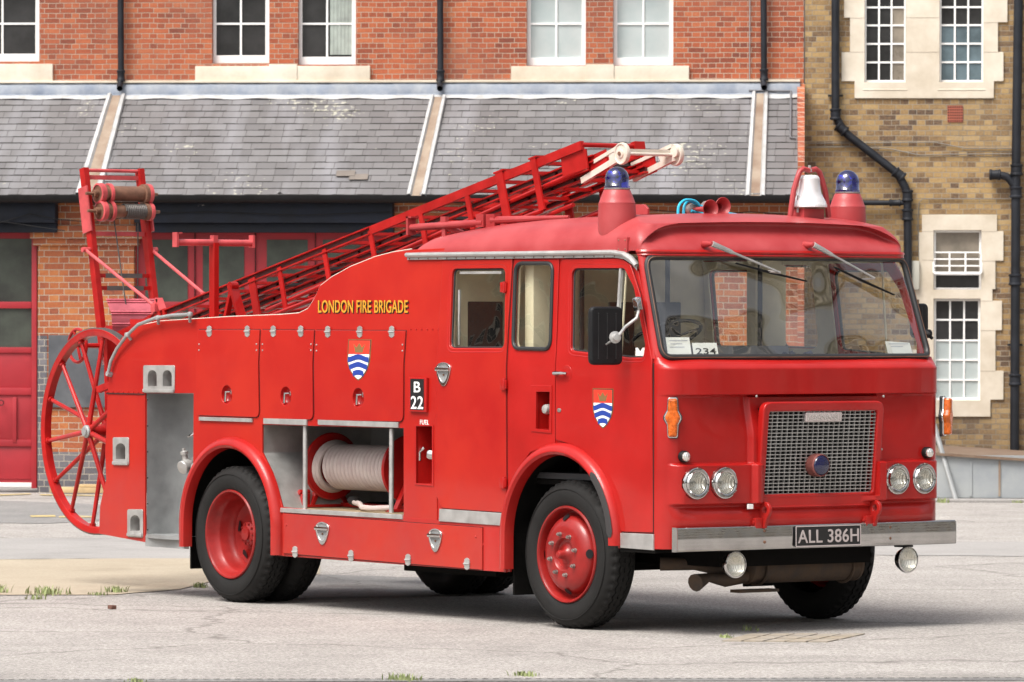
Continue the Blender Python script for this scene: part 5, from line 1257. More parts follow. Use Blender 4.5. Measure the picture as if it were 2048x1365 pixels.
# ---- cab inside
mb = MB(); mb.box(-2.6, -.5, .12, WB-.05, 1.0, 1.04); P('cab_floor', mb, DARKIN)
zd = zwb-.02
mb = MB(); mb.box(-.62, -.22, .10, WB-.10, zd-.30, zd-.05); P('dashboard', mb, DARKIN, bevel=.03)
mb = MB(); mb.box(-1.35, -.55, .75, 1.62, 1.04, zd+.03); mb.box(-1.2, -.62, .95, 1.5, zd+.03, zd+.09); P('engine_cover', mb, GREYIN, bevel=.06)
cb = rpoly([(.05, 1.04), (WB-.05, 1.04), (WB-.09, 2.5), (.09, 2.5)], .01)
holesb = [rpoly([(y0, 1.82), (y1, 1.82), (y1, 2.20), (y0, 2.20)], .01) for y0, y1 in ((.22, .52), (.72, .95), (1.45, 1.68), (1.84, 2.1))]
plate('rear_bulkhead', [cb], CREAM, TR, -2.60, .03, .002, plane='front')
for hl in holesb: plate('bulkhead_window', [hl], DARKIN, TR, -2.595, .003, 0, plane='front')
mb = MB(); mb.box(-1.80, -1.70, .12, .50, 1.62, 2.5); mb.box(-1.80, -1.70, WB-.34, WB-.06, 1.04, 2.5); P('door_pillar', mb, CREAM, bevel=.01)
for y in (.42, 1.16, 1.98):
    mb = MB(); mb.tube([(-1.55, y, 1.04), (-1.55, y, 2.5)], .017, 10); P('grab_pole', mb, DARKIN)
for y0, y1, x in ((.16, .66, -1.35), (1.72, 2.24, -1.35), (.2, 2.2, -2.35)):
    mb = MB(); mb.box(x-.12, x+.40, y0, y1, 1.32, 1.46); mb.box(x-.20, x-.10, y0, y1, 1.42, 1.86 if x > -2 else 1.75); P('seat', mb, DARKIN, bevel=.035)
ps = sd(1375, 668, .45); c = Vector((-.62, .42, zd+.16)); ax = Vector((-.42, 0, .9)).normalized(); e1_, e2_, _ = frame(ax)
mb = MB(); mb.tube([c+(e1_*math.cos(2*PI*k/40)+e2_*math.sin(2*PI*k/40))*.24 for k in range(40)], .013, 8, closed=True)
for k in range(3): mb.tube([c-ax*.03, c+(e1_*math.cos(2*PI*k/3+.5)+e2_*math.sin(2*PI*k/3+.5))*.24], .009, 6)
mb.tube([c, c-ax*.5], .03, 10); P('steering_wheel', mb, BLACK)
# things lying behind the windscreen
def card(u0, v0, u1, v1, label, txt=None, tilt=0., lines=0):
    s0, z0 = find_s(u0, v1); s1, z1 = find_s(u1, v0)
    N = 6; back = -.022
    A, B = cabsurf(s0, z0, back), cabsurf(s1, z0, back); C_, D_ = cabsurf(s1, z1, back), cabsurf(s0, z1, back)
    if tilt: D_ = D_+Vector((0, 0, tilt))
    nrm = (B-A).cross(D_-A).normalized(); 
    if nrm.x < 0: nrm = -nrm
    mb = MB(); th = nrm*.002; mb.add([A, B, C_, D_, A-th, B-th, C_-th, D_-th], [(0, 1, 2, 3), (7, 6, 5, 4), (0, 4, 5, 1), (1, 5, 6, 2), (2, 6, 7, 3), (3, 7, 4, 0)])
    o = link('paper_card', mb.mesh('paper_card', 0), PAPER, None); tag(o, label, 'card')
    ex, ey = (B-A), (D_-A)
    if txt:
        cu = bpy.data.curves.new('t', 'FONT'); cu.body = txt; cu.size = 1; cu.offset = .01
        to = bpy.data.objects.new('t', cu); me = bpy.data.meshes.new_from_object(to); bpy.data.objects.remove(to)
        xs = [v.co.x for v in me.vertices]; ys = [v.co.y for v in me.vertices]
        for v in me.vertices:
            a_ = .10+(v.co.x-min(xs))/(max(xs)-min(xs))*.82; b_ = .22+(v.co.y-min(ys))/(max(ys)-min(ys))*.42; v.co = A+ex*a_+ey*b_+nrm*.0012
        me.name = 'number'; t = link('number', me, PLATEB, o)
    for i in range(lines):
        t_ = .80-.19*i; mb = MB(); w0, w1 = .12+.05*(i % 2), .9-.08*((i*3) % 4)
        mb.add([A+ex*w0+ey*(t_-.02)+nrm*.0012, A+ex*w1+ey*(t_-.02)+nrm*.0012, A+ex*w1+ey*(t_+.02)+nrm*.0012, A+ex*w0+ey*(t_+.02)+nrm*.0012], [(0, 1, 2, 3)])
        link('print_line', mb.mesh('print_line', 0), PRINT, o)
    return o
card(1339, 675, 1382, 709, 'white notice card with faint print inside the windscreen left of the 234 card', lines=3)
card(1392, 686, 1437, 716, 'white lot card printed 234 at the bottom of the windscreen', txt='234')
card(1782, 686, 1824, 711, 'pale slip of paper in the far bottom corner of the windscreen', lines=2, tilt=.012)
# dark coat
mb = MB(); rows = []
for i in range(19):
    row = []
    for j in range(31):
        y = 1.05+.72*j/30; x = -.60+.34*i/18
        h = math.sin(PI*i/18)**.5*math.sin(PI*j/30)**.4*(.055+.030*math.sin(j*.9+i*.4)+.02*math.sin(i*1.3-j*.35))
        row.append((x+.015*math.sin(j*.8), y+.02*math.sin(i*.9), zd-.05+max(0, h)+.012))
    rows.append(row)
mb.grid(rows); rows2 = [[(x, y, zd-.045) for x, y, z in r] for r in rows]; mb.grid(rows2, flip=True)
co = link('folded_coat', mb.mesh('folded_coat', 60), NAVY, None); tag(co, 'dark navy coat lying folded on the dashboard behind the windscreen', 'coat')
# ---- gantries that carry ladders on the body
def Lp(u, v, y): return sd(u, v, y)
yT = .38; a, b = Lp(428, 640, yT), Lp(428, 486, yT); mb = MB(); mb.box(a.x-.035, a.x+.035, yT-.02, yT+.02, zt-.05, b.z)
tg = P('gantry_post', mb, RED); mb = MB(); yl = Lp(428, 486, yT); w_ = .34
mb.tube([(b.x, yT-w_, b.z), (b.x, yT+w_, b.z)], .025, 12); mb.box(b.x-.03, b.x+.03, yT-w_-.01, yT-w_+.008, b.z-.035, b.z+.075); mb.box(b.x-.03, b.x+.03, yT+w_-.008, yT+w_+.01, b.z-.035, b.z+.06); mb.box(b.x-.025, b.x+.025, yT-.02, yT+.02, b.z, b.z+.055)
mb.box(b.x-.03, b.x+.03, yT-w_, yT-w_+.04, b.z+.065, b.z+.075); link('crossbar', mb.mesh('crossbar'), REDPALE, tg)
yR = .35; a, b = Lp(822, 456, yR), Lp(968, 446, yR); mb = MB(); mb.tube([a, b], .026, 12); mb.box(a.x-.012, a.x+.01, yR-.035, yR+.035, a.z-.05, a.z+.08); mb.box(a.x-.012, a.x+.05, yR-.035, yR+.035, a.z+.068, a.z+.08); c_ = Lp(889, 452, yR); mb.box(c_.x-.03, c_.x+.03, yR-.015, yR+.015, c_.z-.02, c_.z+.065)
mb.box(b.x-.07, b.x+.02, yR-.02, yR+.02, b.z-.03, b.z+.06); mb.tube([b+Vector((.1, 0, .015)), b+Vector((.85, .1, .03))], [.03, .012], 10); mb.box(b.x+.05, b.x+.15, yR-.02, yR+.03, b.z-.05, b.z+.06); mb.tube([c_, c_+Vector((.25, .1, -.10))], .022, 8)
mb.box(c_.x-.02, c_.x+.02, yR-.01, yR+.01, 2.6, c_.z)
P('roof_gantry', mb, REDROOF)
for y in (.62, 1.72):
    a, b = Lp(470, 640, y), Lp(466, 573, y); mb = MB(); mb.bar((a.x-.14, y, zt-.06), b, .03, .04, (0, 1, 0)); mb.bar((a.x+.12, y, zt-.06), b, .03, .07, (0, 1, 0)); mb.lathe((b.x, y-.03, b.z), (0, 1, 0), [(.035, 0), (.035, .06)], 14)
    P('ladder_rest', mb, RED)
# silver handrails over the tail
for (pts, y) in (([(216, 748), (222, 722), (234, 698), (253, 672), (276, 650), (310, 637), (345, 631), (382, 629)], -.03),):
    pp = [sd(u, v, y) for u, v in pts]; mb = MB(); mb.tube(pp, .013, 10); 
    for k, (du, dv) in ((0, (0, 0)),): mb.lathe(pp[0], (0, 1, -.2), [(.02, -.01), (.02, .03)], 10)
    for (u, v), (u2, v2) in (((255, 670), (262, 680)), ((316, 636), (317, 648)), ((380, 629), (380, 644))):
        mb.tube([sd(u, v, y), sd(u2, v2, .0)], .012, 8); mb.lathe(sd(u, v, y)-Vector((0, 0, .02)), (0, 0, 1), [(.001, 0), (.02, .006), (.024, .02), (.02, .034), (.001, .04)], 12)
    P('handrail', mb, ALUD)
# ================================================================== THE WHEELED ESCAPE LADDER
YN, YFR = .85, 1.37
base = Lp(185, 1065, .45); LAD = empty('wheeled_ladder', (base.x, 1.11, 1.2))
tag(LAD, 'red wheeled escape ladder with white tip wheels lying over the fire engine', 'ladder')
LL = lambda name, mb, m, parent=None, smooth=35: mb.build(name, m, parent or LAD, smooth)
A1, A0 = Lp(1165, 291, YN), Lp(300, 640, YN)
ld = (A1-A0).normalized(); ln = Vector((-ld.z, 0, ld.x)); LEN = (A1-A0).length
def tpar(u):                                                   # distance along the ladder for a photo column on the near chord
    v = 640+(u-300)*(291-640)/(1165-300); return (Lp(u, v, YN)-A0).dot(ld)
def lp(t, off, y): p = A0+ld*t-ln*off; return Vector((p.x, y, p.z))
def chord(t0, t1, off, y, h, w, m, side):
    mb = MB(); mb.bar(lp(t0, off, y), lp(t1, off, y), w, h, ln); return LL('stringer', mb, m)
def channel(t0, t1, off, y, h, w):
    mb = MB(); s_ = 1
    mb.bar(lp(t0, off-h/2, y), lp(t1, off-h/2, y), w, .010, ln); mb.bar(lp(t0, off+h/2, y), lp(t1, off+h/2, y), w, .010, ln)
    o = LL('stringer', mb, REDOLD); q = MB(); q.bar(lp(t0, off, y+.004), lp(t1, off, y+.004), .008, h-.012, ln); link('stringer_web', q.mesh('stringer_web'), BROWND, o); return o
BROWND = new_mat('hollow_shade_red', (.07, .010, .009), .5, var=.4, vscale=9)  # dark red paints the shade inside the hollow stringer channels
for y, sgn in ((YN, -1), (YFR, 1)):
    tm = tpar(742)
    chord(tm, LEN, .0, y, .062, .03, REDOLD, sgn); channel(0, tm, .0, y, .05, .045)
    channel(.25, tpar(1175), .105, y-sgn*.045, .042, .04)
    channel(.5, tpar(1185), .190, y-sgn*.085, .042, .04)
    mb = MB(); mb.tube([lp(tpar(470), .33, y), lp(tpar(1070), .335, y), lp(tpar(1082), .28, y)], .019, 8); LL('lower_rail', mb, REDOLD)
    mb = MB(); mb.tube([lp(tpar(520), .27, y-sgn*.02), lp(tpar(1165), .155, y-sgn*.02)], .016, 8); LL('truss_rail', mb, REDOLD)
    mb = MB(); mb.tube([lp(tpar(560), .40, y-sgn*.06), lp(tpar(1120), .36, y-sgn*.06)], .016, 8); LL('lower_rail', mb, REDOLD)
    for u in (505, 560, 650, 742, 842, 935):
        t = tpar(u); mb = MB(); mb.bar(lp(t, .0, y+sgn*.008), lp(t+.02, .335, y+sgn*.008), .012, .05 if u != 505 else .09, ld); LL('upright', mb, REDOLD)
    for u, w_ in ((1004, .085), (1072, .06)):
        t = tpar(u); mb = MB(); mb.bar(lp(t, -.045, y+sgn*.02), lp(t+.03, .34, y+sgn*.02), .014, w_, ld); mb.bar(lp(t, -.045, y+sgn*.03), lp(t, -.045, y-sgn*.05), .012, w_+.03, ld); LL('upright', mb, REDOLD)
    # head irons and end plates
    t = LEN; mb = MB(); mb.bar(lp(t-.27, .09, y-sgn*.01), lp(t+.02, .10, y-sgn*.01), .012, .135, ln); LL('end_plate', mb, REDOLD)
    mb = MB(); mb.bar(lp(t-.02, .155, y-sgn*.05), lp(t+.19, .15, y-sgn*.05), .012, .15, ln); LL('end_plate', mb, REDOLD)
    yi_ = y-sgn*.05
    P4 = [(1165, 362), (1240, 316), (1190, 324), (1243, 292), (1228, 330), (1224, 303)] if y == YN else [(1268, 358), (1350, 316), (1265, 330), (1345, 292), (1330, 322), (1322, 306)]
    q_ = [Lp(u, v, yi_) for u, v in P4]; mb = MB(); mb.bar(q_[0], q_[1], .03, .042, (0, 0, 1)); mb.bar(q_[2], q_[3], .03, .026, (0, 0, 1)); mb.bar(q_[4], q_[5], .022, .06, (1, 0, 0)); mb.lathe((q_[1].x+.0, yi_-.012, (q_[1].z+q_[3].z)/2), (0, 1, 0), [(.04, 0), (.04, .024)], 14)
    LL('head_iron', mb, WHITEP)
W0 = Lp(1241, 308, YN+.025); W1_ = Lp(1355, 310, YFR-.025); WX, WZ = (W0.x+W1_.x)/2, (W0.z+W1_.z)/2
for y, s_ in ((W0.y, -1), (W1_.y, 1)):
    mb = MB(); mb.lathe((WX, y, WZ), (0, 1, 0), [(.012, -.022), (.03, -.02), (.034, -.012), (.060, -.010), (.066, -.017), (.074, -.016), (.077, -.006), (.077, .006), (.074, .016), (.066, .017), (.060, .010), (.034, .012), (.03, .02), (.012, .022)], 30, cap=False)
    o = LL('tip_wheel', mb, WHITEP); q = MB(); q.lathe((WX, y-.03, WZ), (0, 1, 0), [(.014, 0), (.014, .06)], 10); link('axle_end', q.mesh('axle_end'), BROWN, o)
mb = MB(); mb.tube([(WX, W0.y, WZ), (WX, W1_.y, WZ)], .012, 10); mb.bar((WX-.04, YN+.06, WZ+.02), (WX-.04, YFR-.06, WZ+.02), .05, .03); LL('tip_axle', mb, WHITEP)
mb = MB(); mb.tube([lp(LEN-.01, -.005, YN), lp(LEN-.01, -.005, YFR+.0)], .017, 10); mb.bar(lp(LEN-.01, 0, YFR-.07), lp(LEN-.01, 0, YFR+.02), .05, .07, ln); LL('head_tube', mb, REDOLD)
# rungs
for off, yi, t0, t1, m in ((.0, .0, .2, LEN-.3, REDOLD), (.105, .045, .35, LEN, None), (.19, .085, .5, LEN+.1, REDOLD)):
    t = t0
    k = 0
    while t < t1:
        mm = m or (DARKIN if k % 2 else REDOLD)
        mb = MB(); mb.bar(lp(t, off, YN+yi), lp(t, off, YFR-yi), .030, .022, ln); mb.build('rung', mm, LAD); t += .275; k += 1
# braces between the trusses
for u0, u1, o0, o1 in ((520, 700, .33, .33), (860, 1000, .33, .3), (700, 860, .36, .33)):
    mb = MB(); mb.tube([lp(tpar(u0), o0, YN), lp(tpar(u1), o1, YFR)], .014, 8); LL('brace', mb, REDOLD)
# heel and tall carriage frame
FX = []
top_n, bot_n = Lp(168, 337, YN), Lp(206, 690, YN)
def fz(u, v, y): return Lp(u, v, y)
fdir = (top_n-bot_n)
def fp(t, y): p = bot_n+fdir*t; return Vector((p.x, y, p.z))
tz = lambda v: (690-v)/(690-337)
for y in (YN, YFR):
    mb = MB(); mb.bar(fp(-.05, y), fp(1.0, y), .045, .07, (1, 0, 0)); LL('frame_post', mb, REDOLD)
    q = MB(); q.bar(fp(tz(465), y-.03*(1 if y == YN else -1)), fp(tz(375), y-.03*(1 if y == YN else -1)), .012, .13, (1, 0, 0)); LL('bearing_plate', q, REDPALE)
def cross(v, r, m, flat=False, name='cross_bar', y0=YN, y1=YFR):
    mb = MB(); a, b = fp(tz(v), y0), fp(tz(v), y1)
    if flat: mb.bar(a, b, .024 if name == 'tape' else .014, flat)
    else: mb.tube([a, b], r, 12)
    return LL(name, mb, m)
TAPE = new_mat('grey_tape', (.10, .09, .085), .7, var=.3)
cross(341, .014, REDPALE); cross(355, 0, REDPALE, .035); cross(468, 0, REDPALE, .035); cross(552, 0, REDOLD, .032); cross(577, 0, REDOLD, .032)
for v in (552, 577): cross(v, 0, TAPE, .036, 'tape', YN+.09, YFR-.09)
for v, r, m, y0 in ((388, .062, BROWN, YN+.17), (423, .050, BROWN, YN+.20)):
    p = fp(tz(v), YN); xx = p.x+.10; zz = p.z
    mb = MB(); mb.lathe((xx, YN-.02, zz), (0, 1, 0), [(.012, -.05), (.012, .02), (.03, .02), (.03, .06), (.075, .062), (.078, .075), (.072, .095), (.072, .125), (.060, .13), (.060, .145), (.078, .148), (.078, .17), (r, .172), (r, YFR-YN-.05), (r+.018, YFR-YN-.045), (r+.018, YFR-YN+.01), (.02, YFR-YN+.015), (.012, YFR-YN+.10)], 28)
    o = LL('winding_drum', mb, BROWN); q = MB(); q.lathe((xx, YN-.02, zz), (0, 1, 0), [(.068, .055), (.083, .06), (.083, .10), (.070, .102)], 28, cap=False); q.lathe((xx, YN-.02, zz), (0, 1, 0), [(.07, .146), (.083, .148), (.083, .172), (r, .174)], 28, cap=False); q.lathe((xx, YN-.02, zz), (0, 1, 0), [(.03, YFR-YN-.02), (r+.022, YFR-YN-.01), (r+.022, YFR-YN+.02), (.03, YFR-YN+.03)], 28, cap=False); link('drum_flange', q.mesh('drum_flange'), REDPALE, o)
    if r < .055:
        q = MB(); N = 14
        q.tube([(xx+(r+.006)*math.cos(2*PI*k/16), YN+.26+.017*k/16, zz+(r+.006)*math.sin(2*PI*k/16)) for k in range(16*12)], .008, 6); link('wound_cable', q.mesh('wound_cable'), CABLE, o)
pd = fp(tz(430), YN); mb = MB(); mb.tube([Lp(228, 440, YN+.2), Lp(258, 655, YN+.2)], .006, 6); LL('cable', mb, CABLE); mb = MB(); mb.tube([Lp(276, 445, YFR-.1), Lp(275, 645, YFR-.1)], .006, 6); LL('cable', mb, CABLE)
mb = MB(); p0, p1 = fp(tz(598), 1), fp(tz(668), 1); rows = []
for k in range(33):
    t = k/32; z = p0.z+(p1.z-p0.z)*t; bul = .05*math.sin(PI*t); rdg = .010*(1 if (k % 11) in (1, 3) else 0); rows.append([(p0.x+.06+bul+rdg+.08*t, y, z) for y in (YN+.03, YFR-.02)])
mb.grid(rows); LL('drum_cover', mb, DRUMP, smooth=20)
for (a, b, y0, y1) in (((171, 500), (312, 615), YN-.06, YN-.02), ((303, 500), (412, 592), YFR+.03, YFR+.03)):
    q0, q1 = Lp(*a, y0), Lp(*b, y1); mb = MB(); mb.tube([q0, q1], .014, 10); mb.lathe(q0, (0, 1, 0), [(.022, -.03), (.022, .05)], 10); mb.box(q1.x-.03, q1.x+.03, q1.y-.03, q1.y+.03, q1.z-.035, q1.z+.03); LL('strut', mb, REDPALE)
mb = MB(); q = Lp(315, 618, YN); mb.bar(Lp(308, 640, YN), Lp(318, 598, YN), .05, .04, (1, 0, 0)); mb.bar(Lp(318, 598, YN), Lp(330, 632, YN), .05, .03, (1, 0, 0)); LL('pulley_bracket', mb, REDPALE)
# carriage wheel
WY = .45; c0 = Lp(196, 863, WY); R0 = .795
def bigwheel(y, out):
    cx, cz = c0.x, c0.z
    mb = MB(); mb.lathe((cx, y, cz), (0, 1, 0), [(R0-.055, -.03), (R0-.055, .03), (R0-.045, .034), (R0-.004, .034), (R0, .030), (R0, -.030), (R0-.004, -.034), (R0-.045, -.034), (R0-.055, -.03)], 96, cap=False)
    w = LL('carriage_wheel', mb, REDOLD); q = MB(); q.lathe((cx, y, cz), (0, 1, 0), [(R0-.001, -.031), (R0+.008, -.028), (R0+.008, .028), (R0-.001, .031)], 96, cap=False); link('wheel_band', q.mesh('wheel_band'), CABLE, w)
    q = MB(); q.lathe((cx, y, cz), (0, out, 0), [(.05, -.14), (.05, -.10), (.075, -.09), (.075, -.06), (.045, -.05), (.045, .07), (.06, .075), (.06, .10), (.03, .10)], 24); link('hub', q.mesh('hub'), REDOLD, w)
    q = MB(); q.lathe((cx, y+out*.10, cz), (0, out, 0), [(.050, 0), (.050, .012), (.035, .022), (.034, .03), (.001, .032)], 24); link('hub_cap', q.mesh('hub_cap'), ALUD, w)
    for k in range(14):
        a = 2*PI*k/14+.12; ho = .085 if k % 2 else -.075
        q = MB(); q.tube([(cx+.05*math.cos(a), y+out*ho, cz+.05*math.sin(a)), (cx+(R0-.06)*math.cos(a), y+out*.0, cz+(R0-.06)*math.sin(a))], [.021, .016], 10); q.lathe((cx+(R0-.075)*math.cos(a), y, cz+(R0-.075)*math.sin(a)), (math.cos(a), 0, math.sin(a)), [(.026, 0), (.026, .02)], 8); link('spoke', q.mesh('spoke'), REDOLD, w)
bigwheel(WY, -1); bigwheel(2.22-WY, 1)
mb = MB(); mb.tube([(c0.x, WY+.05, c0.z), (c0.x, 2.22-WY-.05, c0.z)], .035, 12)
for y in (YN, YFR):
    mb.bar((c0.x, y, c0.z), fp(-.04, y), .04, .07, (0, 1, 0)); mb.bar((c0.x, y, c0.z), lp(.1, .02, y), .04, .05, (0, 1, 0)); mb.bar(fp(.0, y), lp(.25, .0, y), .05, .07, (0, 0, 1))
mb.bar((c0.x, WY+.12, c0.z), (c0.x-.03, WY+.12, c0.z+.78), .05, .075, (0, 1, 0)); mb.bar((c0.x-.03, WY+.12, c0.z+.74), fp(0, YN), .05, .16, (0, 0, 1)); mb.bar((c0.x-.03, WY+.12, c0.z+.60), fp(-.1, YN), .04, .04, (0, 0, 1))
LL('axle_frame', mb, REDOLD)
hwc = Lp(155, 692, WY+.12); mb = MB(); mb.tube([hwc+Vector((.13*math.cos(2*PI*k/30), 0, .13*math.sin(2*PI*k/30))) for k in range(30)], .014, 8, closed=True)
for k in range(4): mb.tube([hwc, hwc+Vector((.13*math.cos(PI/2*k+.4), 0, .13*math.sin(PI/2*k+.4)))], .012, 8)
mb.tube([hwc, hwc+Vector((0, .4, 0))], .02, 8); LL('hand_wheel', mb, REDOLD)
mb = MB(); mb.bar(Lp(197, 780, .2), Lp(222, 770, .2), .04, .05); LL('stop_bar', mb, REDOLD)
# ================================================================== BUILDINGS (own frame: X along the wall, Y away from the yard, Z up)
hr = Vector((RT.x, RT.y, 0)).normalized(); hf = Vector((FW.x, FW.y, 0)).normalized()
wa = math.radians(-4.7); WD = hr*math.cos(wa)+hf*math.sin(wa); WN = Vector((-WD.y, WD.x, 0))
if WN.dot(hf) < 0: WN = -WN
O0 = gd(90, 988); RZW = math.atan2(WD.y, WD.x)
def wl(u, v, d=0.):
    p = hit(u, v, WN, O0+WN*d)-O0; return p.dot(WD), p.z
def wp(l, d): return [wl(a, b, d) for a, b in l]
def BLD(name, label, cat, s=0., d=0.):
    o = empty(name, O0, RZW); tag(o, label, cat); return o
B1 = BLD('brick_building', 'red brick building with sash windows above a lean-to slate roof and red garage doors', 'building')
B2 = BLD('brick_building', 'yellow stock brick building with pale stone window surrounds at the right', 'building')
def Q(name, mb, m, parent, smooth=35, bevel=0.): return mb.build(name, m, parent, smooth, bevel, world=False)
def wplate(name, loops, m, parent, d, th=.1, bev=0.): return plate(name, loops, m, parent, d, th, bev, world=False)
def rect(px, d): u0, v0, u1, v1 = px; a = wl(u0, v1, d); b = wl(u1, v0, d); return [(a[0], a[1]), (b[0], a[1]), (b[0], b[1]), (a[0], b[1])]
DR = 2.08                                                    # upper red wall stands this far behind the eaves
def window(parent, px, d, cols, rows, m, rail=.06, side=.06, bar=.022, panes=None, frost=None, zs_=None):
    r = rect(px, d); x0, z0 = r[0]; x1, z1 = r[2]
    f = wplate('window', [r, [(x0+side, z0+rail), (x1-side, z0+rail), (x1-side, z1-side), (x0+side, z1-side)]], WFRAME, parent, d, .06, .004)
    mb = MB(); ix0, ix1, iz0, iz1 = x0+side, x1-side, z0+rail, z1-side
    for i in range(1, cols): x = ix0+(ix1-ix0)*i/cols; mb.box(x-bar/2, x+bar/2, d+.012, d+.04, iz0, iz1)
    zz = zs_ if zs_ else [iz0+(iz1-iz0)*j/rows for j in range(1, rows)]
    for z in zz: mb.box(ix0, ix1, d+.014, d+.038, z-bar/2, z+bar/2)
    if mb.v: link('glazing_bar', mb.mesh('glazing_bar', 0), WFRAME, f, False)
    edges = [iz0]+sorted(zz)+[iz1]
    for j in range(len(edges)-1):
        for i in range(cols):
            mm = m if panes is None else panes(i, j)
            a, b = ix0+(ix1-ix0)*i/cols, ix0+(ix1-ix0)*(i+1)/cols; mb = MB(); t1, t2 = random.uniform(-.002, .002), random.uniform(-.002, .002)
            mb.add([(a, d+.03+t1, edges[j]), (b, d+.03-t1, edges[j]), (b, d+.03-t1+t2, edges[j+1]), (a, d+.03+t1+t2, edges[j+1])], [(0, 1, 2, 3)])
            link('pane', mb.mesh('pane', 0), mm, f, False)
    return f
# upper red wall
UW = [(-70, -40, 79, 124), (424, -40, 539, 127), (596, -40, 712, 130), (1053, -40, 1172, 132), (1226, -40, 1347, 132)]
x0w, zw_lo = wl(-90, 178, DR); x1w, zw_hi = wl(1608, -60, DR)
wall = wplate('wall', [[(x0w, zw_lo-.4), (x1w, zw_lo-.4), (x1w, zw_hi), (x0w, zw_hi)]]+[rect(p, DR) for p in UW], REDBRICK, B1, DR, .24)
# side return of the red wall beside the lean-to
mb = MB(); xe0, xe1 = wl(1596, 300, 0)[0], wl(1606, 300, 0)[0]
slot = [PANE, PANE, PANE, PANEW, PANEW]
for k, p in enumerate(UW):
    rz = wl(p[0], 48, DR+.1)[1]
    window(B1, p, DR+.10, 2, 2, slot[k], rail=.095, side=.05, bar=.024, zs_=[rz])
    mb = MB(); r = rect(p, DR)                               # boxed back of the opening
    mb.box(r[0][0]-.05, r[1][0]+.05, DR+.19, DR+.22, r[0][1]-.05, r[2][1]+.05); Q('window_back', mb, DARKIN, B1)
mcur = new_mat('net_curtain', (.30, .34, .31), .8, var=.25, vscale=4)
a = wl(660, 110, DR+.125); b = wl(706, -40, DR+.125); mb = MB(); rows = []
for k in range(31): rows.append([(a[0]+(b[0]-a[0])*k/30, DR+.122+.003*math.sin(k*1.3), z) for z in (a[1], b[1])])
mb.grid(rows); Q('net_curtain', mb, mcur, B1)
for px in ((-60, 128, 105, 163), (390, 132, 740, 167), (1022, 132, 1378, 169)):
    r = rect(px, DR-.05); mb = MB(); mb.box(r[0][0], r[1][0], DR-.05, DR+.10, r[0][1], r[2][1]); Q('stone_sill', mb, STONE, B1, bevel=.008)
# stone upstands between sash pairs
for u in (538, 1172):
    a, b = wl(u, 166, DR-.06), wl(u+56, 130, DR-.06); mb = MB(); mb.box(a[0], b[0], DR-.064, DR-.04, a[1]+.006, b[1]+.006); Q('stone_block', mb, STONE, B1, bevel=.004)
# lead flashing band along the top of the roof
zr1 = wl(800, 195, DR-.16)[1]; zr2 = wl(800, 166, DR-.02)[1]
xa, xb = x0w, wl(1600, 180, DR-.1)[0]
mb = MB(); rows = []
N = 120
for k in range(N+1):
    x = xa+(xb-xa)*k/N; w_ = .010*math.sin(k*.7)+.008*math.sin(k*2.1+1)
    rows.append([(x, DR-.01, zr2+.01), (x, DR-.06, zr2+.0+w_*.5), (x, DR-.085, zr2-.03), (x, DR-.10+w_, zr1+.045), (x, DR-.16+w_*.4, zr1+.02), (x, DR-.20, zr1-.015)])
mb.grid(rows); Q('lead_flashing', mb, LEAD, B1)
mb = MB(); rows = [[(xa+(xb-xa)*k/N, DR-.165+.006*math.sin(k*1.7), zr1+.028), (xa+(xb-xa)*k/N, DR-.23+.006*math.sin(k*1.1), zr1-.018+.008*math.sin(k*.9))] for k in range(N+1)]
mb.grid(rows); Q('lead_edge', mb, LEADW, B1)
mb = MB(); mb.box(xa, xb, DR-.09, DR+.0, zr2+.0, zr2+.03); Q('string_course', mb, STONE, B1, bevel=.006)
# slate roof, laid in overlapping courses
ze = wl(800, 391, 0.)[1]; zt2 = zr1-.02; dt = DR-.20; NCR = 15; slope = math.hypot(dt, zt2-ze)
me = bpy.data.meshes.new('slate_roof'); vv, ff, uv = [], [], []
xr1 = wl(1596, 391, 0)[0]; xl_ = xa
NX = 70; rnd = random.Random(3)
for k in range(NCR):
    t0, t1 = k/NCR, (k+1)/NCR
    for i in range(NX):
        xA, xB2 = xl_+(xr1-xl_)*i/NX, xl_+(xr1-xl_)*(i+1)/NX
        j = rnd.uniform(-.003, .004)
        b0 = len(vv); lo = .008+j
        vv += [(xA, dt*t0-.5*lo, ze+(zt2-ze)*t0+lo), (xB2, dt*t0-.5*lo, ze+(zt2-ze)*t0+lo), (xB2, dt*t1, ze+(zt2-ze)*t1+.002), (xA, dt*t1, ze+(zt2-ze)*t1+.002), (xA, dt*t0, ze+(zt2-ze)*t0-.003), (xB2, dt*t0, ze+(zt2-ze)*t0-.003)]
        ff += [(b0, b0+1, b0+2, b0+3), (b0+4, b0+5, b0+1, b0)]
        r0, r1 = k*.155+.004, (k+1)*.155+.003
        uv += [(xA, r0), (xB2, r0), (xB2, r1), (xA, r1), (xA, k*.155+.0), (xB2, k*.155+.0), (xB2, k*.155+.001), (xA, k*.155+.001)]
me.from_pydata(vv, [], ff); ul = me.uv_layers.new(name='UVMap')
for i, c in enumerate(uv): ul.data[i].uv = c
me.update(); SL = link('slate_roof', me, SLATE, B1, False)
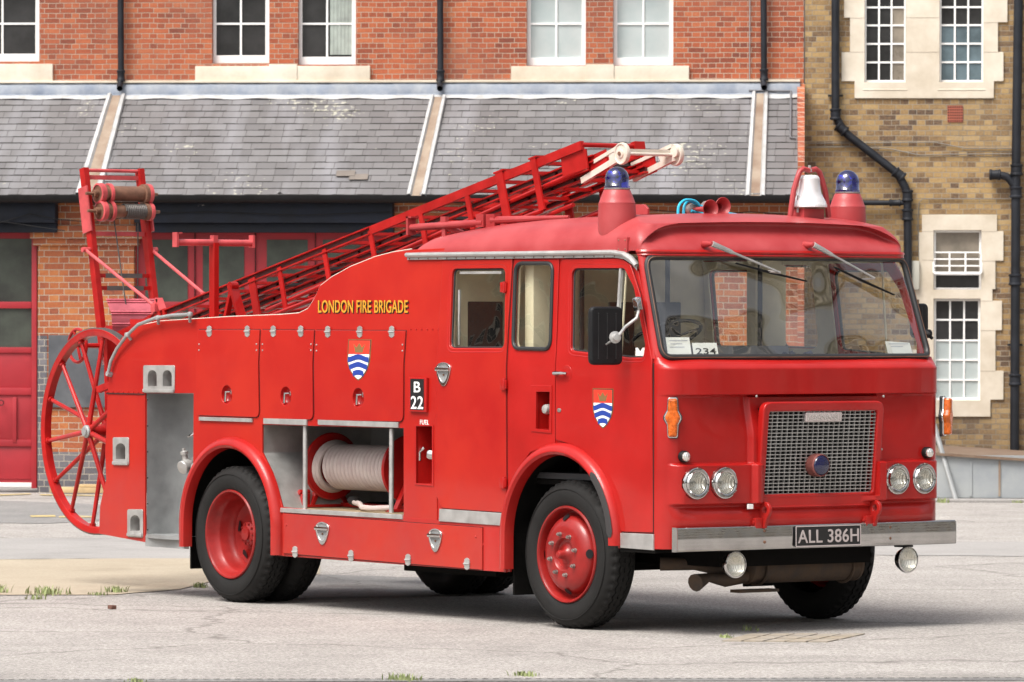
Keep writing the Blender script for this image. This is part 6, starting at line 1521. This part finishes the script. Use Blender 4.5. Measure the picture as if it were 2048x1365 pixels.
# a scrap caught on the slates and two patched slates
for u, v in ((690, 350), (716, 357)):
    t = (391-v)/(391-195); x = wl(u, v, dt*t)[0]; mb = MB(); mb.bar((x-.1, dt*t-.02, ze+(zt2-ze)*t+.014), (x+.12, dt*t-.02, ze+(zt2-ze)*t+.016), .13, .004, (0, -.6, 1)); link('patched_slate', mb.mesh('patched_slate'), new_mat('brown_slate', (.17, .145, .125), .7, var=.2), SL, False)
t = (391-388)/(391-195); x = wl(570, 388, dt*t)[0]; mb = MB(); rows = [[(x-.09+.18*k/8, dt*t-.03+.04*j/2, ze+.03+.012*math.sin(k*1.1+j)-.03*k/8*(1-j*.3)) for k in range(9)] for j in range(3)]; mb.grid(rows); link('plastic_scrap', mb.mesh('plastic_scrap'), LEADW, SL, False)
# valley gutters running down the roof
def roofpt(u, v, lift):
    # a pixel carried onto the sloping roof plane
    n = Vector((0, -(zt2-ze), dt)).normalized(); nw = WD*0+WN*n.y+Vector((0, 0, n.z)); p0 = O0+Vector((0, 0, ze)); p = hit(u, v, nw, p0)-O0
    return Vector((p.dot(WD), p.dot(WN), p.z))+Vector((0, n.y, n.z))*lift
for (tl, tr_, br, bl) in (((215, 195), (252, 195), (203, 391), (150, 391)), ((861, 198), (893, 198), (852, 394), (812, 394)), ((1504, 191), (1537, 191), (1531, 396), (1490, 396))):
    f = lambda a, b, k: (a[0]+(b[0]-a[0])*k, a[1]+(b[1]-a[1])*k)
    rows = []
    for t in [i/12 for i in range(13)]:
        L_, R__ = f(tl, bl, t), f(tr_, br, t); st = .02*math.floor(t*3)/3
        rows.append([roofpt(*f(L_, R__, k), l+.022-st) for k, l in ((0, .0), (.04, .035), (.20, .04), (.28, .0), (.72, .0), (.80, .04), (.96, .035), (1, .0))])
    mb = MB(); mb.grid(rows); vg = Q('valley_gutter', mb, LEADW, B1, smooth=20)
    mb = MB(); mb.grid([[Vector(r[3])+Vector((0, -.002, .004)), Vector(r[4])+Vector((0, -.002, .004))] for r in rows]); link('stained_channel', mb.mesh('stained_channel', 0), RUSTV, vg, False)
    rows2 = rows[-1]; 
# eaves gutter
zg_ = wl(800, 398, -.10)[1]
mb = MB(); rows = []
for x in (xl_, xr1+.05): rows.append([(x, -.06+.085*math.cos(a), zg_+.035+.085*math.sin(a)) for a in [PI+PI*k/10 for k in range(11)]]+[(x, -.06+.070*math.cos(a), zg_+.035+.070*math.sin(a)) for a in [2*PI-PI*k/10 for k in range(11)]])
mb.grid(rows, wrap=True); Q('eaves_gutter', mb, BLACK, B1)
mb = MB(); mb.box(xl_, xr1, .02, .3, zg_-.02, ze-.01); Q('soffit', mb, BLACK, B1)
# ground floor: piers, beam, doors
DP = .30
xwr = wl(1606, 600, DP)[0]
def colm(u0, u1, v0, v1, m, d, th=.35, name='brick_pier'):
    r = rect((u0, v0, u1, v1), d); mb = MB(); mb.box(r[0][0], r[1][0], d, d+th, r[0][1], r[2][1]); return Q(name, mb, m, B1, 0)
zg0 = 0.
r = rect((75, 455, 268, 985), DP); mb = MB(); mb.box(r[0][0], r[1][0], DP, DP+.4, 0, r[2][1]); Q('brick_pier', mb, ORBRICK, B1, 0)
colm(60, 283, 452, 478, ORBRICK, DP-.06, .3); colm(66, 276, 478, 492, ORBRICK, DP-.03, .3); colm(110, 268, 405, 452, ORBRICK, DP-.02, .3)
colm(75, 94, 672, 988, BLUEBRICK, DP-.006, .1, 'blue_brick_quoin'); colm(75, 268, 905, 988, BLUEBRICK, DP-.008, .1, 'blue_brick_plinth')
colm(780, 1000, 400, 1000, ORBRICK, DP-.02, .35); colm(1000, 1604, 400, 1000, ORBRICK, DP, .3)
mb = MB(); q4 = [(wl(1596, 300, 0)[0], .0), (wl(1609, 300, 0)[0], .0), (wl(1609, 300, DR)[0], DR), (wl(1594, 300, DR)[0], DR)]; zt_a, zt_b = wl(1600, 345, 0)[1], zr2-.02
mb.add([(x, y, -.05) for x, y in q4]+[(x, y, z) for (x, y), z in zip(q4, (zt_a+.12, zt_a+.12, zt_b, zt_b))], [(0, 1, 2, 3), (7, 6, 5, 4), (0, 4, 5, 1), (1, 5, 6, 2), (2, 6, 7, 3), (3, 7, 4, 0)]); Q('party_wall', mb, REDBRICK, B1, 0)
o = wplate('slate_board', [rect((97, 671, 214, 815), DP-.02)], BOARD, B1, DP-.035, .03, .003)
for u0, u1 in ((-90, 110), (268, 785)):
    a, b = wl(u0, 455, .05), wl(u1, 405, .05); mb = MB(); mb.box(a[0], b[0], .06, .30, wl(0, 446, .05)[1], b[1]); mb.box(a[0], b[0], .16, .34, a[1]-.06, wl(0, 446, .05)[1]+.0); Q('beam', mb, BEAMM, B1, bevel=.012)
DPANE = new_mat('door_glass', (.035, .035, .033), .12, spec=.5, col2=(.085, .10, .080), vscale=1.1)  # grey-green patches paint reflected greenery into the door glass
def garage(u0, u1, vt, vb, leaves, d, splits):
    a, b = wl(u0, vb, d), wl(u1, vt, d); root = wplate('garage_door', [[(a[0], a[1]), (b[0], a[1]), (b[0], b[1]), (a[0], b[1])]], DOORRED, B1, d+.03, .04)
    for (l0, l1) in leaves:
        for (v0, v1, kind) in splits:
            r = rect((l0, v0, l1, v1), d)
            if kind == 'g':
                w = wplate('door_light', [r], DPANE, root, d+.02, .008)
            else:
                mb = MB(); mb.box(r[0][0], r[1][0], d+.012, d+.03, r[0][1], r[2][1]); link('door_panel', mb.mesh('door_panel', bevel=.006), DOORRED, root, False)
        for v0, v1 in zip([s[1] for s in splits[:-1]], [s[0] for s in splits[1:]]): 
            r = rect((l0, v0, l1, v1), d); mb = MB(); mb.box(r[0][0], r[1][0], d-.01, d+.02, r[0][1], r[2][1]); link('door_rail', mb.mesh('door_rail', bevel=.004), DOORRED, root, False)
    return root
g1 = garage(-90, 74, 458, 973, [(-60, 63)], DP+.1, [(478, 604, 'g'), (617, 695, 'g'), (706, 776, 'p'), (790, 880, 'p'), (893, 958, 'p')])
for u0, u1 in ((63, 74),): r = rect((u0, 458, u1, 973), DP+.06); mb = MB(); mb.box(r[0][0], r[1][0], DP+.05, DP+.14, 0.05, r[2][1]); link('door_frame', mb.mesh('door_frame', bevel=.004), DOORRED, g1, False)
r = rect((-90, 966, 73, 973), DP+.06); mb = MB(); mb.box(r[0][0], r[1][0], DP+.07, DP+.12, r[0][1], r[2][1]); link('weather_bar', mb.mesh('weather_bar'), WFRAME, g1, False)
r = rect((25, 795, 33, 885), DP+.08); mb = MB(); mb.box(r[0][0], r[1][0], DP+.08, DP+.12, r[0][1], r[2][1]); link('door_stile', mb.mesh('door_stile', bevel=.004), DOORRED, g1, False)
p = wl(2, 806, DP+.05); mb = MB(); mb.tube([(p[0]+.03*math.cos(2*PI*k/16), DP+.06, p[1]+.03*math.sin(2*PI*k/16)) for k in range(16)], .006, 6, closed=True); link('door_ring', mb.mesh('door_ring'), BLACK, g1, False)
g2_ = garage(268, 800, 462, 975, [(290, 375), (405, 488), (533, 615), (645, 720)], DP+.1, [(480, 604, 'g'), (617, 695, 'g'), (706, 776, 'p')])
for u in (389, 510, 630): 
    r = rect((u-1, 462, u+1, 975), DP+.1); mb = MB(); mb.box(r[0][0], r[1][0], DP+.10, DP+.13, .05, r[2][1]); link('door_gap', mb.mesh('door_gap'), SLOT, g2_, False)
# cables on the fascia
mb = MB(); 
for pts in ([(-20, 452), (60, 428), (120, 440), (190, 445), (270, 432)], [(-20, 440), (60, 452), (130, 462)], [(265, 428), (420, 424), (600, 431), (780, 424)], [(1300, 420), (1420, 430), (1500, 424), (1590, 430)]):
    mb.tube([(wl(u, v, .03)[0], .03, wl(u, v, .03)[1]) for u, v in pts], .006, 6)
Q('cable', mb, BLACK, B1)
# down pipes on the red wall
def pipe(pts, r, parent, d, m=IRON, collars=(), name='drainpipe', n=14):
    P3 = [(wl(u, v, d)[0], d, wl(u, v, d)[1]) for u, v in pts]
    # soften bends
    out = [Vector(P3[0])]
    for i in range(1, len(P3)-1):
        a, b, c = Vector(P3[i-1]), Vector(P3[i]), Vector(P3[i+1]); t = min(.09, (a-b).length*.4, (c-b).length*.4)
        A_, C2 = b+(a-b).normalized()*t, b+(c-b).normalized()*t
        for k in range(6): s_ = k/5; out.append(A_*(1-s_)**2+b*2*s_*(1-s_)+C2*s_**2)
    out.append(Vector(P3[-1])); mb = MB(); mb.tube(out, r, n)
    o = Q(name, mb, m, parent)
    for (u, v, du, dv) in collars:
        q = Vector((wl(u, v, d)[0], d, wl(u, v, d)[1])); dd = Vector((du, 0, dv)).normalized(); c_ = MB()
        c_.lathe(q, dd, [(r*1.05, -.07), (r*1.38, -.062), (r*1.38, -.045), (r*1.2, -.035), (r*1.2, .035), (r*1.38, .045), (r*1.38, .062), (r*1.05, .07)], 16, cap=False); link('pipe_collar', c_.mesh('pipe_collar'), m, o, False)
    return o
for u, vb in ((241, 152), (880, 152), (1527, 150)):
    x_, z_ = wl(u, vb, DR-.10); pipe([(u, -60), (u+1, vb)], .038, B1, DR-.10, collars=[(u+1, vb, 0, 1)])
    mb = MB(); mb.tube([(x_, DR-.10, z_-.02), (x_+.0, DR-.13, z_-.10), (x_+.012, DR-.24, z_-.16)], .036, 14, cap=False); mb.tube([(x_, DR-.10, z_-.02), (x_+.0, DR-.13, z_-.10), (x_+.012, DR-.24, z_-.16)], .028, 14, cap=False); Q('pipe_shoe', mb, IRON, B1)
pipe([(1500, -60), (1499, 185)], .007, B1, DR-.03, ALUD, name='conduit', n=8)
# thin pipe at the roof edge
mb = MB(); [mb.tube([roofpt(*a, .03), roofpt(*b, .03)], .012, 8) for a, b in (((1498, 186), (1583, 187)), ((1582, 187), (1581, 280)), ((1581, 280), (1592, 281)))]; Q('conduit', mb, new_mat('grey_conduit', (.13, .13, .14), .6), B1)
# ------------------------------------------------ stock brick building
DY = DR+.02
zy0 = -.05
def prect(u0, v0, u1, v1): return (u0, v0, u1, v1)
xs0_, xs1_ = wl(1609, 500, DY)[0], wl(2130, 500, DY)[0]; zty = wl(1800, -60, DY)[1]
YW = [(1729, -50, 1812, 165), (1879, -50, 1967, 165), (1867, 461, 1963, 580), (1867, 598, 1961, 801)]
wplate('wall', [[(xs0_, zy0), (xs1_, zy0), (xs1_, zty), (xs0_, zty)]]+[rect(p, DY) for p in YW], YELBRICK, B2, DY, .22)
up_out = [(1688, -62), (1688, 36), (1700, 36), (1700, 105), (1683, 105), (1683, 163), (1709, 163), (1709, 197), (1988, 197), (1988, 163), (2007, 163), (2007, 105), (1996, 105), (1996, 45), (2015, 45), (2015, -62)]
lo_out = [(1844, 430), (1994, 430), (1994, 463), (2007, 463), (2007, 522), (1991, 522), (1991, 579), (1985, 579), (1985, 602), (2004, 602), (2004, 661), (1991, 661), (1991, 742), (2007, 742), (2007, 800), (1981, 800), (1981, 834), (1844, 834), (1844, 800), (1825, 800), (1825, 700), (1838, 700), (1838, 600), (1828, 600), (1828, 580), (1838, 580), (1838, 465), (1844, 465)]
UPI = [rect(p, DY-.025) for p in YW]
wplate('stone_surround', [wp(up_out, DY-.025), UPI[0], UPI[1]], STONE, B2, DY-.025, .12, .004)
wplate('stone_surround', [wp(lo_out, DY-.025), UPI[2], UPI[3]], STONE, B2, DY-.025, .12, .004)
# joints between the stones
mb = MB()
JM = new_mat('stone_joint', (.42, .36, .29), .9)
for (u0, v0, u1, v1) in ((1812, 35, 1879, 36), (1812, 104, 1879, 105), (1700, 104, 1729, 105), (1700, 36, 1729, 37), (1967, 104, 1996, 105), (1967, 45, 1996, 46), (1844, 463, 1867, 464), (1844, 520, 1867, 521), (1963, 522, 1991, 523), (1963, 463, 1994, 464), (1961, 661, 1991, 662), (1961, 742, 1991, 743), (1961, 602, 1985, 603), (1838, 661, 1867, 662), (1838, 742, 1867, 743)):
    r = rect((u0, v0, u1, v1), DY-.027); mb.box(r[0][0], r[1][0], DY-.0275, DY-.02, r[0][1], r[2][1])
Q('stone_joint', mb, JM, B2, 0)
for p in YW[:2]:
    a, b = wl(p[0]-3, 180, DY-.03), wl(p[2]+3, 165, DY-.03); mb = MB(); mb.add([(a[0], DY-.032, a[1]), (b[0], DY-.032, a[1]), (b[0]-.02, DY+.05, b[1]+.01), (a[0]+.02, DY+.05, b[1]+.01)], [(0, 1, 2, 3)]); mb.add([(a[0], DY-.032, a[1]), (b[0], DY-.032, a[1]), (b[0], DY-.02, a[1]-.02), (a[0], DY-.02, a[1]-.02)], [(0, 1, 2, 3)]); Q('stone_sill', mb, STONE, B2, 0)
PANEC = new_mat('curtained_pane', (.22, .19, .15), .3, var=.3, vscale=3)
def bz(l, d): return [wl(1800, v, d)[1] for v in l]
window(B2, YW[0], DY+.05, 3, 6, PANE, rail=.025, side=.022, bar=.022, panes=lambda i, j: PANEC if i == 2 and j < 4 else PANE, zs_=bz([125, 88, 51, 15, -22], DY+.05)[::1])
window(B2, YW[1], DY+.05, 3, 6, PANE, rail=.025, side=.022, bar=.022, panes=lambda i, j: PANEB if j < 3 else PANE, zs_=bz([125, 88, 51, 15, -22], DY+.05))
window(B2, YW[3], DY+.05, 3, 5, PANE, rail=.03, side=.028, bar=.022, panes=lambda i, j: PANEW if j < 3 else PANE, zs_=bz([760, 720, 681, 640], DY+.05))
w3 = window(B2, YW[2], DY+.05, 1, 2, PANE, rail=.025, side=.028, bar=.02, panes=lambda i, j: PANE if j == 0 else PANEC, zs_=bz([549], DY+.05))
# open hopper sash hanging out
r = rect((1867, 505, 1963, 546), DY-.06); x0, z0 = r[0]; x1, z1 = r[2]
mb = MB()
def tilt(z): return DY+.02-(z1-z)*.28
for z in (z0, z0+(z1-z0)*.34, z0+(z1-z0)*.67, z1): mb.bar((x0, tilt(z), z), (x1, tilt(z), z), .03, .028 if z in (z0,) else .018)
for k in range(4): x = x0+(x1-x0)*k/3; mb.bar((x, tilt(z0), z0), (x, tilt(z1), z1), .02, .018, (1, 0, 0))
hs_ = link('open_sash', mb.mesh('open_sash', 0), WFRAME, w3, False)
# downpipes
p_ = pipe([(1671, -60), (1671, 235), (1690, 266), (1797, 349), (1815, 385), (1816, 580)], .050, B2, DY-.10, collars=[(1671, 229, 0, 1), (1683, 258, .5, -.4), (1798, 350, .5, -.4), (1815, 392, 0, 1), (1815, 430, 0, 1)])
pipe([(1600, 406), (1808, 406)], .032, B2, DY-.09, collars=[(1790, 406, 1, 0)])
pipe([(2038, -60), (2032, 340), (2029, 910)], .056, B2, DY-.10, collars=[(2033, 340, 0, 1), (2032, 385, 0, 1), (2030, 760, 0, 1), (2030, 560, 0, 1)])
pipe([(1984, 350), (2014, 352), (2031, 375)], .048, B2, DY-.10, collars=[(1990, 350, 1, 0)])
for v, u in ((192, 1671), (690, 2030)): 
    mb = MB(); a = wl(u, v, DY-.02); mb.box(a[0]-.09, a[0]+.09, DY-.04, DY-.015, a[1]-.012, a[1]+.012); Q('pipe_bracket', mb, IRON, B2)
# air brick
r = rect((1895, 212, 1926, 245), DY-.006); ab = wplate('air_brick', [r], new_mat('terracotta', (.36, .10, .06), .8, var=.15), B2, DY-.010, .012, .001); mb = MB()
for i in range(7):
    for j in range(6):
        x = r[0][0]+(r[1][0]-r[0][0])*(i+.5)/7; z = r[0][1]+(r[2][1]-r[0][1])*(j+.5)/6; mb.box(x-.0075, x+.0075, DY-.0125, DY-.009, z-.008, z+.008)
link('vent_hole', mb.mesh('vent_hole', 0), SLOT, ab, False)
# cables across the brick
mb = MB()
for pts in ([(1612, 296), (1700, 294), (1780, 298), (1840, 311), (1900, 309), (2030, 308)], [(1612, 287), (1760, 286), (1870, 285), (1930, 297), (2030, 297)], [(1838, 520), (1836, 440), (1838, 405), (1846, 398), (2030, 398)], [(1609, 200), (1604, 340)]):
    mb.tube([(wl(u, v, DY-.02)[0], DY-.02, wl(u, v, DY-.02)[1]) for u, v in pts], .007, 6)
Q('cable', mb, new_mat('grey_cable', (.20, .18, .15), .7), B2)
r = rect((1820, 522, 1839, 580), DY-.08); mb = MB(); mb.box(r[0][0], r[1][0], DY-.08, DY, r[0][1], r[2][1]); Q('meter_box', mb, new_mat('meter_box_grey', (.45, .44, .38), .6), B2, bevel=.01)
# ================================================================== SMALL THINGS IN THE YARD
# low sheet metal bunker
g = gd(1878, 1003); rel = g-O0; db = rel.dot(WN); 
BK = empty('metal_bunker', O0, RZW); tag(BK, 'low grey sheet metal bunker with a rusty lid against the yellow brick wall', 'bunker')
xa_, xb_ = wl(1864, 960, db)[0], wl(2120, 960, db)[0]; zl0 = wl(1900, 905, db)[1]; zl1 = wl(2048, 922, db)[1]; 
mb = MB(); mb.box(xa_, xb_, db, db+.02, .04, zl1+.06); mb.box(xa_, xa_+.02, db+.02, DY-.03, .04, zl1+.06); Q('side_sheet', mb, BINM, BK)
for u in (1942, 1999):
    x = wl(u, 960, db)[0]; mb = MB(); mb.box(x-.012, x+.012, db-.012, db, .06, wl(u, 922, db)[1]); Q('seam_strip', mb, RUSTV if u > 1950 else BINM, BK)
mb = MB(); 
N = 12
rows = []
for k in range(N+1):
    x = xa_-.04+(xb_-xa_+.08)*k/N; t = k/N; z = zl0-.0+(zl1-zl0)*min(1, t*1.0); rows.append([(x, db-.05, z-.03), (x, db-.05, z), (x, DY-.04, z+.012), (x, DY-.04, z-.02)])
mb.grid(rows, wrap=True); Q('lid', mb, RUSTL, BK)
# leaning pole
PO = MB(); a = Vector((wl(1912, 998, db-.12)[0], db-.12, .02)); b_ = wl(1868, 850, db+.1); PO.tube([a, Vector((b_[0], db+.10, b_[1]))], .03, 10); me = PO.mesh('metal_pole'); me.transform(Matrix.Translation(O0) @ Matrix.Rotation(RZW, 4, 'Z'))
tag(link('metal_pole', me, ALUD, None), 'grey metal pole leaning against the low bunker', 'pole')
# timber at the wall foot
TM = empty('timber_baulk', O0, RZW); tag(TM, 'pale timber baulk lying at the foot of the brick pier', 'timber')
a = wl(102, 992, .1); b = wl(150, 975, .1); c = wl(212, 992, .1); mb = MB(); mb.box(a[0], c[0], .02, .2, .01, b[1]-.0); Q('lower_board', mb, TIMBER, TM, bevel=.006); mb = MB(); mb.box(b[0]+.05, c[0]+.05, .04, .2, b[1]+.004, b[1]+.035); Q('upper_board', mb, TIMBER, TM, bevel=.004)
# red brick fragment on the asphalt
p = gd(224, 1219); mb = MB(); mb.box(p.x-.03, p.x+.03, p.y-.02, p.y+.02, .002, .03); me = mb.mesh('brick_fragment', bevel=.005); tag(link('brick_fragment', me, new_mat('broken_brick', (.15, .07, .05), .9, var=.3, vscale=30), None), 'small broken piece of dark brick lying alone on the asphalt', 'brick piece')
# unseen buildings added so glass, chrome and paint have something to reflect
def opp(cx, cy, rz, w, h, m, label):
    OP = empty('reflection_building', (cx, cy, 0)); tag(OP, label, 'building')
    R2 = Matrix.Translation((cx, cy, 0)) @ Matrix.Rotation(rz, 4, 'Z'); mb = MB(); mb.box(-w/2, w/2, 0, .4, 0, h); me = mb.mesh('wall', 0); me.transform(R2); link('wall', me, m, OP)
    mb = MB(); mb.box(-w/2-.2, w/2+.2, -.3, .4, h, h+.25); mb.add([(-w/2, .0, h+.25), (w/2, 0, h+.25), (w/2, 4, h+3.5), (-w/2, 4, h+3.5)], [(0, 1, 2, 3)]); me = mb.mesh('roof', 0); me.transform(R2); link('roof', me, SLATE2, OP)
    for i in range(int(w/3)):
        for j in range(int(h/3.3)):
            x, z = -w/2+1.5+i*3, .9+j*3.3; fm = MB(); fm.box(x-.85, x+.85, -.10, -.01, z-.15, z+2.2); a = fm.mesh('window', 0); a.transform(R2); f_ = link('window', a, STONE, OP)
            gm = MB()
            for p in (-.36, .36):
                for q in (.5, 1.45): gm.box(x+p-.31, x+p+.31, -.13, -.105, z+q-.42, z+q+.42)
            b_ = gm.mesh('pane', 0); b_.transform(R2); link('pane', b_, PANE, f_)
SLATE2 = new_mat('plain_slate', (.12, .12, .125), .6, var=.2)
opp(25, 21, math.radians(-51.5), 33, 20, new_mat('grey_render', (.24, .24, .235), .9, var=.2), 'unseen tall grey building added across the yard to mirror in the windscreen and bumper')
opp(-30, -26, math.radians(129.7), 33, 9, REDBRICK, 'unseen red brick building added across the yard to mirror in the side of the engine')
# ================================================================== GROUND
def sheet(name, pts, m, z, kind='structure', sub=0):
    mb = MB(); mb.add([(x, y, z) for x, y in pts], [tuple(range(len(pts)))]); o = link(name, mb.mesh(name, 0), m, None); tag(o, kind=kind); return o
sheet('ground', [(-160, -160), (160, -160), (160, 160), (-160, 160)], ASPH, 0.)
def gpoly(l): return [(p.x, p.y) for p in (gd(u, v) for u, v in l)]
def wob(l, amp=1.6, step=40, seed=1):
    r = random.Random(seed); out = []
    for i in range(len(l)):
        a, b = l[i], l[(i+1) % len(l)]; d = math.hypot(b[0]-a[0], b[1]-a[1]); n = max(1, int(d/step))
        for k in range(n): t = k/n; out.append((a[0]+(b[0]-a[0])*t, a[1]+(b[1]-a[1])*t+(r.uniform(-amp, amp) if 0 < k else 0)))
    return out
sheet('path', gpoly(wob([(-300, 1076), (420, 1079), (2350, 1086), (2350, 1102), (2048, 1114), (1742, 1111), (700, 1118), (330, 1118), (-300, 1121)], .5)), CONC, .004)
sheet('road', gpoly(wob([(-300, 1003), (40, 1003), (230, 1012), (230, 1040), (100, 1048), (-300, 1046)], .7)), ASPH2, .004)
sheet('pavement', gpoly(wob([(-300, 1121.5), (330, 1118.5), (640, 1119), (640, 1150), (420, 1165), (360, 1180), (230, 1191), (-300, 1193)], .6, seed=4)), TANC, .006)
sheet('path', gpoly(wob([(640, 1150), (1000, 1162), (1010, 1190), (560, 1200)], .8, seed=9)), ASPH2, .004)
sheet('road_marking', gpoly([(-50, 992), (60, 988), (62, 990), (-50, 995)]), YLINE, .008)
sheet('road_marking', gpoly([(60, 1033), (110, 1032), (112, 1035.5), (62, 1036)]), YLINE, .009)
sheet('road_marking', gpoly([(118, 1034), (160, 1033), (190, 1034.5), (186, 1037), (118, 1037)]), YLINE, .009)
sheet('road_marking', gpoly([(80, 990), (225, 992), (225, 994), (80, 992)]), YLINE, .008)
# kerb before the stock brick building
KB = MB(); k0 = wl(1860, 1006, db-.45)[0]; KB.box(k0, k0+3.2, db-.30, db-.02, 0, .035); me = KB.mesh('pavement', bevel=.01); me.transform(Matrix.Translation(O0) @ Matrix.Rotation(RZW, 4, 'Z')); tag(link('pavement', me, CONC, None), kind='structure')
# ochre cover set in the asphalt
cv = [(1478, 1284), (1512, 1270), (1738, 1270), (1690, 1284)]
cv = [(p.x, p.y, 0) for p in (gd(*q) for q in [(1440, 1284), (1500, 1269), (1735, 1269), (1655, 1286)])]
def bil(s, t): 
    A_, B_, C_, D_ = [Vector(q) for q in (cv[0], cv[1], cv[2], cv[3])]; return (A_*(1-s)+D_*s)*(1-t)+(B_*(1-s)+C_*s)*t
CVM = MB(); r = random.Random(5)
for i in range(5):
    for j in range(3):
        s0, s1, t0, t1 = i/5+.012, (i+1)/5-.012, j/3+.03, (j+1)/3-.03; q = [bil(s0, t0), bil(s1, t0), bil(s1, t1), bil(s0, t1)]; h = .006+r.uniform(0, .002)
        CVM.add([v+Vector((0, 0, h)) for v in q]+[v for v in q], [(0, 1, 2, 3), (0, 4, 5, 1), (1, 5, 6, 2), (2, 6, 7, 3), (3, 7, 4, 0)])
o = link('access_cover', CVM.mesh('access_cover', 0), YGRID, None); tag(o, 'worn ochre access cover set in the asphalt in front of the engine', 'cover')
# slotted drain across the foot of the picture
DC = MB(); a, b = gd(-200, 1362.5), gd(2250, 1358.0); dv = (b-a).normalized(); L = (b-a).length; dn = Vector((-dv.y, dv.x, 0))
DS = MB(); DC.add([a-dn*.16, b-dn*.16, b+dn*.05, a+dn*.05], [(0, 1, 2, 3)]); DC.v = [(x, y, .005) for x, y, z in DC.v]
k = 0; t = 0
while t < L:
    p = a+dv*t; DS.add([p+dv*0-dn*.012+Vector((0, 0, .008)), p+dv*.035-dn*.012+Vector((0, 0, .008)), p+dv*.035+dn*.016+Vector((0, 0, .008)), p+dn*.016+Vector((0, 0, .008))], [(0, 1, 2, 3)]); t += .062
o = link('drain_channel', DC.mesh('drain_channel', 0), ASPH2, None); tag(o, 'long slotted drain channel crossing the asphalt at the bottom edge', 'drain')
link('drain_slot', DS.mesh('drain_slot', 0), UNDER, o)
# weeds in the joints
def weed(u, v, hgt, n, label, wide=.08, seed=0):
    r = random.Random(seed*77+int(u)); c = gd(u, v); mb = MB()
    for k in range(int(n*.55)):
        a = r.uniform(0, 2*PI); rr = wide*1.3*r.random()**1.2; p = c+Vector((rr*math.cos(a), rr*math.sin(a), .0)); h = hgt*r.uniform(.4, 1.); le = Vector((r.uniform(-.5, .5), r.uniform(-.5, .5), 0))*h; w = .0035+.003*r.random(); s_ = Vector((math.cos(a+1), math.sin(a+1), 0))*w
        m_ = p+Vector((0, 0, h*.6))+le*.4; t_ = p+Vector((0, 0, h))+le
        mb.add([p-s_, p+s_, m_+s_, m_-s_, t_], [(0, 1, 2, 3), (3, 2, 4)])
    o = link('weed_tuft', mb.mesh('weed_tuft', 0), GRASS, None); tag(o, label, 'weed', 'weeds growing in the yard joints'); return o
weed(95, 1190, .075, 220, 'largest weed tuft on the seam left of the rear wheel', .15)
weed(72, 1199, .045, 80, 'small low weed just below the largest tuft by the tan strip', .06)
weed(230, 1186, .065, 130, 'feathery weed tuft on the right end of the tan strip edge', .09)
weed(193, 1191, .03, 60, 'little weed clump left of the feathery tuft on the tan strip edge', .07)
weed(3, 1187, .08, 80, 'weed tuft cut by the left edge of the photo', .07)
weed(404, 1176, .05, 90, 'weed tuft growing just behind the near rear tyre', .07)
weed(805, 1362, .05, 170, 'wide green tuft on the drain at the bottom middle left', .09)
weed(1048, 1352, .035, 120, 'flat green tuft just above the drain near the bottom centre', .08)
weed(268, 1365, .03, 60, 'yellowish tuft on the drain at the bottom left', .06)
weed(1448, 1276, .03, 50, 'sparse sprig at the left corner of the ochre cover', .05)
weed(1500, 1262, .06, 22, 'thin stalk rising behind the ochre cover in the shade', .08)
weed(1885, 1006, .07, 100, 'weed at the foot of the leaning grey pole', .08)
weed(2035, 1006, .04, 60, 'weed on the kerb at the right edge of the photo', .07)

# ------------------------------------------------ one object per loose piece where a mesh holds several
def islands(me):
    n = len(me.vertices); par = list(range(n))
    def find(a):
        while par[a] != a: par[a] = par[par[a]]; a = par[a]
        return a
    for e in me.edges: a, b = find(e.vertices[0]), find(e.vertices[1]); par[a] = b
    g = {}
    for p in me.polygons: g.setdefault(find(p.vertices[0]), []).append(p.index)
    out = []
    for ids in g.values():
        mp = {}; vs, fs = [], []
        for i in ids:
            f = []
            for v in me.polygons[i].vertices:
                if v not in mp: mp[v] = len(vs); vs.append(me.vertices[v].co[:])
                f.append(mp[v])
            fs.append(f)
        m = bpy.data.meshes.new(me.name); m.from_pydata(vs, [], fs)
        for mt in me.materials: m.materials.append(mt)
        if me.polygons[0].use_smooth: finish(m, 35)
        out.append(m)
    return out
_cache = {}
for o in list(bpy.data.objects):
    if o.type == 'MESH' and o.name.split('.')[0] in ('mud_flap', 'drum_flange', 'hand_hole', 'wheel_nut', 'cable', 'conduit', 'rivet', 'screw', 'bolt', 'deck', 'strap', 'bulkhead', 'letter_bar'):
        key = o.data.name
        if key not in _cache: _cache[key] = islands(o.data)
        ms = _cache[key]
        if len(ms) < 2: continue
        for m in ms[1:]:
            c = o.copy(); c.data = m; COL.objects.link(c)
        o.data = ms[0]
